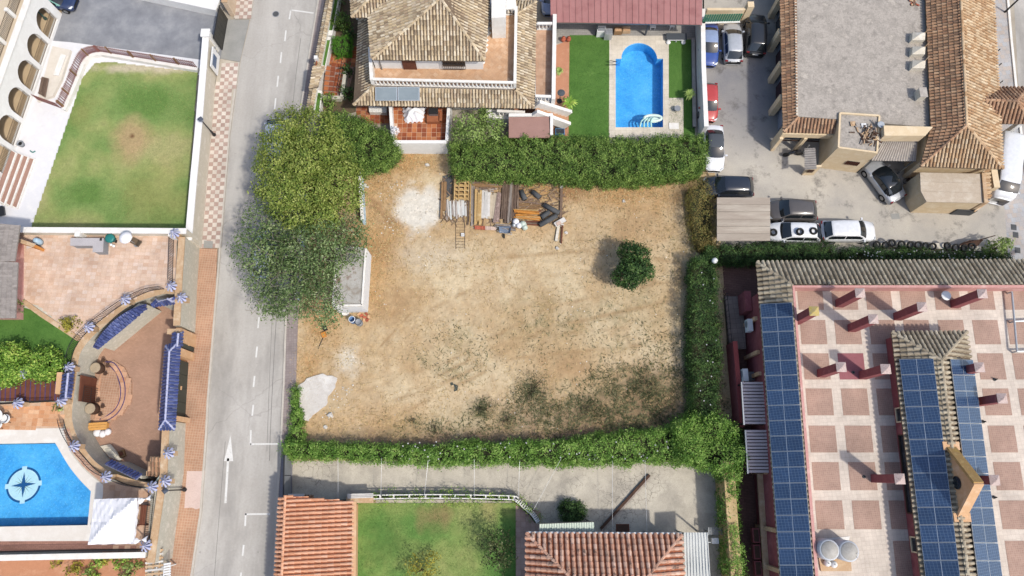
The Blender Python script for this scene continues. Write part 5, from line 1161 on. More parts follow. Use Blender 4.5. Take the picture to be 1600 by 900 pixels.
for i in range(7): MB().bar(P(256,882+i*4,zp),P(267,880+i*4,zp),.11,.05).build('louvre',M['white_plastic'],t)
for x in (257,266): MB().bar(P(x,880,zp-.07),P(x-2,912,zp-.07),.06,.08).build('frame',M['white_plastic'],t); p = P(x,884,1); MB().box((p.x,p.y,1.1),(.08,.08,2.2)).build('post',M['white_plastic'],t)
# ================================================================ THE LOT: TREES, HEDGES, TIMBER, SHED
def bl(lst,z,r,rz=None,zj=.8):
    out = []
    for x,y,*k in lst:
        q = k[0] if k else 1.; zz = z+random.uniform(-zj,zj)*.5; p = P(x,y,zz); out.append(((p.x,p.y,p.z),(r*q,r*q,(rz or r*.75)*q)))
    return out
tree('street_tree','big yellow green tree spreading over the pavement at the corner of the bare lot','tree',P(495,330),
     bl([(437,228,.85),(455,198,.8),(492,205),(437,262),(478,250,1.1),(512,240),(440,300,.9),(480,300,1.1),(525,285),(540,272,.6),(500,335,.8),(545,305,.6),(462,330,.8),(418,250,.5),(420,290,.6)],5.0,1.75),M['leaf_yellow'],M['bark'],.2,8,19,.24,.2,core=.3)
tree('street_tree','grey green feathery tree hanging over the road beside the small shed','tree',P(505,430),
     bl([(408,345,.9),(445,352),(395,388,.9),(430,395),(470,385,1.1),(505,372,.9),(540,355,.8),(560,375,.5),(410,430,.9),(450,435),(490,425,1.1),(420,468,.7),(460,470,.8),(500,468,.9),(505,400),(440,500-22,.6),(515,495,.5),(545,395,.6)],4.4,1.6,zj=1.6),M['leaf_grey'],M['bark_pale'],.19,5.4,15,.3,.22,core=.35)
tree('lot_tree','single dark green rounded tree standing alone on the bare lot','tree',P(981,428),
     bl([(985,395,.9),(1000,400,.8),(973,432,.8),(990,420,1.1),(1005,425,.8),(985,440,.6)],2.1,.95,1.05),M['leaf_dark'],M['bark'],.17,20,13,.13,.11,core=.3)
tree('garden_tree','pale green rounded tree beside the tiled porch behind the long hedge','tree',P(752,220),
     bl([(728,192),(755,185),(772,195,.8),(740,207),(765,208,.9),(718,208,.7)],2.8,.85),M['leaf_pale'],M['bark'],.19,12,9,.15,.1)
hz_ = 2.6
hedge('long_hedge','long clipped green hedge between the bare lot and the swimming pool garden',pz([(703,221),(800,211),(900,213),(1000,212),(1098,210),(1103,240),(1098,262),(1000,272),(900,272),(800,265),(712,262)],hz_),.02,hz_,M['leaf_hedge'],M['twig_core'],24,.21,8,.14,rough=.3)
hedge('corner_hedge','dense dark green hedge left of the white porch wall',pz([(505,172),(545,175),(580,195),(612,208),(617,235),(590,250),(552,258),(520,250),(500,205)],2.6),.02,2.6,M['leaf_hedge'],M['twig_core'],24,.2,8,.15,rough=.35)
hedge('dry_hedge','thin olive and reddish dry hedge at the car yard end of the lot',pz([(1080,288),(1112,283),(1118,335),(1120,378),(1095,382),(1083,335)],1.9),.02,1.9,M['leaf_dry'],M['twig_core'],22,.2,6,.2,rough=.45,asp=.25)
hedge('side_hedge','dark green hedge with white flowers along the right side of the lot',pz([(1085,402),(1118,398),(1125,500),(1126,600),(1118,660),(1090,655),(1085,560),(1084,470)],2.2),.02,2.2,M['leaf_dark'],M['twig_core'],22,.19,8,.15,rough=.35)
hedge('ivy_hedge','long bright green ivy covered wall between the bare lot and the concrete driveway',pz([(441,692),(470,694),(600,700),(750,695),(870,692),(960,682),(1040,672),(1085,660),(1090,718),(1000,722),(880,722),(720,722),(560,716),(442,712)],1.7),.02,1.7,M['leaf_ivy'],M['twig_core'],24,.2,8,.14,rough=.32)
hedge('ivy_mound','high mound of bright ivy at the corner of the driveway and red building',pz([(1060,668),(1090,650),(1125,648),(1155,668),(1160,705),(1150,735),(1105,728),(1068,715)],2.9),.02,2.9,M['leaf_ivy'],M['twig_core'],24,.22,8,.17,rough=.45)
hedge('ivy_strip','ivy strip climbing the yellow wall beside the red building',pz([(1136,730),(1154,728),(1155,780),(1158,850),(1168,905),(1146,905),(1141,820)],2.8),.02,2.8,M['leaf_ivy'],M['twig_core'],24,.2,8,.13,rough=.3)
hedge('ivy_border','narrow ivy border along the pavement beside the white concrete slab',pz([(456,606),(462,606),(467,650),(470,700),(446,702),(455,650)],.9),.02,.9,M['leaf_ivy'],M['twig_core'],30,.17,8,.1,rough=.4)
hedge('yard_hedge','dark flowering hedge on the wall between the car yard and red building, left half',pz([(1104,384),(1308,380),(1310,405),(1108,404)],1.8),.02,1.8,M['leaf_dark'],M['twig_core'],24,.18,8,.12,rough=.35)
hedge('yard_hedge','dark flowering hedge below the row of tyres beside the car yard',pz([(1320,388),(1450,390),(1578,398),(1582,412),(1450,409),(1320,407)],1.8),.02,1.8,M['leaf_dark'],M['twig_core'],24,.18,8,.12,rough=.35)
shrub('bush','rounded pale bush standing on the hedge by the right end of the tyre row','bush',(1546,394),.75,2.2,M['leaf_pale'],0,3,.18)
for (x,y,r,h,m_,lb) in [(755,640,.85,.7,'weed','low grey green weed bush at the shaded edge of the lot'),(829,613,1.35,.55,'weed','wide low weed patch in the middle of the lower lot'),(792,655,.5,.5,'weed','small weed bush beside the ivy right of the low grey bush'),(680,672,.5,.45,'weed','small dark weed tuft close to the ivy wall on the left'),(645,658,.4,.3,'weed','tiny weed tuft left of the others near the ivy wall'),(1010,600,.9,.4,'weed','sparse weed bush at the right shaded corner of the lot'),(915,640,.8,.35,'weed','flat weed clump between the shaded corner and the weed patch')]:
    shrub('weed_bush',lb,'weed',(x,y),r,h,M[m_],.02,4,.14,14,6,.16,None,None,.3)
# white flowers in the side hedges
mb = MB()
def flowers(px0,py0,px1,py1,z,n,name,lab=None):
    mb = MB()
    for i in range(n):
        p = P(random.uniform(px0,px1),random.uniform(py0,py1),z+random.uniform(-.3,.35)); mb.lathe(p,[(.0,0),(.06,.03),(.04,.06)],5,False)
    return mb
flowers(1088,410,1122,640,2.2,16,'').build('flowers',M['white_plastic'],None,kind='stuff'); flowers(1325,390,1560,404,1.9,50,'').build('flowers',M['white_plastic'],None,kind='stuff'); flowers(620,690,1080,720,1.6,60,'').build('flowers',M['white_plastic'],None,kind='stuff')
# concrete slab and rubble
slab = pz([(465,605),(480,592),(505,585),(528,590),(524,606),(514,620),(510,634),(490,648),(482,659),(474,655),(464,630)]); sl = [Vector((p.x+random.uniform(-.06,.06),p.y+random.uniform(-.06,.06),0)) for a,b in zip(slab,slab[1:]+slab[:1]) for p in (a,lerp(a,b,.33),lerp(a,b,.66))]
struct(MB().prism(sl,.01,.15).build('concrete_slab',mk('pale_slab',['#dbd6cf','#cfc8bf','#e3dfd8'],.9,grain=.1,fine=8)))
mb = MB()
def stone(mb,c,r):
    n = 6; a = [(c[0]+r*random.uniform(.6,1.1)*math.cos(k),c[1]+r*random.uniform(.6,1.1)*math.sin(k),c[2]) for k in [6.283*i/n for i in range(n)]]; b = [(lerp(c[0],p[0],.6),lerp(c[1],p[1],.6),c[2]+r*random.uniform(.4,.8)) for p in a]
    mb.add(a+b,[[i,(i+1) % n,n+(i+1) % n,n+i] for i in range(n)]+[[n+i for i in range(n)]])
for i in range(380):
    x,y = random.uniform(480,1070),random.uniform(255,690); p = P(x,y); stone(mb,(p.x,p.y,.05),random.uniform(.02,.07))
for cx,cy,s,n in ((655,330,30,40),(547,560,10,30),(535,620,14,30),(515,650,10,14),(612,350,14,30),(610,300,18,24)):
    for i in range(n): p = P(random.gauss(cx,s*.6),random.gauss(cy,s*.7)); stone(mb,(p.x,p.y,.05),random.uniform(.03,.10))
mb.build('rubble',mk('pale_rubble',['#e6e1d8','#cfc6b8'],2,isl=.18),None,kind='stuff')
for i,(x,y,r,lb) in enumerate([(516,649,.3,'white lump of rubble below the concrete slab'),(508,667,.22,'smaller white lump of rubble close to the ivy wall'),(974,315,.2,'white paper scrap lying on dry grass right of the timber'),(667,258,.25,'white scrap on dry grass below the porch wall'),(870,388,.22,'white stone on the sand below the concrete beams'),(884,364,.2,'white square scrap beside the concrete beams'),(571,291,.32,'pale square block beside the light blue lot wall')]):
    p = P(x,y); mb = MB(); stone(mb,(p.x,p.y,.06),r); stone(mb,(p.x+r*.6,p.y-r*.3,.06),r*.5); tag(mb.build('rubble_lump',M['plank_white']),lb,'rubble')
# shed and lot wall
t = thing('small_shed','small white shed with a rusty grey roof under the grey green tree','shed',P(560,450)); sz = 2.1
e = [P(520,480,sz),P(567,479,sz),P(573,388,sz),P(527,383,sz)]
MB().prism(e,.01,sz).build('wall_body',mk('white_shed_wall',['#f2f2f0','#e4e6e8'],1.5,stain=('#a8c6dc',1.1,.6,.7)),t)
c = sum(e,Vector((0,0,0)))/4; MB().prism([lerp(c,p,.97) for p in e],sz+.002,sz+.05).build('roof',mk('rusty_roof',['#8b7a68','#a9a59d','#b9b7b2','#7a5a45'],.9,grain=.2),t)
for a,b in ((e[1],e[2]),(e[0],e[1]),(e[3],e[0])): MB().bar(lerp(a,c,.03)+Vector((0,0,.1)),lerp(b,c,.03)+Vector((0,0,.1)),.16,.18).build('parapet',M['white_cap'],t)
t = thing('step_slab','white slab leaning at the foot of the small shed','slab',P(539,489)); MB().box(P(539,489,.06),(.7,.3,.08)).build('slab_body',M['white_cap'],t); MB().box(P(539,491,.13),(.5,.2,.06)).build('slab_top',M['white_cap'],t)
lw = wallbar('lot_wall','low light blue painted wall under the yellow green tree at the lot edge','wall',pz([(566,272),(569,318),(571,352)]),.2,.01,1.2,mk('pale_blue_wall',['#cfe4ee','#b9d6e6','#e8eef0'],1.5),M['white_cap'],.06,.06)
wallbar('lot_street_wall','broken blue and white wall hidden under the trees along the pavement','wall',pz([(478,300),(474,400),(470,470)]),.2,.01,1.3,bpy.data.materials['pale_blue_wall'],M['white_cap'],.06,.06)
for i,(x,y,m_,lb) in enumerate([(553,502,'blue_barrel','open blue plastic barrel beside the small shed'),(563,506,'grey_plastic','grey covered barrel right of the blue barrel by the shed')]):
    p = P(x,y); t = thing('barrel',lb,'barrel',p); MB().lathe(p,[(.24,.01),(.28,.3),(.28,.6),(.25,.8),(.22,.8),(.2,.3 if i == 0 else .78)],16).build('barrel_body',M[m_],t,True); MB().lathe((p.x,p.y,.79),[(.27,0),(.27,.03),(.23,.04)],16,False).build('rim',M['white_plastic'] if i == 0 else M['dark_fabric'],t)
t = thing('brick_heap','few loose orange bricks scattered behind the barrels','bricks',P(568,497))
for x,y in [(565,493),(570,496),(574,500),(569,500),(576,495),(561,491),(573,491)]: MB().box(P(x,y,.12),(.3,.18,.12),random.random()*3).build('brick',M['brick_red'] if random.random() < .5 else M['orange_wall'],t)
t = thing('hand_tiller','rusty orange garden tool lying in dry grass near the pavement','tool',P(508,516)); MB().tube([P(497,545,.06),P(506,525,.12),P(509,508,.3)],.03,5).build('handle',M['iron'],t); MB().box(P(506,523,.16),(.35,.4,.22),.4).build('motor',M['plank_orange'],t); MB().box(P(508,513,.22),(.3,.35,.3),.4).build('engine',M['black_plastic'],t)
t = thing('plastic_sheet','dark green plastic scrap lying on the sand in the lower lot','litter',P(712,606)); mb = MB(); mb.prism(pz([(709,600),(716,603),(715,610),(710,612),(711,606)]),.05,.16); mb.build('sheet',M['green_door'],t); MB().box(P(706,600,.1),(.2,.2,.08),.4).build('scrap',M['green_door'],t)
tr2 = bpy.data.objects['street_tree.001']; mb = MB()
for i in range(150):
    p = P(random.uniform(385,555),random.uniform(335,490),random.uniform(3.6,5.6)); d_ = Vector((random.gauss(0,1),random.gauss(0,1),random.uniform(-.1,.5))).normalized()*random.uniform(.4,1.1); mb.tube([p-d_*.5,p+Vector((0,0,.08)),p+d_*.5],.022,4,.008)
mb.build('twigs',M['bark_pale'],tr2,kind='stuff')
# ---- timber yard
def planks(name,label,rows,mats,z0=.06,lay=1,w=.14,h=.06,cat='timber',group=None,jitter=.05,part='plank'):
    """rows: list of ((x0,y0),(x1,y1)) board centre lines"""
    c = P(*rows[len(rows) // 2][0]); t = thing(name,label,cat,(c.x,c.y,.02),group)
    for l in range(lay):
        for i,(a,b) in enumerate(rows):
            z = z0+l*(h+.012)+h/2+random.uniform(0,.03); j = lambda: Vector((random.uniform(-jitter,jitter),random.uniform(-jitter,jitter)*3,random.uniform(0,.02)))
            MB().bar(P(*a,z)+j(),P(*b,z)+j(),w*random.uniform(.8,1.15),h).build(part,random.choice(mats),t)
    return t
def fan(x0,x1,n,y0,y1,sk=0,vary=5): return [((x0+(x1-x0)*i/max(n-1,1)+sk,y0+random.uniform(-vary,vary)*.6),(x0+(x1-x0)*i/max(n-1,1),y1+random.uniform(-vary,vary))) for i in range(n)]
def fanh(y0,y1,n,x0,x1,vary=5,sk=0): return [((x0+random.uniform(-vary,vary),y0+(y1-y0)*i/max(n-1,1)),(x1+random.uniform(-vary,vary),y0+(y1-y0)*i/max(n-1,1)+sk)) for i in range(n)]
t = thing('scaffold_frames','stack of yellow wooden ladder frames on the left of the timber pile','frames',P(720,290))
for l in range(3):
    for x in (709.5+l,716+l,729-l,733): MB().bar(P(x,271,.35+.12*l),P(x-1.5,313,.35+.12*l),.09,.08).build('rail',M['plank_yellow'],t)
    for k in range(6): MB().bar(P(710+l,275+k*6.6+l*1.5,.40+.12*l),P(732,275+k*6.6+l*1.5,.40+.12*l),.08,.06).build('rung',M['plank_yellow'],t)
MB().prism(pz([(709,272),(733,272),(732,313),(708,313)]),.03,.3).build('base_stack',M['wood_dark'],t)
t = thing('rubber_mat','black plastic sheeting beside the yellow ladder frames','sheet',P(700,285)); MB().prism(pz([(692,276),(706,272),(707,303),(698,310),(690,300)]),.03,.12).build('sheet',M['bitumen'],t); MB().prism(pz([(695,282),(703,279),(703,296),(697,300)]),.12,.17).build('fold',M['bitumen'],t)
planks('timber_stack','two long orange brown beams at the far left of the timber pile',[((692,286),(689,343)),((695.5,285),(694,330))],[M['wood']],.05,2,.2,.12)
planks('timber_stack','grey and white boards stacked below the yellow ladder frames',fan(698,728,11,312,339,-1),[M['plank_grey'],M['plank_white'],M['corr_white']],.05,2,.15,.06,jitter=.05)
planks('timber_stack','thin grey boards right of the yellow ladder frames',fan(731,740,4,282,350,1),[M['plank_grey'],M['plank_yellow'],M['plank_brown']],.05,2,.12,.06)
planks('timber_stack','two broad ochre beams in the middle of the timber pile',[((744,298),(743.5,351)),((751,297),(749.5,350)),((747.5,299),(747,345))],[M['plank_yellow']],.05,3,.2,.1)
planks('timber_stack','white panels leaning flat between ochre beams and mottled beam',fan(754,763,3,300,340,1,2),[M['plank_white']],.1,3,.3,.06)
planks('timber_stack','pale beige boards next to the white panels',fan(766,772,2,304,341,1.5,2),[mk('beige_plank',['#cdbda4','#bfae94'],2.5,orand=.1)],.08,3,.3,.06)
planks('timber_stack','mottled pink and grey beam in the timber pile',[((779,302),(773,347)),((781.5,303),(777,345))],[mk('mottled_plank',['#a58d84','#8d776d','#c0a59b'],3)],.08,3,.22,.08)
planks('timber_stack','row of long grey brown planks right of the mottled beam',fan(784,803,8,286,345,3,6),[M['plank_grey'],M['plank_brown'],M['plank_brown']],.05,3,.15,.07,jitter=.06)
planks('timber_stack','rough orange brown boards laid crosswise at the top under the hedge',fanh(272,290,9,744,780,6),[M['wood'],M['plank_brown'],M['wood']],.05,3,.14,.05)
planks('timber_stack','small dark boards crosswise above the white panels',fanh(291,298,4,750,776,4),[M['plank_brown'],M['plank_grey']],.05,2,.12,.05)
planks('pole_stack','bundle of bright orange scaffold poles lying crosswise',fanh(328,343,9,805,842,3,1),[M['plank_orange'],M['plank_yellow'],M['plank_orange']],.25,2,.07,.07,jitter=.05,part='pole')
planks('timber_stack','brown boards lying crosswise above the orange poles',fanh(312,327,7,806,844,4,1),[M['plank_brown'],M['wood'],M['plank_grey']],.05,2,.12,.06)
planks('timber_stack','dark boards crosswise under the orange poles',fanh(330,350,6,805,843,4,1),[M['plank_brown'],M['wood_brown']],.04,2,.15,.06)
planks('timber_stack','brown boards standing on edge left of the black rolls',fan(805,809,2,290,325,1),[M['plank_brown']],.05,3,.12,.08)
planks('timber_stack','thick grey plank in front of the long planks by the wheelbarrow',[((774,351.5),(806,356)),((773,354),(805,358))],[M['plank_brown'],M['plank_grey']],.1,2,.2,.08)
first = None
for i,(a,b,lb) in enumerate([((814,298),(821,312),'black bitumen roll lying nearly upright at the left of the rolls'),((832,299),(844,309),'black bitumen roll lying slanted beside the dry grass'),((850,320),(874,333),'longest black bitumen roll reaching the concrete beam'),((846,340),(858,331),'short black bitumen roll between the two long ones'),((843,352),(870,337),'long grey black roll lowest of the rolls')]):
    p,q = P(*a,.35),P(*b,.35); t = thing('bitumen_roll',lb,'roll',((p.x+q.x)/2,(p.y+q.y)/2,.02),'black rolls beside the orange poles'); MB().tube([p,q],.21,14).build('roll_body',M['bitumen'],t,True)
    for e_,o_ in ((p,q),(q,p)): d_ = (e_-o_).normalized(); MB().tube([e_+d_*.002,e_+d_*.012],.1,10).build('roll_core',M['rubber'],t)
t = thing('brick_stack','row of red and pale bricks in front of the ochre beams','bricks',P(760,355))
for i in range(12):
    for l in range(2): p = P(743+i*2.75,355.5+i*.15,.08+.13*l); MB().box((p.x,p.y,p.z),(.13,.3,.12),.05).build('brick',M['brick_red'] if i < 6 else M['brick_pale'],t)
t = thing('wheelbarrow','blue grey wheelbarrow tipped in front of the timber pile','wheelbarrow',P(790,362)); p = P(789,360,.4)
mb = MB(); a = [(p.x+x,p.y+y,p.z+z) for x,y,z in ((-.45,-.28,.12),(.45,-.28,.12),(.5,.3,.15),(-.5,.3,.15))]; b = [(p.x+x,p.y+y,p.z+z) for x,y,z in ((-.25,-.15,-.15),(.25,-.15,-.15),(.3,.2,-.15),(-.3,.2,-.15))]
mb.add(a+b,[[0,1,5,4],[1,2,6,5],[2,3,7,6],[3,0,4,7],[7,6,5,4]]); mb.build('tray',mk('grey_blue_tray',['#7f8ea3','#6d7a8c'],3),t)
for s in (-1,1): MB().tube([P(777,357,.5)+Vector((0,s*.2,0)),p+Vector((0,s*.22,-.1)),P(800,366,.2)+Vector((0,s*.05,0))],.025,6).build('handle',M['steel_lt'],t)
q = P(788,369,.2); MB().tube([(q.x-.05,q.y,.2),(q.x+.05,q.y,.2)],.19,14).build('wheel',M['rubber'],t)
t = thing('rubble_sacks','white and pale green sacks beside the wheelbarrow','sacks',P(812,352))
for x,y,r,m_ in [(806,348,.3,'canvas'),(811,354,.26,'canvas'),(817,352,.32,'corr_green'),(820,357,.26,'corr_green'),(803,354,.2,'steel_lt')]:
    p = P(x,y); MB().lathe((p.x,p.y,.03),[(r*.8,0),(r,.2),(r*.8,.4),(r*.25,.5)],9).build('sack',M[m_],t,True)
for i,(a,b,lb) in enumerate([((877.5,290),(876,355),'long dark concrete beam right of the black rolls'),((873,352),(869,377),'short pale concrete beam below the long dark one'),((879,350),(877,380),'thin brown beam beside the short concrete beam')]):
    t = thing('concrete_beam',lb,'beam',P(*a)); m_ = [M['plank_brown'],M['beige_wall'],M['wood_brown']][i]; MB().bar(P(*a,.15),P(*b,.15),.22 if i < 2 else .12,.2).build('beam_body',m_,t); MB().bar(P(*a,.27) ,lerp(P(*a,.27),P(*b,.27),.06),.26,.05).build('beam_end',M['plank_white'],t)
t = thing('white_block','white broken block lying across the concrete beams','block',P(874,347)); mb = MB(); mb.box(P(875,347,.36),(1.0,.38,.16),.55); mb.build('block_body',M['plank_white'],t); MB().box(P(873,349,.47),(.4,.3,.07),.5).build('block_chip',M['brick_pale'],t)
mb = MB()
for i in range(380):
    x,y = random.uniform(690,882),random.uniform(272,350); p = P(x,y); an = random.gauss(1.5,.6) if x < 805 else random.gauss(.2,.5); d_ = Vector((math.cos(an),math.sin(an),random.uniform(-.1,.1)))*random.uniform(.15,.55); z_ = random.uniform(.05,.22); mb.bar(Vector((p.x,p.y,z_))-d_,Vector((p.x,p.y,z_))+d_,random.uniform(.03,.11),.03)
mb.build('wood_scraps',mk('scrap_wood',['#6f5a49','#8a725c','#a38a6e'],3,isl=.4),None,kind='stuff')
t = thing('rusty_ladder','rusty wire ladder lying on the sand below the grey boards','ladder',P(718,368))
for x in (712,726): MB().tube([P(x,345,.1),P(x+.5,389,.1)],.02,5).build('rail',M['bronze'],t)
for k in range(10): MB().tube([P(712,346+k*4.5,.1),P(726.3,346+k*4.5,.1)],.013,4).build('rung',M['bronze'],t)
t = thing('white_pot','white square pot left on the rusty ladder','pot',P(723,367)); MB().box(P(723,367,.18),(.26,.26,.16)).build('pot_body',M['white_plastic'],t); MB().box(P(723,367,.265),(.18,.18,.02)).build('pot_opening',M['plank_white'],t)
# ================================================================ VILLA BEHIND THE HEDGE (top middle)
vl = thing('villa','two storey villa with weathered beige tile roofs and white balustrades behind the hedge','house',P(690,100))
ZE,ZF,ZU = 3.0,3.8,6.0
SW,SE,TL,TR = P(552,164,ZE),P(834,169,ZE),P(583,135,4.),P(806,141,4.); NE,NEi = P(838,3,ZE),P(808,22,4.); NW,NWi = P(563,-10,ZE),P(578,-10,4.)
MB().prism([v2(p) for p in (P(586,132,ZF),P(804,138,ZF),P(807,20,ZF),P(800,-110,ZF),P(578,-110,ZF))],.01,ZF).build('wall',M['white_wall'],vl)
lowr = roof(vl,[[SW,SE,TR,TL],[NW,SW,TL,NWi],[SE,NE,NEi,TR],[NE,P(780,-2,ZE),P(782,20,4.),NEi]],[(SW,TL),(SE,TR),(NE,NEi)],M['roof_beige'],M['under'],.26,.38)
tf = MB().sheet([[v2(p) for p in (P(583,134,ZF),P(806,140,ZF),P(808,20,ZF),P(775,20,ZF),P(757,100,ZF),P(583,100,ZF))]],ZF+.01).build('terrace_floor',M['grout'],vl)
floor_tiles([v2(p) for p in (P(586,131,ZF),P(802,137,ZF),P(805,24,ZF),P(770,24,ZF),P(756,100,ZF),P(586,100,ZF))],ZF+.01,.33,.33,.015,R(45),M['terra4'],tf)
MB().prism([v2(p) for p in (P(587,107,ZF),P(755,108.5,ZF),P(768,-110,ZF),P(572,-110,ZF))],ZF-.1,ZU-.1).build('upper_wall',M['white_wall'],vl)
SWu,SEu,aS,aN = P(582,93,ZU),P(757,95,ZU),P(688,-3,8.9),P(690,-110,8.9)
W0,W1_,W2_,W3_ = P(549,27,ZU+.05),P(612,27,ZU+.05),P(655,-10,7.3),P(585,-10,7.3)
roof(vl,[[SWu,SEu,aS],[P(566,-110,ZU),SWu,aS,aN],[SEu,P(776,-110,ZU),aN,aS]],[(SWu,aS),(SEu,aS),(aS,aN)],M['roof_beige'],M['under'],.26,.38,label='upper hipped roof of the villa',name='upper_roof')
roof(vl,[[W0,W1_,W2_,W3_],[P(546,-70,ZU+.05),W0,W3_,P(583,-50,7.3)]],[(W0,W3_)],M['roof_beige'],M['under'],.26,.38,name='wing_roof')
MB().prism([v2(p) for p in (P(556,29,ZE),P(580,29,ZE),P(580,-80,ZE),P(554,-80,ZE))],2.9,ZU).build('wing_wall',M['white_wall'],vl)
MB().prism([v2(p) for p in (P(768,28,6.6),P(790,27,6.6),P(791,-30,6.6),P(768,-30,6.6))],ZF-.1,6.6).build('white_tower',M['white_cap'],vl)
balustrade('',P(586,132.5,ZF),P(802,138,ZF),ZF+.01,.92,M['white_cap'],vl)
MB().ribbon([P(804.5,139,ZF),P(806.5,20,ZF)],.24,ZF-.3,ZF+.9).build('parapet',M['white_cap'],vl); MB().ribbon([P(584,134,ZF),P(581,84,ZF)],.28,ZF-.3,ZF+.95).build('parapet',M['white_cap'],vl)
balustrade('',P(785,24,ZF),P(803,22,ZF),ZF+.01,.92,M['white_cap'],vl)
t_ = MB()
a,b = P(693,107.8,ZF),P(728,108.2,ZF)
mb = MB()
for i in range(13): q = lerp(a,b,i/12); mb.bar((q.x,q.y-.25,ZF+.4),(q.x,q.y-.25,ZU-.25),.03,.03,(0,1,0))
for z_ in (ZF+.4,ZF+1.1,ZU-.25): mb.bar((a.x,a.y-.25,z_),(b.x,b.y-.25,z_),.04,.04)
g_ = mb.build('window_grille',M['iron'],vl); MB().poly([(a.x,a.y-.012,ZF+.4),(b.x,b.y-.012,ZF+.4),(b.x,b.y-.012,ZU-.3),(a.x,a.y-.012,ZU-.3)]).build('pane',M['pane'],g_)
a,b = P(631,107.8,ZF),P(652,108,ZF); dr_ = MB().bar((a.x,a.y-.04,ZF+1.0),(b.x,b.y-.04,ZF+1.0),.06,2.0).build('terrace_door',M['wood_brown'],vl)
a = P(597,107,ZF); mb = MB(); mb.tube([(a.x,a.y-.1,ZF),(a.x,a.y-.1,ZF+1.8),(a.x-.6,a.y-.1,ZF+1.8)],.05,6); mb.build('drain_pipe',M['grey_metal'],vl)
t = thing('solar_collector','pair of grey solar thermal collectors on the lower villa roof','solar collector',P(620,147,3.6))
for x0,x1 in ((586.5,620.5),(621.5,655.5)):
    q = [P(x0,157,3.56),P(x1,157,3.56),P(x1,136,4.26),P(x0,136,4.26)]; n_ = Vector((0,0,.07)); mb = MB(); mb.add([p-n_ for p in q]+q,[[0,3,2,1],[0,1,5,4],[1,2,6,5],[2,3,7,6],[3,0,4,7],[4,5,6,7]]); fr = mb.build('collector_panel',M['panel_frame'],t); c = sum(q,Vector((0,0,0)))/4; MB().poly([lerp(c,p,.94)+Vector((0,0,.006)) for p in q]).build('absorber_glass',M['collector'],fr)
# lower east terrace and stairs
ZT = 2.2
MB().prism([v2(p) for p in (P(836,150,ZT),P(866,152,ZT),P(868,36,ZT),P(838,36,ZT))],.01,ZT).build('east_terrace',M['white_wall'],vl)
et = MB().sheet([[v2(p) for p in (P(837,150,ZT),P(862,151,ZT),P(864,40,ZT),P(839,40,ZT))]],ZT+.006).build('east_terrace_floor',M['grout'],vl)
floor_tiles([v2(p) for p in (P(837,149,ZT),P(862,150,ZT),P(864,42,ZT),P(839,42,ZT))],ZT+.006,.33,.33,.015,0,mk_tile('east_floor_tile',['#cba283','#d5ae90','#c29676']),et)
MB().ribbon([P(864,163,ZT),P(866,32,ZT)],.32,ZT,ZT+.9).build('parapet',M['white_cap'],vl)
balustrade('',P(839,46,ZT),P(862,46,ZT),ZT+.01,.9,M['white_cap'],vl); balustrade('',P(836,158,ZT),P(860,159,ZT),ZT+.01,.9,M['white_cap'],vl)
MB().prism([v2(p) for p in (P(836,152,ZT),P(866,152,ZT),P(866,166,ZT),P(836,165,ZT))],.01,ZT).build('stair_landing',M['white_wall'],vl)
sg = thing('garden_stairs','white walled stairs with orange treads going down to the pool lawn','stairs',P(862,178))
a0,b0,a1,b1 = P(838,167,2.2),P(834,181,2.2),P(888,182,.2),P(886,200,.2)
for i in range(9):
    t0,t1 = i/9,(i+1)/9; z_ = 2.2-2.0*i/9; MB().prism([v2(lerp(a0,a1,t0)),v2(lerp(b0,b1,t0)),v2(lerp(b0,b1,t1)),v2(lerp(a0,a1,t1))],.01,z_).build('step',mk('stair_tread',['#c99b76','#c08f6a'],2) if i == 0 else bpy.data.materials['stair_tread'],sg)
for (p,q) in ((a0,a1),(b0,b1)):
    mb = MB(); mb.bar(p+Vector((0,0,.45)),q+Vector((0,0,.45)),.28,.95); mb.build('stair_wall',M['white_cap'],sg)
aw = thing('brown_awning','flat mauve brown awning roof beside the white stairs by the hedge','awning',P(827,193))
MB().prism([v2(p) for p in (P(795,183,2.5),P(858,182,2.5),P(859,215,2.5),P(795,215,2.5))],2.42,2.5).build('awning_sheet',mk('mauve_awning',['#ab8478','#a07a6e'],.8),aw)
MB().prism([v2(p) for p in (P(795,177,2.4),P(864,177,2.4),P(864,182,2.4),P(795,182,2.4))],.01,2.4).build('wall_body',M['white_wall'],aw); MB().prism([v2(p) for p in (P(859.5,182.5,2.4),P(864,182.5,2.4),P(864,212,2.4),P(859.5,212,2.4))],.01,2.55).build('side_wall',M['white_cap'],aw)
balustrade('white balustrade between the villa eave and the pale green tree',P(777,181,1.4),P(820,183,1.4),1.4,.9,M['white_cap'])
MB().prism([v2(p) for p in (P(760,184,1.4),P(795,186,1.4),P(795,176,1.4),P(760,170,1.4))],.01,1.4).build('side_landing',M['white_wall'],vl)
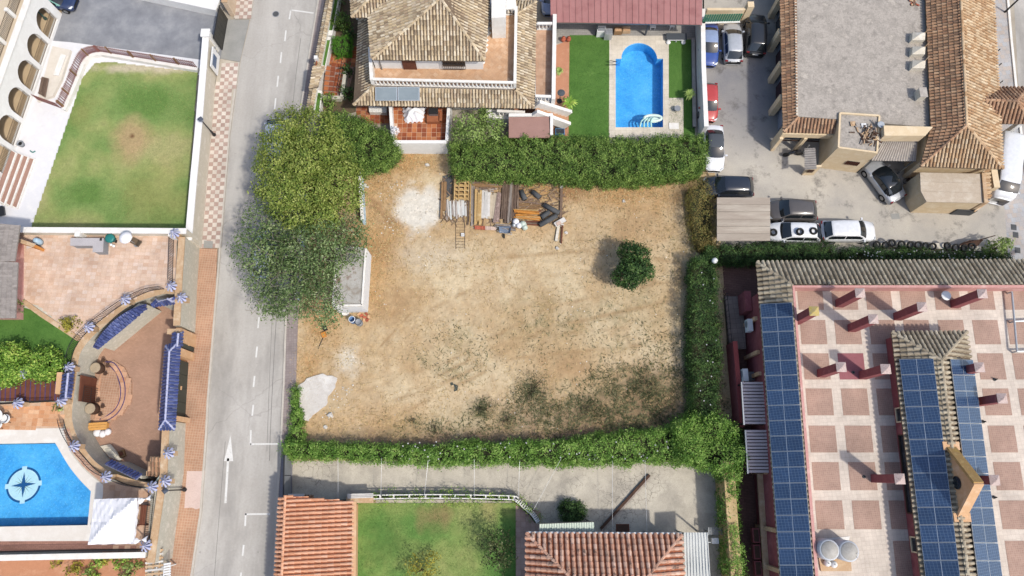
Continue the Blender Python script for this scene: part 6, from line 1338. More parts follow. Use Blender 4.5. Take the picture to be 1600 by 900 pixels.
# south porch
ZP = 1.2
po = thing('villa_porch','white walled porch with dark terracotta tiles at the foot of the villa','porch',P(657,205))
MB().prism([v2(p) for p in (P(617,224,ZP),P(700,224,ZP),P(703,165,ZP),P(612,160,ZP))],.01,ZP).build('porch_base',M['white_wall'],po)
pfl = MB().sheet([[v2(p) for p in (P(618,222,ZP),P(698,222,ZP),P(700,160,ZP),P(614,160,ZP))]],ZP+.006).build('porch_floor',M['grout'],po)
floor_tiles([v2(p) for p in (P(619,221,ZP),P(697,221,ZP),P(699,161,ZP),P(615,161,ZP))],ZP+.006,.42,.42,.03,0,M['terra2'],pfl)
MB().ribbon([P(617,229,ZP),P(699,229,ZP)],.28,.01,2.1).build('front_wall',M['white_wall'],po); MB().ribbon([P(699.5,227,ZP),P(703,165,ZP)],.25,.01,2.1).build('side_wall',M['white_wall'],po); MB().ribbon([P(616,226,ZP),P(612,166,ZP)],.25,.01,2.1).build('side_wall',M['white_wall'],po)
t = thing('covered_furniture','heap of white cloth covering furniture on the villa porch','cloth heap',P(646,182,ZP)); n = 14; V = []
for j in range(n):
    for i in range(n):
        p = lerp(lerp(P(629,170,ZP),P(666,168,ZP),i/13),lerp(P(633,193,ZP),P(660,191,ZP),i/13),j/13); e_ = min(i,j,13-i,13-j)/4; V.append((p.x+.06*math.sin(j*1.7),p.y+.08*math.sin(i*1.9),ZP+.03+min(1,e_)*(.75+.18*math.sin(i*1.3)*math.cos(j*1.1))+.1*random.random()))
MB().add(V,[[j*n+i,(j+1)*n+i,(j+1)*n+i+1,j*n+i+1] for j in range(n-1) for i in range(n-1)]).build('cloth',M['canvas'],t,True); MB().box((P(647,181,ZP).x,P(647,181,ZP).y,ZP+.3),(1.0,.6,.5)).build('table_under_cloth',M['white_plastic'],t)
t = thing('barbecue','grey barbecue grill on the villa porch against the wall','barbecue',P(677,172,ZP)); p = P(677,174,ZP+.8); MB().box((p.x,p.y,ZP+.42),(.75,.5,.8)).build('cabinet',M['grey_metal'],t); MB().box((p.x,p.y,ZP+.86),(.8,.55,.06)).build('grill',M['iron'],t)
t = thing('orange_sofa','rust brown sofa cushions on the villa porch below the barbecue','sofa',P(680,184,ZP)); p = P(679,184,ZP+.4); MB().box((p.x,p.y,ZP+.25),(1.3,.8,.45)).build('seat',mk('rust_fabric',['#a9663f','#9b5a36'],2),t); MB().box((p.x+.55,p.y,ZP+.5),(.22,.8,.3)).build('backrest',bpy.data.materials['rust_fabric'],t)
t = thing('white_potted_plant','white flowering plant at the corner of the porch wall','plant',P(618,202,1.3)); MB().lathe((P(618,203,2.1).x,P(618,203,2.1).y,2.11),[(.14,0),(.18,.25)],10).build('pot',M['white_plastic'],t); p_ = P(618,203,2.6); a_,b_ = blob_points([((p_.x,p_.y,2.6),.32)],30,7,.06); quads_mesh('foliage',leaf_quads(a_,b_,.13),M['canvas'],t)
wt = struct(MB().sheet([pz([(556,166),(615,166),(614,195),(575,195),(556,182)])],LV*2).build('west_terracotta_floor',M['grout_dark'])); floor_tiles(pz([(557,167),(613,167),(612,193),(576,193),(557,181)]),LV*2,.42,.42,.03,0,M['terra2'],wt)
MB().prism(pz([(576,166),(604,167),(604,176),(577,175)],.5),.01,.5).build('side_step',M['white_cap'],vl)
# west garden of the villa
wg = struct(MB().sheet([pz([(516,80),(560,72),(556,104),(541,150),(503,150),(508,110)])],LV*2).build('front_garden_floor',M['grout_dark'])); floor_tiles(pz([(517,81),(559,74),(555,104),(541,108),(510,108)]),LV*2,.42,.42,.03,R(-5),M['terra2'],wg)
zone('front_garden_soil',[pz([(526,-40),(563,-40),(556,175),(500,190),(503,150)])],LV,mk('dark_soil',['#5a4a38','#6b5943','#4c5432'],1.4,grain=.2))
sp = thing('entrance_steps','terracotta tiled entrance steps with an iron handrail behind the villa gate','steps',P(522,125)); 
q = [P(510,103,.5),P(538,99,.5),P(529,148,.5),P(503,146,.5)]
for i in range(6):
    a_,b_,c_,d_ = lerp(q[3],q[0],i/6),lerp(q[2],q[1],i/6),lerp(q[2],q[1],(i+1)/6),lerp(q[3],q[0],(i+1)/6); z_ = .2+.07*i; s_ = MB().prism([v2(a_),v2(b_),v2(c_),v2(d_)],.012,z_).build('step',M['grout_dark'],sp); floor_tiles([lerp(p,(a_+c_)/2,.02) for p in (a_,b_,c_,d_)],z_,.42,.4,.03,R(-7),M['terra2'],s_)
railing('',[q[1]+Vector((0,0,0)),lerp(q[1],q[2],.5),q[2]],.5,.8,M['iron'],.3,.012,sp); MB().ribbon([P(540,112,.5),P(534,152,.5)],.3,.01,.6).build('side_wall',M['stone_wall'],sp); MB().ribbon([P(503,152,.4),P(533,153,.4)],.3,.01,.5).build('front_kerb',M['stone_wall'],sp)
cw = thing('tile_coped_wall','white street wall with a beige tile coping in front of the villa','wall',P(500,70))
cl_ = [Vector((p.x,p.y,0)) for p in pz([(530,-90),(515,0),(499,85),(482,180)],1.7)]; MB().ribbon(cl_,.26,.01,1.6).build('wall_body',M['white_wall'],cw)
for s_ in (-1,1):
    e_ = offset_line(cl_,.27*s_); mb = MB()
    for i in range(len(cl_)-1):
        sl = [Vector((e_[i].x,e_[i].y,1.6)),Vector((e_[i+1].x,e_[i+1].y,1.6)),Vector((cl_[i+1].x,cl_[i+1].y,1.8)),Vector((cl_[i].x,cl_[i].y,1.8))]; tiles(mb,sl,.24,.4)
    mb.build('coping_tiles',M['roof_beige'],cw,kind='stuff')
wp = thing('white_planter','long white planter troughs with grass behind the tile coped street wall','planter',P(508,90)); 
for seg in ([(520,-20),(533,-20),(519,55),(509,55)],[(508,58),(518,58),(508,108),(497,105)],[(494,140),(503,142),(499,182),(486,180)]):
    p = pz(seg,.8); MB().prism(p,.01,.8).build('trough',M['white_wall'],wp); c = sum(p,Vector((0,0,0)))/4; q_ = [lerp(c,v,.8) for v in p]; q_ = [lerp(q_[0],q_[1],.35),q_[1],q_[2],lerp(q_[3],q_[2],.35)]; MB().sheet([q_],.806).build('trough_grass',M['turf'],wp)
vg = thing('villa_gate','brown wooden pedestrian gate with a little tile roof in front of the villa','gate',P(497,128)); a,b = P(504,112),P(500,142); MB().bar((a.x,a.y,1.0),(b.x,b.y,1.0),.08,1.9).build('gate_leaf',mk('gate_wood',['#a8623a','#99552f'],2),vg)
for p in (a,b): MB().box((p.x,p.y,1.15),(.3,.3,2.3)).build('gate_pillar',M['white_wall'],vg)
mb = MB(); zz = 2.35; tiles(mb,[P(483,138,zz),P(497,136,zz),P(503,104,zz+.5)+Vector((.3,0,0)),P(489,104,zz+.5)],.26,.4,down=(-1,-.1,-.3)); MB().prism([v2(p) for p in (P(483,138,zz),P(497,136,zz),P(503,104,zz),P(489,104,zz))],zz-.1,zz).build('roof',M['under'],vg); mb.build('roof_tiles',M['roof_beige'],vg,kind='stuff')
hedge('clipped_bush','square bright green clipped bush in the villa front garden',pz([(520,57),(545,55),(546,79),(520,79)],1.2),.01,1.2,M['leaf_red'],M['twig_core'],50,.11,8,.05,'bush',.1)
shrub('bush','feathery green shrub above the square clipped bush','bush',(535,42),.75,1.4,M['leaf_hedge'],0,4,.2)
shrub('bush','dark leafy shrub between the clipped bush and the villa wall','bush',(549,60),.5,1.0,M['leaf_dark'],0,3,.18)
shrub('bush','dark shrub with white flowers beside the entrance steps','bush',(545,115),.55,1.1,M['leaf_dark'],0,3,.18)
shrub('bush','green shrub at the corner below the entrance steps','bush',(515,162),.7,1.1,M['leaf_hedge'],0,3,.18); shrub('bush','dark shrub beside the villa west wall near the hedge','bush',(545,150),.55,1.2,M['leaf_dark'],0,3,.18)
shrub('bush','small grey plant at the top of the villa front garden','bush',(534,10),.35,.7,M['leaf_grey'],0,2,.18)
# pool garden things
cp_ = thing('carport','long carport with a dusty red panelled metal roof','carport',P(978,20)); zc = 2.9; n = 24
o = MB().add([],[]); c0_,c1_,c2_,c3_ = P(861,35,zc-.25),P(1097,39,zc-.25),P(1098,-70,zc+.1),P(859,-70,zc+.1)
for i in range(n):
    a,b,c,d_ = lerp(c0_,c1_,(i+.03)/n),lerp(c0_,c1_,(i+.97)/n),lerp(c3_,c2_,(i+.97)/n),lerp(c3_,c2_,(i+.03)/n); u = Vector((0,0,.04)); MB().add([a,b,c,d_]+[p+u for p in (a,b,c,d_)],[[3,2,1,0],[4,5,6,7],[0,1,5,4],[1,2,6,5],[2,3,7,6],[3,0,4,7]]).build('roof_panel',M['red_sheet'],cp_)
    MB().bar(lerp(c0_,c1_,i/n)+Vector((0,0,.05)),lerp(c3_,c2_,i/n)+Vector((0,0,.05)),.05,.07).build('seam',M['red_sheet'],cp_)
MB().bar(c0_+Vector((0,.1,-.1)),c1_+Vector((0,.1,-.1)),.12,.16).build('beam',M['grey_metal'],cp_)
for x,y in ((868,58),(931,58),(1008,59),(1090,59)): p = P(x,y-4); MB().box((p.x,p.y,1.3),(.14,.14,2.6)).build('post',M['dark_fabric'],cp_)
for i,(x,y,sx,sy,sz_,m_,lb) in enumerate([(940,45,.8,.6,.85,'white_plastic','white washing machine under the carport edge'),(951,49,.7,.6,.9,'steel_lt','silver gas grill standing at the carport edge'),(966,46,.7,.5,.5,'wood','brown cardboard box under the carport'),(979,45,.7,.5,.4,'tan_coping','tan cardboard box next to the brown one')]):
    p = P(x,y,sz_); t = thing(['washing_machine','gas_grill','cardboard_box','cardboard_box'][i],lb,['washing machine','grill','box','box'][i],(p.x,p.y,.01)); MB().box((p.x,p.y,.02+sz_/2),(sx,sy,sz_)).build(['cabinet','grill_body','box_body','box_body'][i],M[m_],t); MB().box((p.x,p.y-.05,.03+sz_),(sx*.8,sy*.6,.05)).build('lid',M['grey_plastic'] if i < 2 else M['orange_wall'],t)
def chair(label,x,y,mat,rz=0,z=0.,group=None):
    p = P(x,y,z); t = thing('garden_chair',label,'chair',p,group,0); MB().box((p.x,p.y,z+.43),(.48,.48,.05),rz).build('seat',mat,t); c,s = math.cos(rz),math.sin(rz); MB().box((p.x-.24*s,p.y+.24*c,z+.7),(.48,.05,.5),rz).build('backrest',mat,t)
    for a_ in (-.2,.2):
        for b_ in (-.2,.2): MB().box((p.x+a_*c-b_*s,p.y+a_*s+b_*c,z+.21),(.045,.045,.42)).build('leg',mat,t)
    return t
chair('white plastic chair under the carport edge near the pool',1019,44,M['white_plastic']); chair('white plastic chair beside the right carport post',1048,43,M['white_plastic'],.3)
t = thing('sun_lounger','charcoal double sun lounger with white wheels above the pool','sun lounger',P(1056,57)); a,b = P(1041,57,.35),P(1073,57,.35); MB().bar(a,b,.62,.1).build('cushion',M['dark_fabric'],t); MB().bar(lerp(a,b,.05)-Vector((0,0,.09)),lerp(a,b,.95)-Vector((0,0,.09)),.7,.05).build('frame',M['white_plastic'],t)
for k in (.1,.5,.9):
    for s_ in (-1,1): p = lerp(a,b,k); MB().box((p.x,p.y+.33*s_,.16),(.07,.07,.3)).build('leg',M['white_plastic'],t)
for k in (.12,.85): p = lerp(a,b,k); MB().lathe((p.x,p.y-.42,.05),[(.2,0),(.22,.06),(.12,.12)],12).build('wheel',M['white_plastic'],t,True)
t = thing('pool_float','pale green inflatable ring and lounger floating in the villa pool','pool float',P(1015,190,-.05)); c = P(1020,185,-.02)
mb = MB(); mb.tube([(c.x+.75*math.cos(R(10*k)),c.y+.28*math.sin(R(10*k)),.02) for k in range(37)],.13,8); mb.build('ring',M['pool_inflate'],t,True); mb = MB(); mb.lathe((c.x,c.y,-.05),[(.2,0),(.62,.06),(.5,.1)],20); q = mb.build('mat',M['pool_inflate'],t); q.scale = (1,.45,1)
mb = MB()
for k in range(4): mb.tube(smooth_path([P(1000+k*6,199,.02),P(1002+k*5,190,.2),P(1008+k*4,184,.05)],4),.07,6)
mb.build('arm_tubes',mk('pale_teal_vinyl',['#a6dcd8','#bfe6df'],3,rough=.3),t,True)
t = thing('pool_ladder','small steel handrail at the left edge of the villa pool','handrail',P(957,97)); 
for dy in (0,5): MB().tube(smooth_path([P(954,95+dy,.02),P(955,95+dy,.7),P(962,96+dy,.6),P(964,96+dy,-.3)],4),.03,6).build('rail',M['iron'],t)
wallbar('garden_wall','pale grey wall between the pool garden and the car yard','wall',pz([(1089,36),(1090,120),(1094,215)]),.32,.01,2.0,mk('pale_grey_wall',['#d8d8d6','#cbcac7'],1),M['white_cap'],.06,.06)
wallbar('garden_kerb','low dark fence strip along the pool garden wall','kerb',pz([(1082,62),(1084,200)]),.25,.012,.25,M['grey_metal'],M['corr_grey'],.05,.03)
t = thing('dark_parasol','small dark round table parasol on a pole near the white stairs','parasol',P(873,157)); p = P(877,144,1.6); q = P(874,158); MB().lathe((p.x,p.y,1.5),[(.34,0),(.3,.06),(.04,.14)],16).build('shade',M['dark_fabric'],t); MB().tube([(q.x,q.y,.01),(q.x,q.y,.9),(p.x,p.y,1.55)],.03,6).build('pole',M['iron'],t); MB().lathe((q.x,q.y,.012),[(.25,0),(.2,.1)],10).build('base',M['iron'],t)
for i,(x,y,r,m_,h,lb) in enumerate([(873,117,.42,'leaf_pale',.9,'small palm like plant in the middle of the orange path'),(888,168,.75,'leaf_lime',1.2,'bright green palm like plant at the stair foot'),(1073,155,.6,'leaf_pale',1.4,'slender pale plant beside the white pool paving')]):
    p = P(x,y); t = thing('palm_plant',lb,'plant',p); mb = MB(); mb.tube([p,p+Vector((0,0,h*.6))],.06,6,.04); mb.build('stem',M['bark'],t); mb = MB()
    for k in range(16):
        a_ = k*2.4; L2 = r*random.uniform(.8,1.2); d_ = Vector((math.cos(a_),math.sin(a_),0)); s_ = Vector((-d_.y,d_.x,0))*.05; b_ = p+Vector((0,0,h*.6)); m1,m2 = b_+d_*L2*.55+Vector((0,0,.28)),b_+d_*L2+Vector((0,0,.02)); mb.add([b_-s_*.5,b_+s_*.5,m1+s_*1.6,m1-s_*1.6,m2],[[0,1,2,3],[3,2,4]])
    mb.build('fronds',M[m_],t)
t = thing('blue_bin','blue plastic crate between the stairs and the hedge','crate',P(876,205)); p = P(875,206,.4); MB().box((p.x,p.y,.25),(.8,.55,.48)).build('crate_body',mk('blue_crate',['#4f8fc0','#417fb0'],3,rough=.4),t); MB().box((p.x,p.y,.5),(.7,.45,.04)).build('crate_inside',M['inky_p'],t)
t = thing('grey_pump','grey round pump cover above the blue crate','pump',P(871,196)); MB().lathe(P(871,199),[(.3,.01),(.3,.4),(.2,.55),(.05,.6)],12).build('pump_cover',M['dark_fabric'],t,True); MB().box(P(874,201,.2),(.3,.2,.25)).build('pump_motor',M['grey_plastic'],t)
t = thing('ottoman','small grey side table with black legs on the pool paving','side table',P(1058,175)); MB().lathe(P(1057,173,0)+Vector((0,0,.4)),[(.28,0),(.28,.05)],14).build('table_top',M['grey_plastic'],t)
for k in range(3): p = P(1057,173); MB().tube([(p.x+.22*math.cos(k*2.1),p.y+.22*math.sin(k*2.1),.015),(p.x+.1*math.cos(k*2.1),p.y+.1*math.sin(k*2.1),.42)],.02,5).build('leg',M['iron'],t)
struct(MB().box(P(1053,197,.05),(.85,.6,.06)).build('pool_hatch',M['white_cap']))
t = thing('red_jar','two clay jars at the top of the orange garden path','jars',P(884,62))
for x in (880,888): MB().lathe(P(x,64),[(.12,.01),(.22,.2),(.2,.45),(.1,.55),(.13,.6)],12).build('jar_body',M['brick_red'],t,True)

# ================================================================ CAR YARD AND WORKSHOP (upper right)
nw = thing('yard_end_wall','cream wall with a green sheet fence on top at the head of the car yard','wall',P(1130,30)); MB().ribbon(pz([(1096,36),(1150,36),(1163,30)]),.25,.01,2.0).build('wall_body',M['cream_wall'],nw)
a,b = P(1097,34.5,2.02),P(1156,33,2.02); n = 16
for i in range(n):
    p,q = lerp(a,b,i/n),lerp(a,b,(i+.75)/n); MB().bar((p.x,p.y,2.55),(q.x,q.y,2.55),.05,1.0).build('fence_sheet',M['green_metal'],nw)
MB().bar(a,b,.3,.08).build('coping',M['white_cap'],nw); p = P(1160,33); MB().box((p.x,p.y,1.2),(.55,.55,2.4)).build('wall_pier',M['cream_wall'],nw)
t = thing('covered_scooter','dusty scooter parked against the cream wall above the blue car','scooter',P(1107,30)); p,q = P(1099,31,.5),P(1116,28,.5); MB().tube(smooth_path([p+Vector((0,0,.1)),lerp(p,q,.35)+Vector((0,0,.3)),lerp(p,q,.7),q+Vector((0,0,.25))],5),.2,8).build('scooter_body',M['bitumen'],t,True)
for c in (p,q): MB().tube([Vector((c.x-.02,c.y-.06,.27)),Vector((c.x+.02,c.y+.06,.27))],.26,14).build('wheel',M['rubber'],t)
MB().tube([q+Vector((-.1,-.3,.5)),q+Vector((-.05,.3,.5))],.025,6).build('handlebar',M['iron'],t); MB().box(lerp(p,q,.25)+Vector((0,0,.42)),(.6,.26,.1),math.atan2((q-p).y,(q-p).x)).build('seat',M['black_plastic'],t)
car('parked_car','blue saloon car with a faded roof parked nose down beside the grey wall','car',(1108,104),(1107.5,34),'sedan',M['blue_p'],roofm=M['ltblue_p'],W=1.7,L=4.2)
car('parked_car','silver hatchback parked between the blue saloon and the black car','car',(1143,34),(1147,98),'hatch',M['silver_p'],L=3.95,W=1.7)
car('parked_car','black off-road car parked beside the workshop wall at the yard head','car',(1182,22),(1181,84),'suv',M['black_p'],W=1.85,Ht=1.7,L=4.1)
car('parked_car','red hatchback half hidden by the pale garden wall','car',(1107.5,188),(1107.5,130),'hatch',M['red_p'],W=1.6,L=3.6)
car('parked_car','white car with a dark roof at the corner of the long hedge','car',(1117,267),(1115,195),'sedan',M['white_p'],roofm=M['dark_fabric'],L=4.2,W=1.7)
car('parked_car','blue black estate car with its nose in the dry hedge','car',(1099,291),(1177,292),'estate',M['inky_p'],L=4.2,W=1.75)
car('parked_car','dark taupe off-road car parked above the white car with tyres','car',(1202,328),(1274,329),'suv',M['brown_p'],L=4.0,W=1.8,Ht=1.6)
wc = car('parked_car','worn white car carrying loose tyres on its roof and bonnet','car',(1200,362),(1281,364),'estate',M['white_p'],L=4.3,W=1.7,Ht=1.4)
car('parked_car','clean white off-road car parked beside the dark hedge','car',(1368,361),(1284,361),'suv',M['white_p'],L=4.5,W=1.8,Ht=1.6)
car('parked_car','silver coupe with a dark glass roof parked at an angle by the awning','car',(1361,253),(1402,309),'sedan',M['silver_p'],roofm=M['glass'],W=1.8,L=4.1)
car('parked_van','white panel van parked on the street beside the workshop','van',(1562,331),(1574,198),'van',M['white_p'],L=5.9,W=2.0,Ht=2.3)
car('parked_car','pale blue car nose just visible under the red carport','car',(860,29),(864,-45),'hatch',M['ltblue_p'],L=4.0)
car('parked_van','white van parked on the road mostly hidden under the yellow green tree','van',(437,183),(429,272),'van',M['white_p'],L=4.9,W=1.9,Ht=2.0,group='vehicles parked under the street trees')
car('parked_car','pale car parked on the road under the grey green tree','car',(417,358),(410,436),'hatch',M['ltblue_p'],L=4.1,roofm=M['white_p'],group='vehicles parked under the street trees')
def tyre(label,x,y,z,tilt=None,group='tyres along the hedge wall'):
    c = P(x,y,z); t = thing('tyre',label,'tyre',(c.x,c.y,z-.1),group); mb = MB(); prof = [(.19,-.09),(.26,-.11),(.32,-.06),(.32,.06),(.26,.11),(.19,.09),(.19,-.09)]; mb.lathe((0,0,0),prof,18,False); o = mb.build('tread',M['rubber'],None,True); o.parent = t; o.location = (0,0,.1)
    r_ = MB().lathe((0,0,0),[(.2,-.085),(.17,-.05),(.17,.05),(.2,.085)],16,False).build('rim',M['bitumen'],None,True); r_.parent = t; r_.location = (0,0,.1)
    if tilt: t.rotation_euler = tilt
    return t
for x,y,z_,lb in ((1208.5,363,1.07,'tyre lying on the bonnet of the worn white car'),(1250,362,1.6,'tyre lying on the middle of the white car roof'),(1271,361,1.45,'tyre lying at the back of the white car roof')): tyre(lb,x,y,z_,(.05,.05,0),'tyres on the worn white car')
pos = [(680,628),(735,630),(775,618),(835,625),(890,628),(940,630),(985,636),(1030,638),(1120,635),(1175,645),(1225,648),(1275,640)]
names = ['first','second','third','fourth','fifth','sixth','seventh','eighth','ninth','tenth','eleventh','twelfth']
tw = wallbar('tyre_ledge','low dark ledge carrying a row of tyres above the hedge','wall',pz([(1366,384),(1440,386),(1526,391)]),.45,.01,.5,M['corr_grey'],M['beige_wall'],.02,.03)
for i,(x,y) in enumerate(pos): tyre(f'{names[i]} black tyre from the left in the row above the hedge',1200+x/4,225+y/4,.75,(.25+.1*math.sin(i*2.1),.15*math.sin(i*3.3),0))
t = thing('plank_board','dark leaning board at the right end of the tyre row','board',P(1520,376)); mb = MB(); mb.prism(pz([(1498,382),(1515,375),(1538,374),(1528,384)],.8),.6,.75); mb.build('board',M['wood_dark'],t); MB().tube([P(1500,383,.8),P(1555,368,1.1)],.04,5).build('pole',M['wood_dark'],t); MB().box(P(1515,382,.3),(1.2,.3,.6)).build('trestle',M['wood_dark'],t)
t = thing('corrugated_lean_to','flat striped sheet roof in the yard corner beside the dry hedge','lean-to',P(1160,343)); zr = 2.2; n = 6
for i in range(n):
    y0,y1 = 309+68*i/n,309+68*(i+.96)/n; q = [P(1120,y1,zr),P(1203,y1,zr),P(1203,y0,zr+.01),P(1120,y0,zr+.01)]; u = Vector((0,0,.05+.02*(i % 2))); MB().add([p for p in q]+[p+u for p in q],[[3,2,1,0],[4,5,6,7],[0,1,5,4],[1,2,6,5],[2,3,7,6],[3,0,4,7]]).build('roof_sheet',mk('lean_to_sheet',['#b5a898','#a89a8a','#c3b7a6'],.8,rough=.7,orand=.06,stretch=(.15,1.5,1)) if i == 0 else bpy.data.materials['lean_to_sheet'],t)
for q in ((1124,315),(1199,315),(1124,374),(1199,374)): p = P(*q,zr); MB().box((p.x,p.y,zr/2),(.12,.12,zr-.02)).build('post',M['grey_metal'],t)
# --- workshop
ws = thing('workshop','cream workshop with an old flat concrete roof and brown tile skirts','building',P(1340,100)); ZR = 3.6
body = [P(1226,203,2.9),P(1306,205,2.9),P(1452,212,2.9),P(1452,-120,2.9),P(1221,-120,2.9)]
MB().prism([v2(p) for p in (P(1232,-120,2.9),P(1235,178,2.9),P(1300,182,2.9),P(1452,212,2.9),P(1452,-120,2.9))],.01,3.3).build('wall',mk('blue_grey_wall',['#8f98a6','#9aa2ae'],.8),ws)  # blue-grey wall colour behind the cream pilasters
fr_ = [P(1243,-120,ZR),P(1247,182,ZR),P(1306,186,ZR),P(1454,199,ZR),P(1440,-120,ZR)]
MB().prism([v2(p) for p in fr_],3.2,ZR).build('flat_roof',M['flat_roof'],ws)
mb = MB(); mb.ribbon(offset_line([fr_[0],fr_[1]],-.1),.16,ZR,ZR+.06); mb.build('roof_edge',M['beige_wall'],ws)
roof(ws,[[P(1216.5,-120,2.95),P(1224,206,2.95),P(1247,183,ZR+.02),P(1244,-120,ZR+.02)],[P(1224,207,2.95),P(1304,209,2.95),P(1305,186,ZR+.02),P(1247,183,ZR+.02)]],[(P(1224,206,2.98),P(1247,183,ZR+.05))],M['roof_brown'],M['under'],.28,.38,label='narrow tile skirt round the flat roof',name='skirt_roof')
MB().ribbon([P(1219,-120,2.85),P(1227,206,2.85)],.25,2.6,2.9).build('eave_beam',M['cream_wall'],ws)
for x,y in ((1199,-20),(1199,30),(1198,82),(1199,131),(1200,181),(1203,231)): p = P(x+5,y-4); MB().box((p.x,p.y,1.4),(.5,.5,2.8)).build('pilaster',M['cream_wall'],ws)
for i,(y0,y1) in enumerate([(-14,24),(36,76),(88,125),(137,175)]):
    a,b = P(1208,y0),P(1208,y1); a.x += .25; b.x += .25; MB().bar((a.x,a.y,1.25),(b.x,b.y,1.25),.06,2.4).build('bay_door',M['pane'] if i in (0,1) else mk('dark_maroon_door',['#3a2a30','#452f36'],1.5) if i == 2 else bpy.data.materials['dark_maroon_door'],ws)
# open bay on the south side
MB().ribbon([P(1222,207,2.8),P(1304,209.5,2.8)],.35,2.3,2.9).build('lintel',M['cream_wall'],ws)
for x,y in ((1239.5,234),(1203,234)): p = P(x,y); MB().box((p.x+.15,p.y,1.15),(.28,.28,2.3)).build('bay_post',M['cream_wall'],ws)
for k in range(5): a,b = P(1222,218-k*1.5,.6+.1*k),P(1280,220-k*1.5,.6+.1*k); MB().bar((a.x,a.y,.5+.3*k),(b.x,b.y,.5+.3*k),.06,.12).build('store_rack',M['dark_fabric'] if k % 2 else M['wood_dark'],ws)
t = thing('motorcycle','black motorcycle parked in front of the open workshop bay','motorcycle',P(1239,240)); p,q = P(1229,241,.4),P(1250,239,.4)
for c in (p,q): MB().tube([Vector((c.x,c.y-.06,.3)),Vector((c.x,c.y+.06,.3))],.29,14).build('wheel',M['rubber'],t)
MB().tube(smooth_path([p+Vector((.15,0,.1)),lerp(p,q,.4)+Vector((0,0,.35)),lerp(p,q,.7)+Vector((0,0,.3)),q+Vector((-.1,0,.35))],4),.14,7).build('tank',M['black_p'],t,True); MB().tube([p+Vector((.2,-.35,.6)),p+Vector((.2,.35,.6))],.025,6).build('handlebar',M['iron'],t); MB().box(lerp(p,q,.7)+Vector((0,0,.42)),(.6,.24,.1)).build('seat',M['black_plastic'],t)
# parapet block with firewood
bk = thing('cream_block','plain cream block with a roof terrace holding a heap of firewood','building',P(1310,240)); ZB = 3.7
blk = [P(1278,262),P(1337,270),P(1341,213),P(1281,209)]
MB().prism([v2(p) for p in blk],.01,ZB).build('wall',M['cream_wall'],bk)
top = [Vector((p.x,p.y,ZB)) for p in blk]
for i in range(4): a,b = top[i],top[(i+1) % 4]; c = sum(top,Vector((0,0,0)))/4; MB().bar(lerp(a,c,.04)+Vector((0,0,.06)),lerp(b,c,.04)+Vector((0,0,.06)),.14,.12+.001*i).build('parapet',M['cream_wall'],bk)
MB().sheet([[v2(lerp(p,sum(top,Vector((0,0,0)))/4,.06)) for p in top]],ZB+.006).build('roof_floor',M['flat_roof'],bk)
a,b = P(1308,266),P(1327,268.6); mb = MB()
for i in range(9): q = lerp(a,b,i/8); mb.bar((q.x,q.y-.05,1.3),(q.x,q.y-.05,1.9),.04,.04,(0,1,0))
w_ = mb.build('window_bars',M['wood_brown'],bk); MB().poly([(a.x,a.y-.012,1.25),(b.x,b.y-.012,1.25),(b.x,b.y-.012,1.95),(a.x,a.y-.012,1.95)]).build('pane',M['pane'],w_)
t = thing('firewood_heap','heap of split firewood logs on the cream block roof','firewood',P(1360,207,ZB))
for i in range(90):
    p = P(random.gauss(1358,8),random.gauss(210,7),ZB); z_ = ZB+.06+random.random()*.3*max(0,1-abs(p.x-P(1358,210,ZB).x)/.9); a_ = random.gauss(1.4,.7); L2 = random.uniform(.15,.24); d_ = Vector((math.cos(a_),math.sin(a_),random.uniform(-.2,.2)))*L2; MB().tube([Vector((p.x,p.y,z_))-d_,Vector((p.x,p.y,z_))+d_],random.uniform(.04,.07),6).build('log',random.choice([M['plank_grey'],M['plank_brown'],M['wood_dark'],M['tan_coping']]),t)
t = thing('satellite_dish','round grey blue dish lying flat beside the firewood heap','dish',P(1373,198,ZB)); MB().lathe((P(1373,198,ZB).x,P(1373,198,ZB).y,ZB+.25),[(.06,0),(.2,.05),(.29,.14),(.28,.15),(.05,.06)],20).build('dish_bowl',mk('grey_blue_dish',['#b9c0c8','#aab2bb'],3),t,True); MB().tube([(P(1373,198,ZB).x,P(1373,198,ZB).y,ZB+.01),(P(1373,198,ZB).x,P(1373,198,ZB).y,ZB+.28)],.04,6).build('mast',M['grey_metal'],t)
for i,(x,y,m_,lb) in enumerate([(1348,198,'white_plastic','white square lid next to the grey dish on the block roof'),(1331,195,'tan_coping','tan flat stone on the block roof left of the white lid'),(1338,197,'corr_grey','grey flat stone on the block roof left of the white lid')]): p = P(x,y,ZR); t = thing('flat_stone',lb,'stone',(p.x,p.y,ZR+.15)); MB().box((p.x,p.y,ZR+.19),(.4,.38,.08),.1).build('slab',M[m_],t); MB().box((p.x,p.y,ZR+.245),(.25,.22,.03),.4).build('chip',M[m_],t)
MB().prism([v2(p) for p in (P(1309,188,ZR),P(1372,193,ZR),P(1376,226,ZR),P(1310,224,ZR))],3.0,ZB+.003).build('roof_slab',M['flat_roof'],bk)
MB().prism([v2(p) for p in (P(1381,196,4.3),P(1458,198,4.3),P(1446,212,4.3),P(1382,212,4.3))],3.3,4.3).build('upper_parapet',M['cream_wall'],bk)
def corrug(mb,q,n,amp=.04):
    """corrugated sheet: q = lower-left, lower-right, upper-right, upper-left; ribs run from lower to upper edge"""
    V = []
    for i in range(n*4+1):
        s_ = i/(n*4); z_ = amp*math.sin(2*math.pi*i/4); a,b = lerp(q[0],q[1],s_),lerp(q[3],q[2],s_); V += [a+Vector((0,0,z_)),b+Vector((0,0,z_))]
    return mb.add(V,[[2*i,2*i+2,2*i+3,2*i+1] for i in range(n*4)])
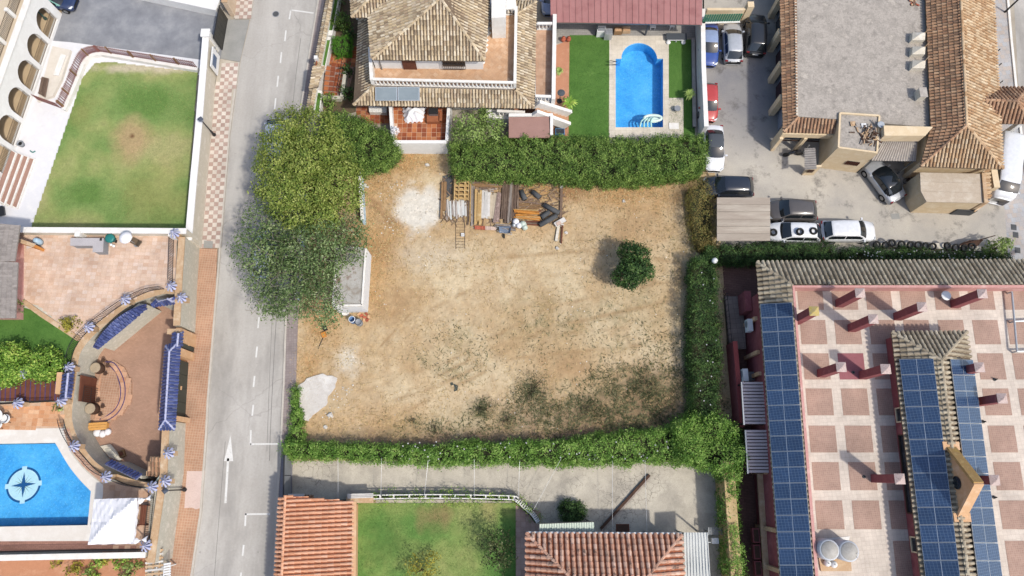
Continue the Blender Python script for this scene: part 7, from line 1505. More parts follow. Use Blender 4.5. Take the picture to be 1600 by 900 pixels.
t = thing('corrugated_awning','corrugated sheet awning over the nose of the silver coupe','awning',P(1400,238)); mb = MB(); corrug(mb,[P(1361,251,2.7),P(1431,252,2.7),P(1434,212,3.2),P(1384,213,3.2)],17,.035); mb.build('roof_sheet',M['corr_grey'],t); MB().tube([P(1361,251,2.62),P(1431,252,2.62)],.04,6).build('beam',M['iron'],t)
for q in ((1364,250),(1428,251)): p = P(*q,2.6); MB().box((p.x,p.y,1.3),(.1,.1,2.6)).build('post',M['grey_metal'],t)
t = thing('tile_canopy','small sloping striped canopy against the cream block wall','canopy',P(1267,250)); mb = MB(); corrug(mb,[P(1257,265,1.9),P(1257,232,1.9),P(1274,231,2.3),P(1276,264,2.3)],9,.04); mb.build('roof_sheet',M['corr_grey'],t); MB().bar(P(1259,266,.9),P(1277,266,.9),.15,1.75).build('side_wall',M['cream_wall'],t); p = P(1258,234,1); MB().box((p.x,p.y,.93),(.1,.1,1.85)).build('post',M['grey_metal'],t); MB().bar(P(1262,267.5,1.1),P(1271,267.5,1.1),.05,.5).build('opening',M['wood_dark'],t)
for i,y in enumerate((58,80,101.5)):
    lb = ['upper','middle','lower'][i]; t = thing('roof_vent',f'pale pyramid topped vent, {lb} of the three on the flat roof','vent',P(1428,y+4,ZR)); b_ = [P(1420,y+10,ZR),P(1440,y+10,ZR),P(1441,y-2,ZR),P(1421,y-2,ZR)]; MB().prism([v2(p) for p in b_],ZR+.002,ZR+.5).build('vent_body',M['beige_wall'],t); c = sum(b_,Vector((0,0,0)))/4; tp_ = [Vector((p.x,p.y,ZR+.5)) for p in b_]; MB().add(tp_+[Vector((c.x,c.y,ZR+.85))],[[0,1,4],[1,2,4],[2,3,4],[3,0,4]]).build('vent_cap',M['beige_wall'],t); MB().tube([P(1441,y-2,ZR+.3),P(1452,y-14,ZR+1.0)],.03,5).build('guy_pipe',M['tan_coping'],t)
t = thing('roof_box','pale grey service box near the right edge of the flat roof','box',P(1436,150,ZR)); b_ = P(1434,152,ZR); MB().box((b_.x,b_.y,ZR+.4),(.55,.8,.78)).build('box_body',M['beige_wall'],t); MB().box((b_.x,b_.y,ZR+.82),(.62,.88,.05)).build('lid',M['corr_grey'],t)
t = thing('tile_scraps','broken tiles piled at the top edge of the flat roof','tiles',P(1427,5,ZR))
for i in range(14): p = P(random.uniform(1418,1434),random.uniform(-2,11),ZR); MB().box((p.x,p.y,ZR+.05+random.random()*.1),(.3,.14,.05),random.random()*3).build('tile',random.choice([M['brick_red'],M['tan_coping'],M['plank_brown']]),t)
# long tiled wing
lw_ = thing('tiled_wing','long cream wing with a weathered orange brown hipped tile roof','building',P(1510,140)); E,RZ = 3.5,5.2
rN,rS = P(1495,-120,RZ),P(1510,196,RZ); SWc,SEc = P(1438,260,E),P(1567,264,E); kW = P(1437,215,E)
MB().prism([v2(p) for p in (P(1446,254,3.2),P(1556,257,3.2),P(1541,-120,3.2),P(1444,-120,3.2))],.01,3.3).build('wall',M['cream_wall'],lw_)
MB().prism([v2(p) for p in (P(1442,200,3.5),P(1452,200,3.5),P(1442,-120,3.5),P(1430,-120,3.5))],.02,3.45).build('inner_wall',M['cream_wall'],lw_)
w1_ = [P(1440,-120,3.75),P(1453,203,3.75),P(1436,214,E),SWc,rS,rN]
nn = (rS-rN).cross(SWc-rN).normalized()
fixz = lambda p: Vector((p.x,p.y,rN.z-(nn.x*(p.x-rN.x)+nn.y*(p.y-rN.y))/nn.z))
roof(lw_,[[fixz(p) for p in (P(1440,-120,3.7),P(1452,203,3.7))]+[SWc]+[rS,rN]],[(SWc,rS)],M['roof_brown'],M['under'],.28,.38,label='darker west slope',name='west_slope')
roof(lw_,[[SEc,P(1546,-120,E),rN,rS],[SWc,SEc,rS]],[(SEc,rS),(rN,rS)],M['roof_tan'],M['under'],.28,.38,label='paler east and south slopes',name='east_slope')
ax = thing('side_porch','small hipped tile porch roof sticking out at the right of the tiled wing','porch',P(1575,165)); z0_ = 3.2
s1,s2,s3,s4 = P(1557,193,z0_),P(1612,193,z0_),P(1606,137,z0_),P(1549,138,z0_); r1_,r2_ = P(1530,156,4.3),P(1588,158,4.3)
roof(ax,[[s1,s2,r2_,r1_],[s3,s4,r1_,r2_],[s2,s3,r2_]],[(r1_,r2_),(s2,r2_),(s3,r2_)],M['roof_brown'],M['under'],.32,.4)
for q in ((1600,188),(1598,142)): p = P(*q,3); MB().box((p.x,p.y,1.55),(.35,.35,3.1)).build('pillar',M['white_wall'],ax)
fs_ = thing('flat_roofed_store','low store with a pale panelled flat roof in front of the tiled wing','store',P(1485,300)); zs = 2.5
q = [P(1449,315,zs),P(1533,319,zs),P(1529,271,zs+.05),P(1437,270,zs+.05)]; q = [P(1447,316,zs),P(1535,318,zs),P(1531,272,zs+.05),P(1437,270,zs+.05),P(1438,299,zs)]
MB().prism([v2(p) for p in (lerp(q[0],q[2],.02),lerp(q[1],q[3],.02),q[2],q[3],lerp(q[4],q[2],.02))],.01,zs-.05).build('wall',M['cream_wall'],fs_)
for i in range(3):
    a,b = (q[3],q[2]),(q[4],lerp(q[2],q[1],.62)); y0,y1 = i/3,(i+.985)/3
    L0,R0 = lerp(q[3],lerp(q[3],Vector((q[0].x,q[0].y,zs)),1),y0),lerp(q[2],q[1],y0); L1,R1 = lerp(q[3],q[0],y1),lerp(q[2],q[1],y1)
    if i < 2: L0,L1 = lerp(q[3],q[4],min(1,y0*1.5)),lerp(q[3],q[4],min(1,y1*1.5))
    else: L0 = q[4]
    u = Vector((0,0,.07)); MB().add([L1,R1,R0,L0]+[p+u for p in (L1,R1,R0,L0)],[[3,2,1,0],[4,5,6,7],[0,1,5,4],[1,2,6,5],[2,3,7,6],[3,0,4,7]]).build('roof_panel',mk('store_sheet',['#c9baa6','#bfae98','#d4c7b4'],.7,orand=.06) if i == 0 else bpy.data.materials['store_sheet'],fs_)
MB().ribbon([P(1534,272,zs),P(1538,318,zs)],.3,.02,zs+.25).build('side_wall',M['tan_coping'],fs_)
t = thing('side_lane_wall','cream side wall with tiles between the flat store and the white van','wall',P(1545,295)); MB().ribbon(pz([(1521,262),(1529,310)]),.5,.01,2.4).build('wall_body',M['cream_wall'],t); mb = MB(); tiles(mb,[P(1535,310,2.42),P(1548,310,2.42),P(1546,264,2.6),P(1536,264,2.6)],.3,.4,down=(1,0,-.2)); mb.build('coping_tiles',M['roof_tan'],t,kind='stuff')
t = thing('dark_gate_panel','dark sheet leaning in front of the flat store by the yard entrance','panel',P(1505,330)); MB().bar(P(1490,331,.55),P(1521,333,.55),.06,1.1).build('panel_sheet',M['bitumen'],t); MB().bar(P(1522,331,1.3),P(1545,315,1.3),.1,.14).build('panel_rail',M['tan_coping'],t)
t = thing('scrap_heap','dark scrap and bicycle parts heaped between the awning wall and store','scrap',P(1422,284))
for i in range(16): p = P(random.uniform(1412,1438),random.uniform(276,292),0); MB().box((p.x,p.y,.15+random.random()*.3),(random.uniform(.15,.6),random.uniform(.06,.3),random.uniform(.06,.25)),random.random()*3,Matrix.Rotation(random.uniform(-.5,.5),3,'X')).build('scrap_piece',random.choice([M['iron'],M['bitumen'],M['wood_dark'],M['green_door']]),t)
for x in (1416,1429): MB().tube([P(x+.0+5*math.cos(R(20*k)),283+4*math.sin(R(20*k)),.5) for k in range(19)],.025,5).build('scrap_wheel',M['iron'],t)
wallbar('awning_side_wall','cream wall end between the corrugated awning and the flat store','wall',pz([(1411,277),(1433,258)]),.3,.01,2.6,M['cream_wall'])
for i,(x,y) in enumerate([(1546,38),(1552,86),(1556,135),(1554,108)]):
    p = P(x,y); t = thing('bollard',['black bollard highest along the right pavement','black bollard second from the top of the right pavement','black bollard just above the side porch','thin black bollard against the tiled wing eave'][i],'bollard',p,'bollards on the right pavement'); MB().lathe(p,[(.06,.01),(.05,.1),(.045,.8),(.06,.85),(.03,.95)],10).build('post',M['iron'],t,True); MB().lathe(p,[(.1,.01),(.1,.05),(.06,.08)],10).build('base',M['iron'],t)
t = thing('street_light','tall street light pole at the top right corner','street light',P(1570,19)); p = P(1570,19); MB().lathe(p,[(.1,.01),(.08,.6),(.05,5.5)],10).build('pole',M['iron'],t,True); MB().tube([(p.x,p.y,5.45),(p.x-.5,p.y-.1,5.7),(p.x-1.1,p.y-.2,5.7)],.035,6).build('arm',M['iron'],t); MB().box((p.x-1.2,p.y-.2,5.68),(.5,.22,.1)).build('lamp_head',M['grey_metal'],t)
# ================================================================ RED HOTEL WITH ROOF TERRACE (lower right)
ht = thing('red_building','large maroon building with a tiled roof terrace, tile skirts and solar panels','building',P(1400,650)); EZ,PZ,TZ = 4.7,6.0,5.0
MB().prism([v2(p) for p in (P(1192,452,EZ),P(1700,452,EZ),P(1760,1000,EZ),P(1231,1000,EZ))],.012,EZ-.12).build('wall',M['maroon'],ht)
nw_,ne_,nwi,nei = P(1182,410,EZ),P(1720,406,EZ),P(1238,446,PZ),P(1720,446,PZ); swl,swi = P(1226,1000,EZ),P(1282,1000,PZ)
roof(ht,[[ne_,nw_,nwi,nei],[nw_,swl,swi,nwi]],[(nw_,nwi)],M['roof_grey'],M['under'],.36,.42,label='grey beige tile skirt along the north and west sides')
ins = [P(1241,449.5,PZ),P(1720,449,PZ),P(1720,1000,PZ),P(1286,1000,PZ)]
MB().ribbon([P(1284,1000,PZ),P(1239.5,447.8,PZ),P(1720,447.5,PZ)],.22,EZ-.1,PZ+.05).build('parapet',M['pink_wall'],ht)
O = P(1251,500,TZ); U = Vector((1,0,0)); pit = (P(1304,519,TZ)-P(1251,519,TZ)).x*1.02; sq = (P(1291,519,TZ)-P(1251,519,TZ)).x
Vd = (P(1275,804,TZ)-P(1251,519,TZ)); Vd = Vector((Vd.x,Vd.y,0)).normalized()
fl = MB().sheet([[v2(p) for p in (P(1238,452,TZ),P(1720,452,TZ),P(1760,1000,TZ),P(1280,1000,TZ))]],TZ).build('roof_terrace_floor',M['hotel_white'],ht)
rows = [(450,484),(500,538),(552,593),(607,649),(665,707),(722,766),(782,827),(845,905)]
for j,(y0,y1) in enumerate(rows):
    a0 = P(1251+(y0-519)*.0842,y0,TZ); a1 = P(1251+(y1-519)*.0842,y1,TZ)
    for i in range(9):
        if j == 7 and i < 2: continue
        o_ = U*(pit*i); w_ = U*sq; q = [a1+o_,a1+o_+w_,a0+o_+w_,a0+o_]
        if q[0].x > P(1640,700,TZ).x: continue
        MB().prism([v2(p) for p in q],TZ+.002,TZ+.014).build('terrace_panel',mk('maroon_panel',['#a5656a','#9c5c62'],1.2) if (i,j) == (1,2) else M['hotel_panel'],ht)
zf = lambda px,py: P(px,py,TZ+.02)
for pts in ([(1283,842),(1328,838),(1326,846),(1284,850)],): MB().prism([v2(zf(*p)) for p in pts],TZ+.016,TZ+.03).build('patched_floor',M['white_cap'],ht)
# chimneys
def chim(lab,cap,base,capm,i):
    b = P(*base,TZ); zt = 8.4; c = P(*cap,zt); b = Vector(((b.x+c.x)/2,(b.y+c.y)/2,TZ)); t = thing('chimney',lab,'chimney',b,'maroon chimneys on the roof terrace')
    MB().box((b.x,b.y,TZ+1.6),(.55,.55,3.2),R(-3)).build('shaft',M['maroon'],t); MB().box((b.x,b.y,TZ+3.24),(.62,.62,.07),R(-3)).build('collar',M['wood_dark'],t)
    mb = MB(); s_ = .34; q = [Vector((b.x+x*s_,b.y+y*s_,TZ+3.29)) for x,y in ((-1,-1),(1,-1),(1,1),(-1,1))]; mb.add(q+[Vector((b.x,b.y,TZ+3.5))],[[0,1,4],[1,2,4],[2,3,4],[3,0,4]]); mb.build('cap',capm,t)
for i,(cp,bs,lab) in enumerate([((1272,487),(1244,500),'maroon chimney with a yellow lichened cap by the west parapet'),((1347,458),(1309,474),'maroon chimney second from the left along the north parapet'),((1367,497),(1329,514),'maroon chimney below the second one, in the second panel row'),((1443,479),(1401,495),'maroon chimney above the north end of the solar ridge roof'),((1538,459),(1489,475),'maroon chimney near the white satellite dish'),((1317,574),(1281,583),'maroon chimney left of the maroon floor panel'),((1387,576),(1346,587),'maroon chimney right of the maroon floor panel'),((1527,577),(1490,581),'maroon chimney mostly hidden behind the north end of the right solar roof'),((1563,623),(1522,629),'maroon chimney just right of the right solar roof, second from its top'),((1408,748),(1366,748),'maroon chimney lowest on the left of the solar ridge roof'),((1551,750),(1510,750),'maroon chimney behind the orange gable on the right')]): chim(lab,cp,bs,M['cap_yellow'] if i == 0 else M['cap_metal'],i)
# raised ridge roof
EU,RU = 6.6,7.9
cl = thing('ridge_house','raised tiled ridge roof standing in the middle of the roof terrace','building',P(1470,650,TZ))
nl,nr,ap,ae = P(1393,519,EU),P(1510,518,EU),P(1470,563,RU),P(1524,1000,RU); sl_,sr_ = P(1451,1000,EU),P(1575,1000,EU)
MB().prism([v2(p) for p in (P(1402,527,EU),P(1502,526,EU),P(1566,1000,EU),P(1459,1000,EU))],TZ+.015,EU-.1).build('wall',M['maroon'],cl)
roof(cl,[[nr,nl,ap],[nl,sl_,ae,ap],[sr_,nr,ap,ae]],[(nl,ap),(nr,ap),(ap,ae)],M['roof_grey'],M['under'],.34,.42,label='grey beige hipped tile roof')
def wside(y0,y1): 
    a,b = P(1402,527,EU),P(1459,1000,EU); f = lambda y: lerp(a,b,(y-527)/473.); return f(y1),f(y0)
for k,(y0,y1,m1) in enumerate([(645,668,'cream_wall'),(852,875,'cream_wall'),(690,815,'wood_dark')]):
    a,b = wside(y0,y1); mb = MB(); o_ = Vector((-.05,0,0)); a2,b2 = a+o_,b+o_
    for z_ in (TZ+.35,EU-.35): mb.bar((a2.x,a2.y,z_),(b2.x,b2.y,z_),.09,.09)
    for q in (a2,b2): mb.bar((q.x,q.y,TZ+.32),(q.x,q.y,EU-.32),.09,.09,(0,1,0))
    w_ = mb.build('window',M[m1],cl); MB().poly([(a.x-.012,a.y,TZ+.35),(b.x-.012,b.y,TZ+.35),(b.x-.012,b.y,EU-.35),(a.x-.012,a.y,EU-.35)]).build('pane',M['pane'],w_)
p = P(1391,545,TZ); MB().box((p.x,p.y,TZ+.7),(.5,1.4,1.4)).build('side_block',M['maroon'],cl)
gb = thing('orange_gable','orange bell gable with sloping copings standing on the ridge roof','gable',P(1492,752,RU)); g0,g1 = P(1481,697,RU-.35),P(1498,808,RU-.35); L = (g1-g0).length; apx = lerp(g0,g1,.52)+Vector((0,0,2.5)); d_ = (g1-g0).normalized(); n_ = Vector((d_.y,-d_.x,0))*.2
if n_.x > 0: n_ =-n_
f0 = [g0,g1,apx]; MB().add([p-n_ for p in f0]+[p+n_ for p in f0],[[0,1,2],[5,4,3],[0,3,4,1],[1,4,5,2],[2,5,3,0]]).build('gable_wall',M['orange_wall'],gb)
MB().bar(g0+Vector((0,0,.1))-d_*.1,apx+Vector((0,0,.08)),.62,.2).build('coping',M['yellow_lichen'],gb); MB().bar(g1+Vector((0,0,.1))+d_*.1,apx+Vector((0,0,.09)),.62,.2).build('coping',M['orange_wall'],gb)
for q in (g0,g1): MB().box((q.x,q.y,RU-.2),(1.1,.55,.5)).build('base_block',M['orange_wall'],gb)
c = lerp(g0,g1,.52)+Vector((0,0,.75))+n_*1.02; MB().tube([c,c+n_*.3],.42,18).build('round_window',M['pane'],gb); MB().tube([c+n_*.1,c+n_*.4],.46,18).build('window_rim',M['green_door'],gb) if False else None
# solar arrays
def array(label,p0,p1,q1,q0,n,up,per=1):
    """p: lower (eave) edge north->south, q: upper edge; panels in one row of n"""
    t = thing('solar_array',label,'solar panels',(p0+q0)/2); nn = (p1-p0).cross(q0-p0).normalized()
    if nn.z < 0: nn =-nn
    for i in range(n):
        a,b,c,d2 = lerp(p0,p1,(i+.012)/n),lerp(p0,p1,(i+.988)/n),lerp(q0,q1,(i+.988)/n),lerp(q0,q1,(i+.012)/n); Z = [v+nn*up for v in (a,b,c,d2)]; lo = [v-nn*.05 for v in Z]
        pn = MB().add(lo+Z,[[0,1,2,3],[7,6,5,4],[0,4,5,1],[1,5,6,2],[2,6,7,3],[3,7,4,0]]).build('solar_panel',M['panel_frame'],t)
        m = (Z[0]+Z[1]+Z[2]+Z[3])/4; h0,h1 = lerp(Z[0],Z[3],.5),lerp(Z[1],Z[2],.5); mb = MB()
        for quad in ([Z[0],Z[1],h1,h0],[h0,h1,Z[2],Z[3]]): c_ = sum(quad,Vector((0,0,0)))/4; e1_ = (quad[1]-quad[0]).normalized()*.022; e2_ = (quad[3]-quad[0]).normalized()*.018; mb.poly([v+nn*.004+s1*e1_+s2*e2_ for v,s1,s2 in zip(quad,(1,-1,-1,1),(1,1,-1,-1))])
        mb.build('cells',M['solar'],pn)
    return t
pl_ = lambda P0,P1,t_: lerp(P0,P1,t_)
tA0,tA1 = (476-410)/590.,1.0
lowL,upL = lerp(nw_,swl,.02),None
e0,e1_,u0,u1_ = nw_,swl,nwi,swi
def onslope(f_e,f_u,y,ea,eb,ua,ub):
    """point on the slope plane that shows at photo row y, fraction f between eave and top"""
    return None
def alongy(a,b,y):
    lo,hi = 0.,1.
    for _ in range(40):
        m = (lo+hi)/2; p = lerp(a,b,m); w = H-p.z; v = p.y/w; s_ = math.tan(math.atan(v)-TILT) if True else 0
        py = 450-F*s_
        if py < y: lo = m
        else: hi = m
    return lerp(a,b,lo)
f = lambda t_,y,E0,E1,U0,U1: alongy(lerp(E0,U0,t_),lerp(E1,U1,t_),y)
array('long row of blue solar panels on the west tile skirt',f(.05,476,nw_,swl,nwi,swi),f(.05,990,nw_,swl,nwi,swi),f(.97,990,nw_,swl,nwi,swi),f(.97,474,nw_,swl,nwi,swi),21,.3)
array('blue solar panels on the left slope of the raised ridge roof',f(.10,562,nl,sl_,ap,ae),f(.10,990,nl,sl_,ap,ae),f(.84,990,nl,sl_,ap,ae),f(.84,561,nl,sl_,ap,ae),16,.28)
array('blue solar panels on the right slope of the raised ridge roof',f(.04,563,nr,sr_,ap,ae),f(.04,990,nr,sr_,ap,ae),f(.80,990,nr,sr_,ap,ae),f(.80,562,nr,sr_,ap,ae),16,.28)
# tanks and small roof things
for i,(x,y,lb) in enumerate([(1288,856,'white water tank nearer the west parapet at the terrace bottom'),(1318,858,'white water tank with a ladder on the roof terrace')]):
    p = P(x-6,y,TZ+.02); t = thing('water_tank',lb,'water tank',p,'water tanks on the roof terrace'); MB().lathe(p,[(.64,.0),(.68,.1),(.68,1.35),(.6,1.43)],20).build('tank_body',M['tank'],t,True); MB().lathe((p.x,p.y,TZ+1.4),[(.62,0),(.54,.1),(.24,.2),(.1,.26)],20).build('tank_lid',M['tank_top'],t,True)
    if i:
        for s_ in (-.12,.12): MB().tube([(p.x+.7,p.y-.5+s_,TZ+.02),(p.x+.45,p.y-.25+s_,TZ+1.6)],.025,5).build('ladder_rail',M['white_plastic'],t)
for i,(x,y) in enumerate([(1290,879),(1300,881)]): p = P(x,y,TZ+.02); t = thing('ball_tank',['small white round vessel left in front of the tanks','small white round vessel right in front of the tanks'][i],'vessel',p); MB().lathe(p,[(.08,0),(.2,.1),(.24,.28),(.18,.45),(.05,.52)],14).build('vessel_body',M['white_plastic'],t,True); MB().lathe((p.x,p.y,TZ+.53),[(.05,0),(.05,.06)],8).build('valve',M['grey_metal'],t)
MB().prism([v2(zf(*q)) for q in ((1278,868),(1328,870),(1330,892),(1282,892))],TZ+.016,TZ+.12).build('tank_plinth',M['tan_coping'],ht)
t = thing('satellite_dish','white satellite dish beside a chimney near the north parapet','dish',P(1484,468,TZ)); p = P(1478,462,TZ+.8); MB().lathe((p.x,p.y,TZ+.7),[(.05,0),(.24,.05),(.36,.14),(.35,.16),(.05,.07)],20).build('dish_bowl',M['white_plastic'],t,True); MB().tube([(p.x,p.y,TZ+.02),(p.x,p.y,TZ+.72)],.04,6).build('mast',M['grey_metal'],t)
t = thing('pipe_frame','pale grey pipe frame at the right edge of the roof terrace','frame',P(1586,500,TZ))
for a,b in (((1581,456),(1589,549)),((1589,549),(1640,548)),((1585,502),(1640,500))): MB().tube([P(*a,TZ+.5),P(*b,TZ+.5)],.07,8).build('pipe',M['steel_lt'],t)
for q in ((1581,456),(1589,549),(1585,502)): p = P(*q,TZ+.5); MB().tube([(p.x,p.y,TZ+.01),p],.06,8).build('post',M['steel_lt'],t)
for i,(x,y) in enumerate([(1333,582),(1350,745),(1536,659),(1553,777),(1554,593)]): p = P(x,y,TZ+.02); t = thing('floor_drain',['round dark drain in the maroon floor panel','round drain left of the lowest chimney','small vent pipe below the chimney right of the solar roof','small vent pipe below the orange gable on the right','small pipe on the panel right of the solar roof top'][i],'drain',p); MB().lathe(p,[(.12,0),(.12,.04),(.07,.05)],10).build('collar',M['bitumen'],t); MB().lathe((p.x,p.y,TZ+.07),[(.05,0),(.05,.03 if i < 2 else .25)],8).build('pipe',M['rubber'],t)
# west facade
wf0,wf1 = P(1192,452,EZ),P(1231,1000,EZ)
def fac(y): return alongy(Vector((wf0.x,wf0.y,0)),Vector((wf1.x,wf1.y,0)),y)
for y in (510,560,592,660,738,822,880):
    q = fac(y); MB().box((q.x-.12,q.y,1.6 if y < 760 else 2.4),(.24,.28,3.1 if y < 760 else 4.4)).build('facade_pilaster',M['orange_wall'] if y < 740 else M['tan_coping'],ht)
for y0,y1,z_ in ((762,783,2.4),(797,818,2.4),(842,864,2.4),(878,900,2.4)): window(ht,fac(y1),fac(y0),z_,1.4,M['cream_wall'],M['pane'],.06,1)
window(ht,fac(562),fac(542),2.0,1.1,M['cream_wall'],M['pane'],.06,1)
q0,q1 = fac(740),fac(905); MB().bar((q0.x-.2,q0.y,1.9),(q1.x-.2,q1.y,1.9),.4,.18).build('facade_ledge',M['tan_coping'],ht)
for i,y in enumerate((834,859,884)): q = fac(y); t = thing('planter_box',['maroon planter box nearest the awnings on the lower facade','middle maroon planter box on the lower facade','lowest maroon planter box on the lower facade'][i],'planter',(q.x-.6,q.y,.8)); MB().box((q.x-.62,q.y,1.3),(.5,1.0,.45)).build('box_body',M['maroon'],t); MB().box((q.x-.62,q.y,1.53),(.36,.85,.03)).build('soil',M['wood_dark'],t); MB().box((q.x-.3,q.y,1.1),(.6,.1,.1)).build('bracket',M['iron'],t)
for i,(y,x) in enumerate(((518,0),(592,.5))):
    q = fac(y); t = thing('air_conditioner',['white air conditioner unit higher on the maroon facade','white air conditioner unit beside the striped awning'][i],'air conditioner',(q.x-.4-x,q.y,1.6)); MB().box((q.x-.42-x,q.y,2.0+.3*(1-i)),(.38,.95,.75)).build('casing',M['white_plastic'],t); MB().tube([(q.x-.62-x,q.y+.1,2.0+.3*(1-i)),(q.x-.63-x,q.y+.1,2.0+.3*(1-i))],.27,14).build('fan_grille',M['grey_plastic'],t); MB().box((q.x-.3-x*.5,q.y,1.6+.3*(1-i)),(.6+x,.7,.05)).build('bracket',M['grey_metal'],t)
for i,(y0,y1) in enumerate(((597,664),(672,740))):
    t = thing('striped_awning',['upper mauve corrugated awning on the red building west side','lower mauve corrugated awning on the red building west side'][i],'awning',P(1178,(y0+y1)/2)); x0,x1 = (1159,1192) if i == 0 else (1165,1197); zA,zB = 3.0,3.3; q = [P(x0,y0,zA),P(x0+4,y1,zA),P(x1+4,y1,zB),P(x1,y0,zB)]
    n = 13
    for k in range(n):
        a,b,c,d2 = lerp(q[0],q[1],k/n),lerp(q[0],q[1],(k+.72)/n),lerp(q[3],q[2],(k+.72)/n),lerp(q[3],q[2],k/n); u_ = Vector((0,0,.07)); MB().add([a,b,c,d2]+[v+u_ for v in (a,b,c,d2)],[[0,1,2,3],[7,6,5,4],[0,4,5,1],[1,5,6,2],[2,6,7,3],[3,7,4,0]]).build('slat',M['awning'],t)
    MB().sheet([[v2(v) for v in q]],zA-.06).build('awning_sheet',M['wood_dark'],t); MB().bar(q[0]+Vector((-.03,0,.02)),q[1]+Vector((-.03,0,.02)),.1,.14).build('gutter',M['steel_lt'],t)
    for v in (q[0],q[1]): w_ = lerp(v,(q[0]+q[1]+q[2]+q[3])/4,.08); MB().box((w_.x,w_.y,zA/2-.02),(.1,.1,zA-.06)).build('post',M['iron'],t)
wallbar('red_garden_wall','narrow dark red wall beside the side hedge and awnings','wall',pz([(1137,540),(1148,670)]),.3,.015,1.9,M['maroon'],mk('red_coping',['#a9504c','#9c4744'],1.5),.05,.05)
sw_ = MB().prism(pz([(1133,463),(1160,463),(1166,545),(1140,545)],.5),.013,.5).build('side_walk',mk_brick('grey_side_tiles',['#94867d','#8a7c74'],'#77695f',.4,.4,R(-4),0,.015,.4)); struct(sw_)
railing('black handrail along the grey side walk of the red building',pz([(1131,462),(1139,543)],.5),.5,.9,M['iron'],.5)
t = thing('globe_lamp','white globe lamp on a post at the corner of the dark hedge','lamp',P(1113,415)); p = P(1116,408,2.2); MB().lathe((p.x,p.y,2.1),[(.05,0),(.2,.1),(.24,.24),(.2,.38),(.05,.48)],16).build('globe',M['white_plastic'],t,True); MB().tube([(p.x,p.y,.02),(p.x,p.y,2.12)],.05,8).build('pole',M['iron'],t)
MB().box((fac(480).x-.3,fac(480).y,1.2),(.5,1.6,2.0)).build('entrance_block',M['maroon'],ht)

# ================================================================ BOTTOM: DRIVEWAY, GARAGE, RED TILED HOUSE
gr_ = thing('tiled_garage','garage with a new orange tile roof beside the pavement','garage',P(495,850)); z0,z1 = 2.6,3.3
ea,eb,ra,rb = P(553,784,z0),P(551,1000,z0),P(446,774,z1),P(436,1000,z1); la,lb_ = P(437,779,z1-.35),P(425,1000,z1-.35)
MB().prism([v2(p) for p in (P(548,790,z0),P(546,1000,z0),P(440,1000,z0),P(448,790,z0))],.014,z0-.1).build('wall',M['orange_wall'],gr_)
roof(gr_,[[ea,eb,rb,ra],[lb_,la,ra,rb]],[(ra,rb)],M['roof_orange'],M['under_o'],.30,.45,.11,.12); MB().bar(ea+Vector((.05,0,.06)),eb+Vector((.05,0,.06)),.3,.12).build('eave_trim',M['orange_wall'],gr_)
t = thing('grey_grid_gate','grey metal grid gate at the street end of the concrete driveway','gate',P(452,745)); a,b = P(459,712),P(458,774); mb = MB()
for k in range(2): q0,q1 = lerp(a,b,k/2+.01),lerp(a,b,k/2+.49); MB().bar((q0.x-.15,q0.y,.95),(q1.x-.15,q1.y,.95),.05,1.8).build('gate_leaf',mk('grey_gate_sheet',['#83858a','#909297'],1.5) if k == 0 else bpy.data.materials['grey_gate_sheet'],t)
for k in range(9):
    q = lerp(a,b,(k+.5)/9); mb.bar((q.x-.2,q.y,.1),(q.x-.2,q.y,1.8),.04,.04,(0,1,0))
mb.build('gate_bars',M['iron'],t,kind='stuff'); MB().bar((a.x-.15,a.y,1.9),(b.x-.15,b.y,1.9),.09,.08).build('gate_rail',M['iron'],t)
struct(MB().prism(pz([(441,712),(458,712),(457,776),(437,780)]),.13,.14).build('gate_ramp',mk('grey_ramp_tiles',['#8a8890','#7c7a82'],2)))
gw = thing('garden_front_wall','white and terracotta wall with posts between garage and driveway','wall',P(500,778)); MB().ribbon(pz([(452,783),(555,786)]),.3,.015,1.3).build('wall_body',M['white_wall'],gw)
p = P(463,777,1.3); MB().box((p.x,p.y,1.36),(1.2,.5,.12)).build('cap_slab',M['plank_white'],gw); mb = MB(); tiles(mb,[P(477,782,1.3),P(490,782,1.3),P(490,773,1.5),P(477,773,1.5)],.22,.4); mb.build('coping_tiles',M['roof_brown'],gw,kind='stuff')
for x in (477,492,527,541): p = P(x,783); MB().box((p.x,p.y,.85),(.25,.25,1.7)).build('post',M['iron'],gw)
tl = thing('tan_ledge','tan rendered ledge with grey slats at the corner of the back lawn','ledge',P(562,780)); MB().prism(pz([(541,777),(583,777),(583,786),(541,786)],1.2),.016,1.2).build('ledge_body',M['tan_coping'],tl)
for k in range(3): MB().bar(P(543,773+k*2.4,1.35),P(583,772+k*2.2,1.35),.12,.06).build('slat',M['plank_white'],tl)
wt_ = thing('lattice_wall','low white open block wall with climbing plants along the back lawn','wall',P(700,778)); lp = smooth_path(pz([(583,776),(690,775),(795,777),(808,781),(822,793),(833,803),(841,815)]),5)
MB().ribbon(lp,.22,.012,.35).build('base',M['tan_coping'],wt_); MB().ribbon(lp,.07,.95,1.05,.13).build('top_rail',M['white_cap'],wt_); MB().ribbon(lp,.07,.95,1.05,-.13).build('top_rail',M['white_cap'],wt_)
acc = 0
for i in range(len(lp)-1):
    seg = (lp[i+1]-lp[i]); n = max(1,round(seg.length/1.1))
    for k in range(n): q = lerp(lp[i],lp[i+1],k/n); MB().box((q.x,q.y,.65),(.1,.34,.7),math.atan2(seg.y,seg.x)).build('block',M['white_cap'],wt_)
hedge('climbing_plant','yellow flowering climber along the open block wall of the back lawn',[v2(p) for p in offset_line(lp,.18)]+[v2(p) for p in reversed(offset_line(lp,-.22))],.35,.95,M['leaf_lime'],M['twig_core'],9,.17,6,.14,'climber',.6)
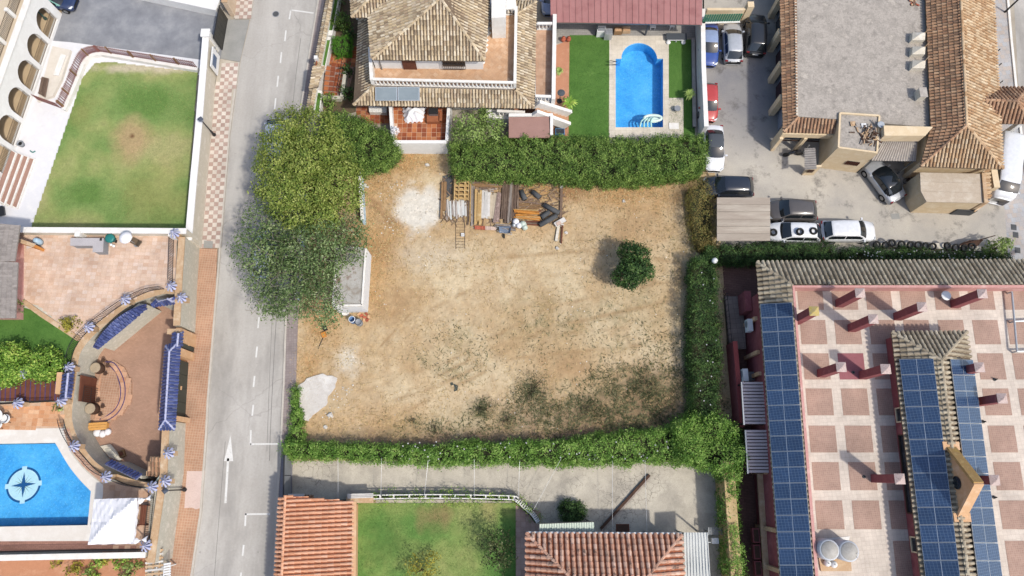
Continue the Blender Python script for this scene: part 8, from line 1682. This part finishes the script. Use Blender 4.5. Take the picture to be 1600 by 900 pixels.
hh = thing('red_tiled_house','house with a mottled red hipped tile roof at the bottom edge','house',P(945,880)); z0,z1 = 3.0,4.4
a,b,c,d2 = P(822,833,z0),P(1065,835,z0),P(1075,1010,z0),P(822,1010,z0); r0_,r1_ = P(892,903,z1+.1),P(1010,903,z1+.1); kk = (P(892,903,z1).y-a.y); r2_,r3_ = Vector((r0_.x,c.y-kk,r0_.z)),Vector((r1_.x,c.y-kk,r1_.z))
MB().prism([v2(p) for p in (P(830,842,z0),P(1058,844,z0),P(1066,1000,z0),P(830,1000,z0))],.014,z0-.1).build('wall',M['white_wall'],hh)
roof(hh,[[b,a,r0_,r1_],[a,d2,r0_],[c,b,r1_],[d2,c,r1_,r0_]],[(a,r0_),(b,r1_),(r0_,r1_)],M['roof_mottled'],M['under_o'],.40,.42,.12); MB().bar(a+Vector((0,.06,-.05)),b+Vector((0,.06,-.05)),.12,.12).build('gutter',M['steel_lt'],hh)
t = thing('grey_sheet_roof','pale grey ribbed sheet roof right of the mottled red house','lean-to',P(1087,870)); mb = MB(); corrug(mb,[P(1068,832,2.6),P(1072,960,2.6),P(1113,960,2.75),P(1105,832,2.75)],2,.02); mb.build('roof_base',M['corr_white'],t); 
for k in range(9): MB().bar(lerp(P(1069,832,2.63),P(1105,832,2.79),k/8),lerp(P(1072,960,2.63),P(1113,960,2.79),k/8),.05,.05).build('rib',M['corr_white'],t)
for q in ((1070,834),(1103,834)): p = P(*q,2.6); MB().box((p.x,p.y,1.28),(.1,.1,2.5)).build('post',M['grey_metal'],t)
t = thing('green_sheet_roof','pale green ribbed sheet roof above the red tiled house','lean-to',P(885,823)); q = [P(842,833,2.5),P(929,834,2.5),P(928,815,2.7),P(843,818,2.7)]; mb = MB(); corrug(mb,q,22,.025); mb.build('roof_sheet',M['corr_green'],t); MB().bar(q[2]+Vector((0,0,.04)),q[3]+Vector((0,0,.04)),.06,.08).build('edge_trim',M['iron'],t)
for v in (q[2],q[3]): w_ = lerp(v,q[0],.06); MB().box((w_.x,w_.y,1.3),(.09,.09,2.58)).build('post',M['grey_metal'],t)
yw = wallbar('yellow_wall','stained yellow rendered wall under the ivy strip at the end of the driveway','wall',pz([(1123,722),(1128,800),(1139,960)]),.75,.02,2.5,M['yellow_wall'],mk('yellow_coping',['#d3b98a','#c2a673','#b3976a'],1.5),.04,.05)
t = thing('wooden_beam','long dark wooden beam lying diagonally on the driveway','beam',P(980,785)); MB().bar(P(939,826,.12),P(1015,742,.12),.2,.14).build('beam_body',M['wood_dark'],t); MB().bar(P(939.5,828,.05),P(1014,745,.05),.32,.05).build('beam_edge',M['plank_grey'],t)
t = thing('door_mat','brown mat on the concrete by the green sheet roof','mat',P(973,828)); MB().box(P(973,827,.03),(1.0,.75,.03)).build('mat_body',M['wood_brown'],t); MB().box(P(973,827,.05),(.85,.6,.012)).build('mat_pile',M['wood_dark'],t)
hedge('driveway_bush','dark green rounded bush at the edge of the cracked concrete driveway',pz([(880,788),(908,786),(911,810),(882,812)],1.0),.012,1.1,M['leaf_dark'],M['twig_core'],40,.17,8,.12,'bush',.4)
tree('lawn_tree','small dark olive tree with an open crown on the back lawn','tree',P(772,856),bl([(762,845),(783,842),(775,862,1.1),(790,865),(765,872,.8),(785,880,.8)],1.9,.68),mk_leaf('olive_leaf',['#232b16','#3a4423','#5b6437','#8b9160']),M['bark'],.16,9,8,.16,.07,core=.35)
tree('lawn_shrub','yellow leaved shrub at the bottom of the back lawn','shrub',P(658,892),bl([(648,882,.8),(672,874,.8),(660,890),(645,898,.8),(675,893,.7)],1.2,.62),M['leaf_yel'],M['bark'],.16,9,8,.15,.05)
for i,(x0,y0,x1,y1) in enumerate([(528,716,528,782),(596,716,595,774),(669,718,663,775),(741,718,741,776),(812,720,810,776),(876,718,834,796),(957,720,957,832),(1008,720,1011,832)]):
    t = thing('overhead_wire',['white wire over the driveway nearest the street gate','second white wire over the driveway from the street','third white wire over the driveway from the street','fourth white wire over the driveway from the street','fifth white wire, just before the slanting one','slanting white wire over the driveway','white wire crossing the dark wooden beam','white wire nearest the yellow wall'][i],'wire',P(x0,y0,1.6),'white wires across the driveway'); MB().tube(smooth_path([P(x0,y0,1.65),(P(x0,y0,1.65)+P(x1,y1,1.5))/2-Vector((0,0,.06)),P(x1,y1,1.5)],4),.011,5).build('wire',M['grey_metal'] if i == 5 else M['steel_lt'],t)
    for q,zt in ((P(x0,y0,1.65),1.7),(P(x1,y1,1.5),1.55)): MB().box((q.x,q.y,zt/2+.01),(.05,.05,zt)).build('post',M['grey_metal'],t)
t = thing('wall_bracket','white bracket seat fixed by the yellow wall at the bottom','bracket',P(1117,845)); p = P(1117,845,1); MB().box((p.x,p.y,1.0),(.5,.4,.3)).build('bracket_box',M['white_plastic'],t); MB().tube([(p.x-.7,p.y-.1,1.0),(p.x+.3,p.y-.1,1.0)],.04,6).build('bracket_arm',M['steel_lt'],t); MB().box((p.x,p.y,.45),(.08,.08,.85)).build('bracket_leg',M['steel_lt'],t)
t = thing('driveway_grating','thin grey metal grating beside the yellow wall','grating',P(1117,828)); 
for k in range(7): MB().bar(P(1107,825+k*1.6,1.2),P(1128,825+k*1.6,1.2),.03,.03).build('grating_bar',M['grey_metal'],t)
for x in (1107,1128): MB().bar(P(x,824,1.2),P(x,836,1.2),.05,.05).build('grating_frame',M['grey_metal'],t); p = P(x,830,1.2); MB().box((p.x,p.y,.6),(.05,.05,1.15)).build('post',M['grey_metal'],t)
t = thing('security_camera','small white lamp at the top right corner of the driveway','lamp',P(1108,730)); p = P(1108,730,1.6); MB().tube([(p.x,p.y,.012),(p.x,p.y,1.6)],.035,6).build('pole',M['iron'],t); MB().lathe((p.x,p.y,1.58),[(.06,0),(.14,.1),(.1,.2)],10).build('lamp_head',M['white_plastic'],t)
mh = P(431,22); t = thing('manhole_cover','round dark manhole cover in the road near the top edge','manhole cover',mh); MB().lathe((mh.x,mh.y,LV*2),[(.32,0),(.32,.012)],20).build('frame',M['grey_plastic'],t); MB().lathe((mh.x,mh.y,LV*2+.013),[(.26,0),(.26,.008),(.1,.012)],20).build('lid',M['bitumen'],t)
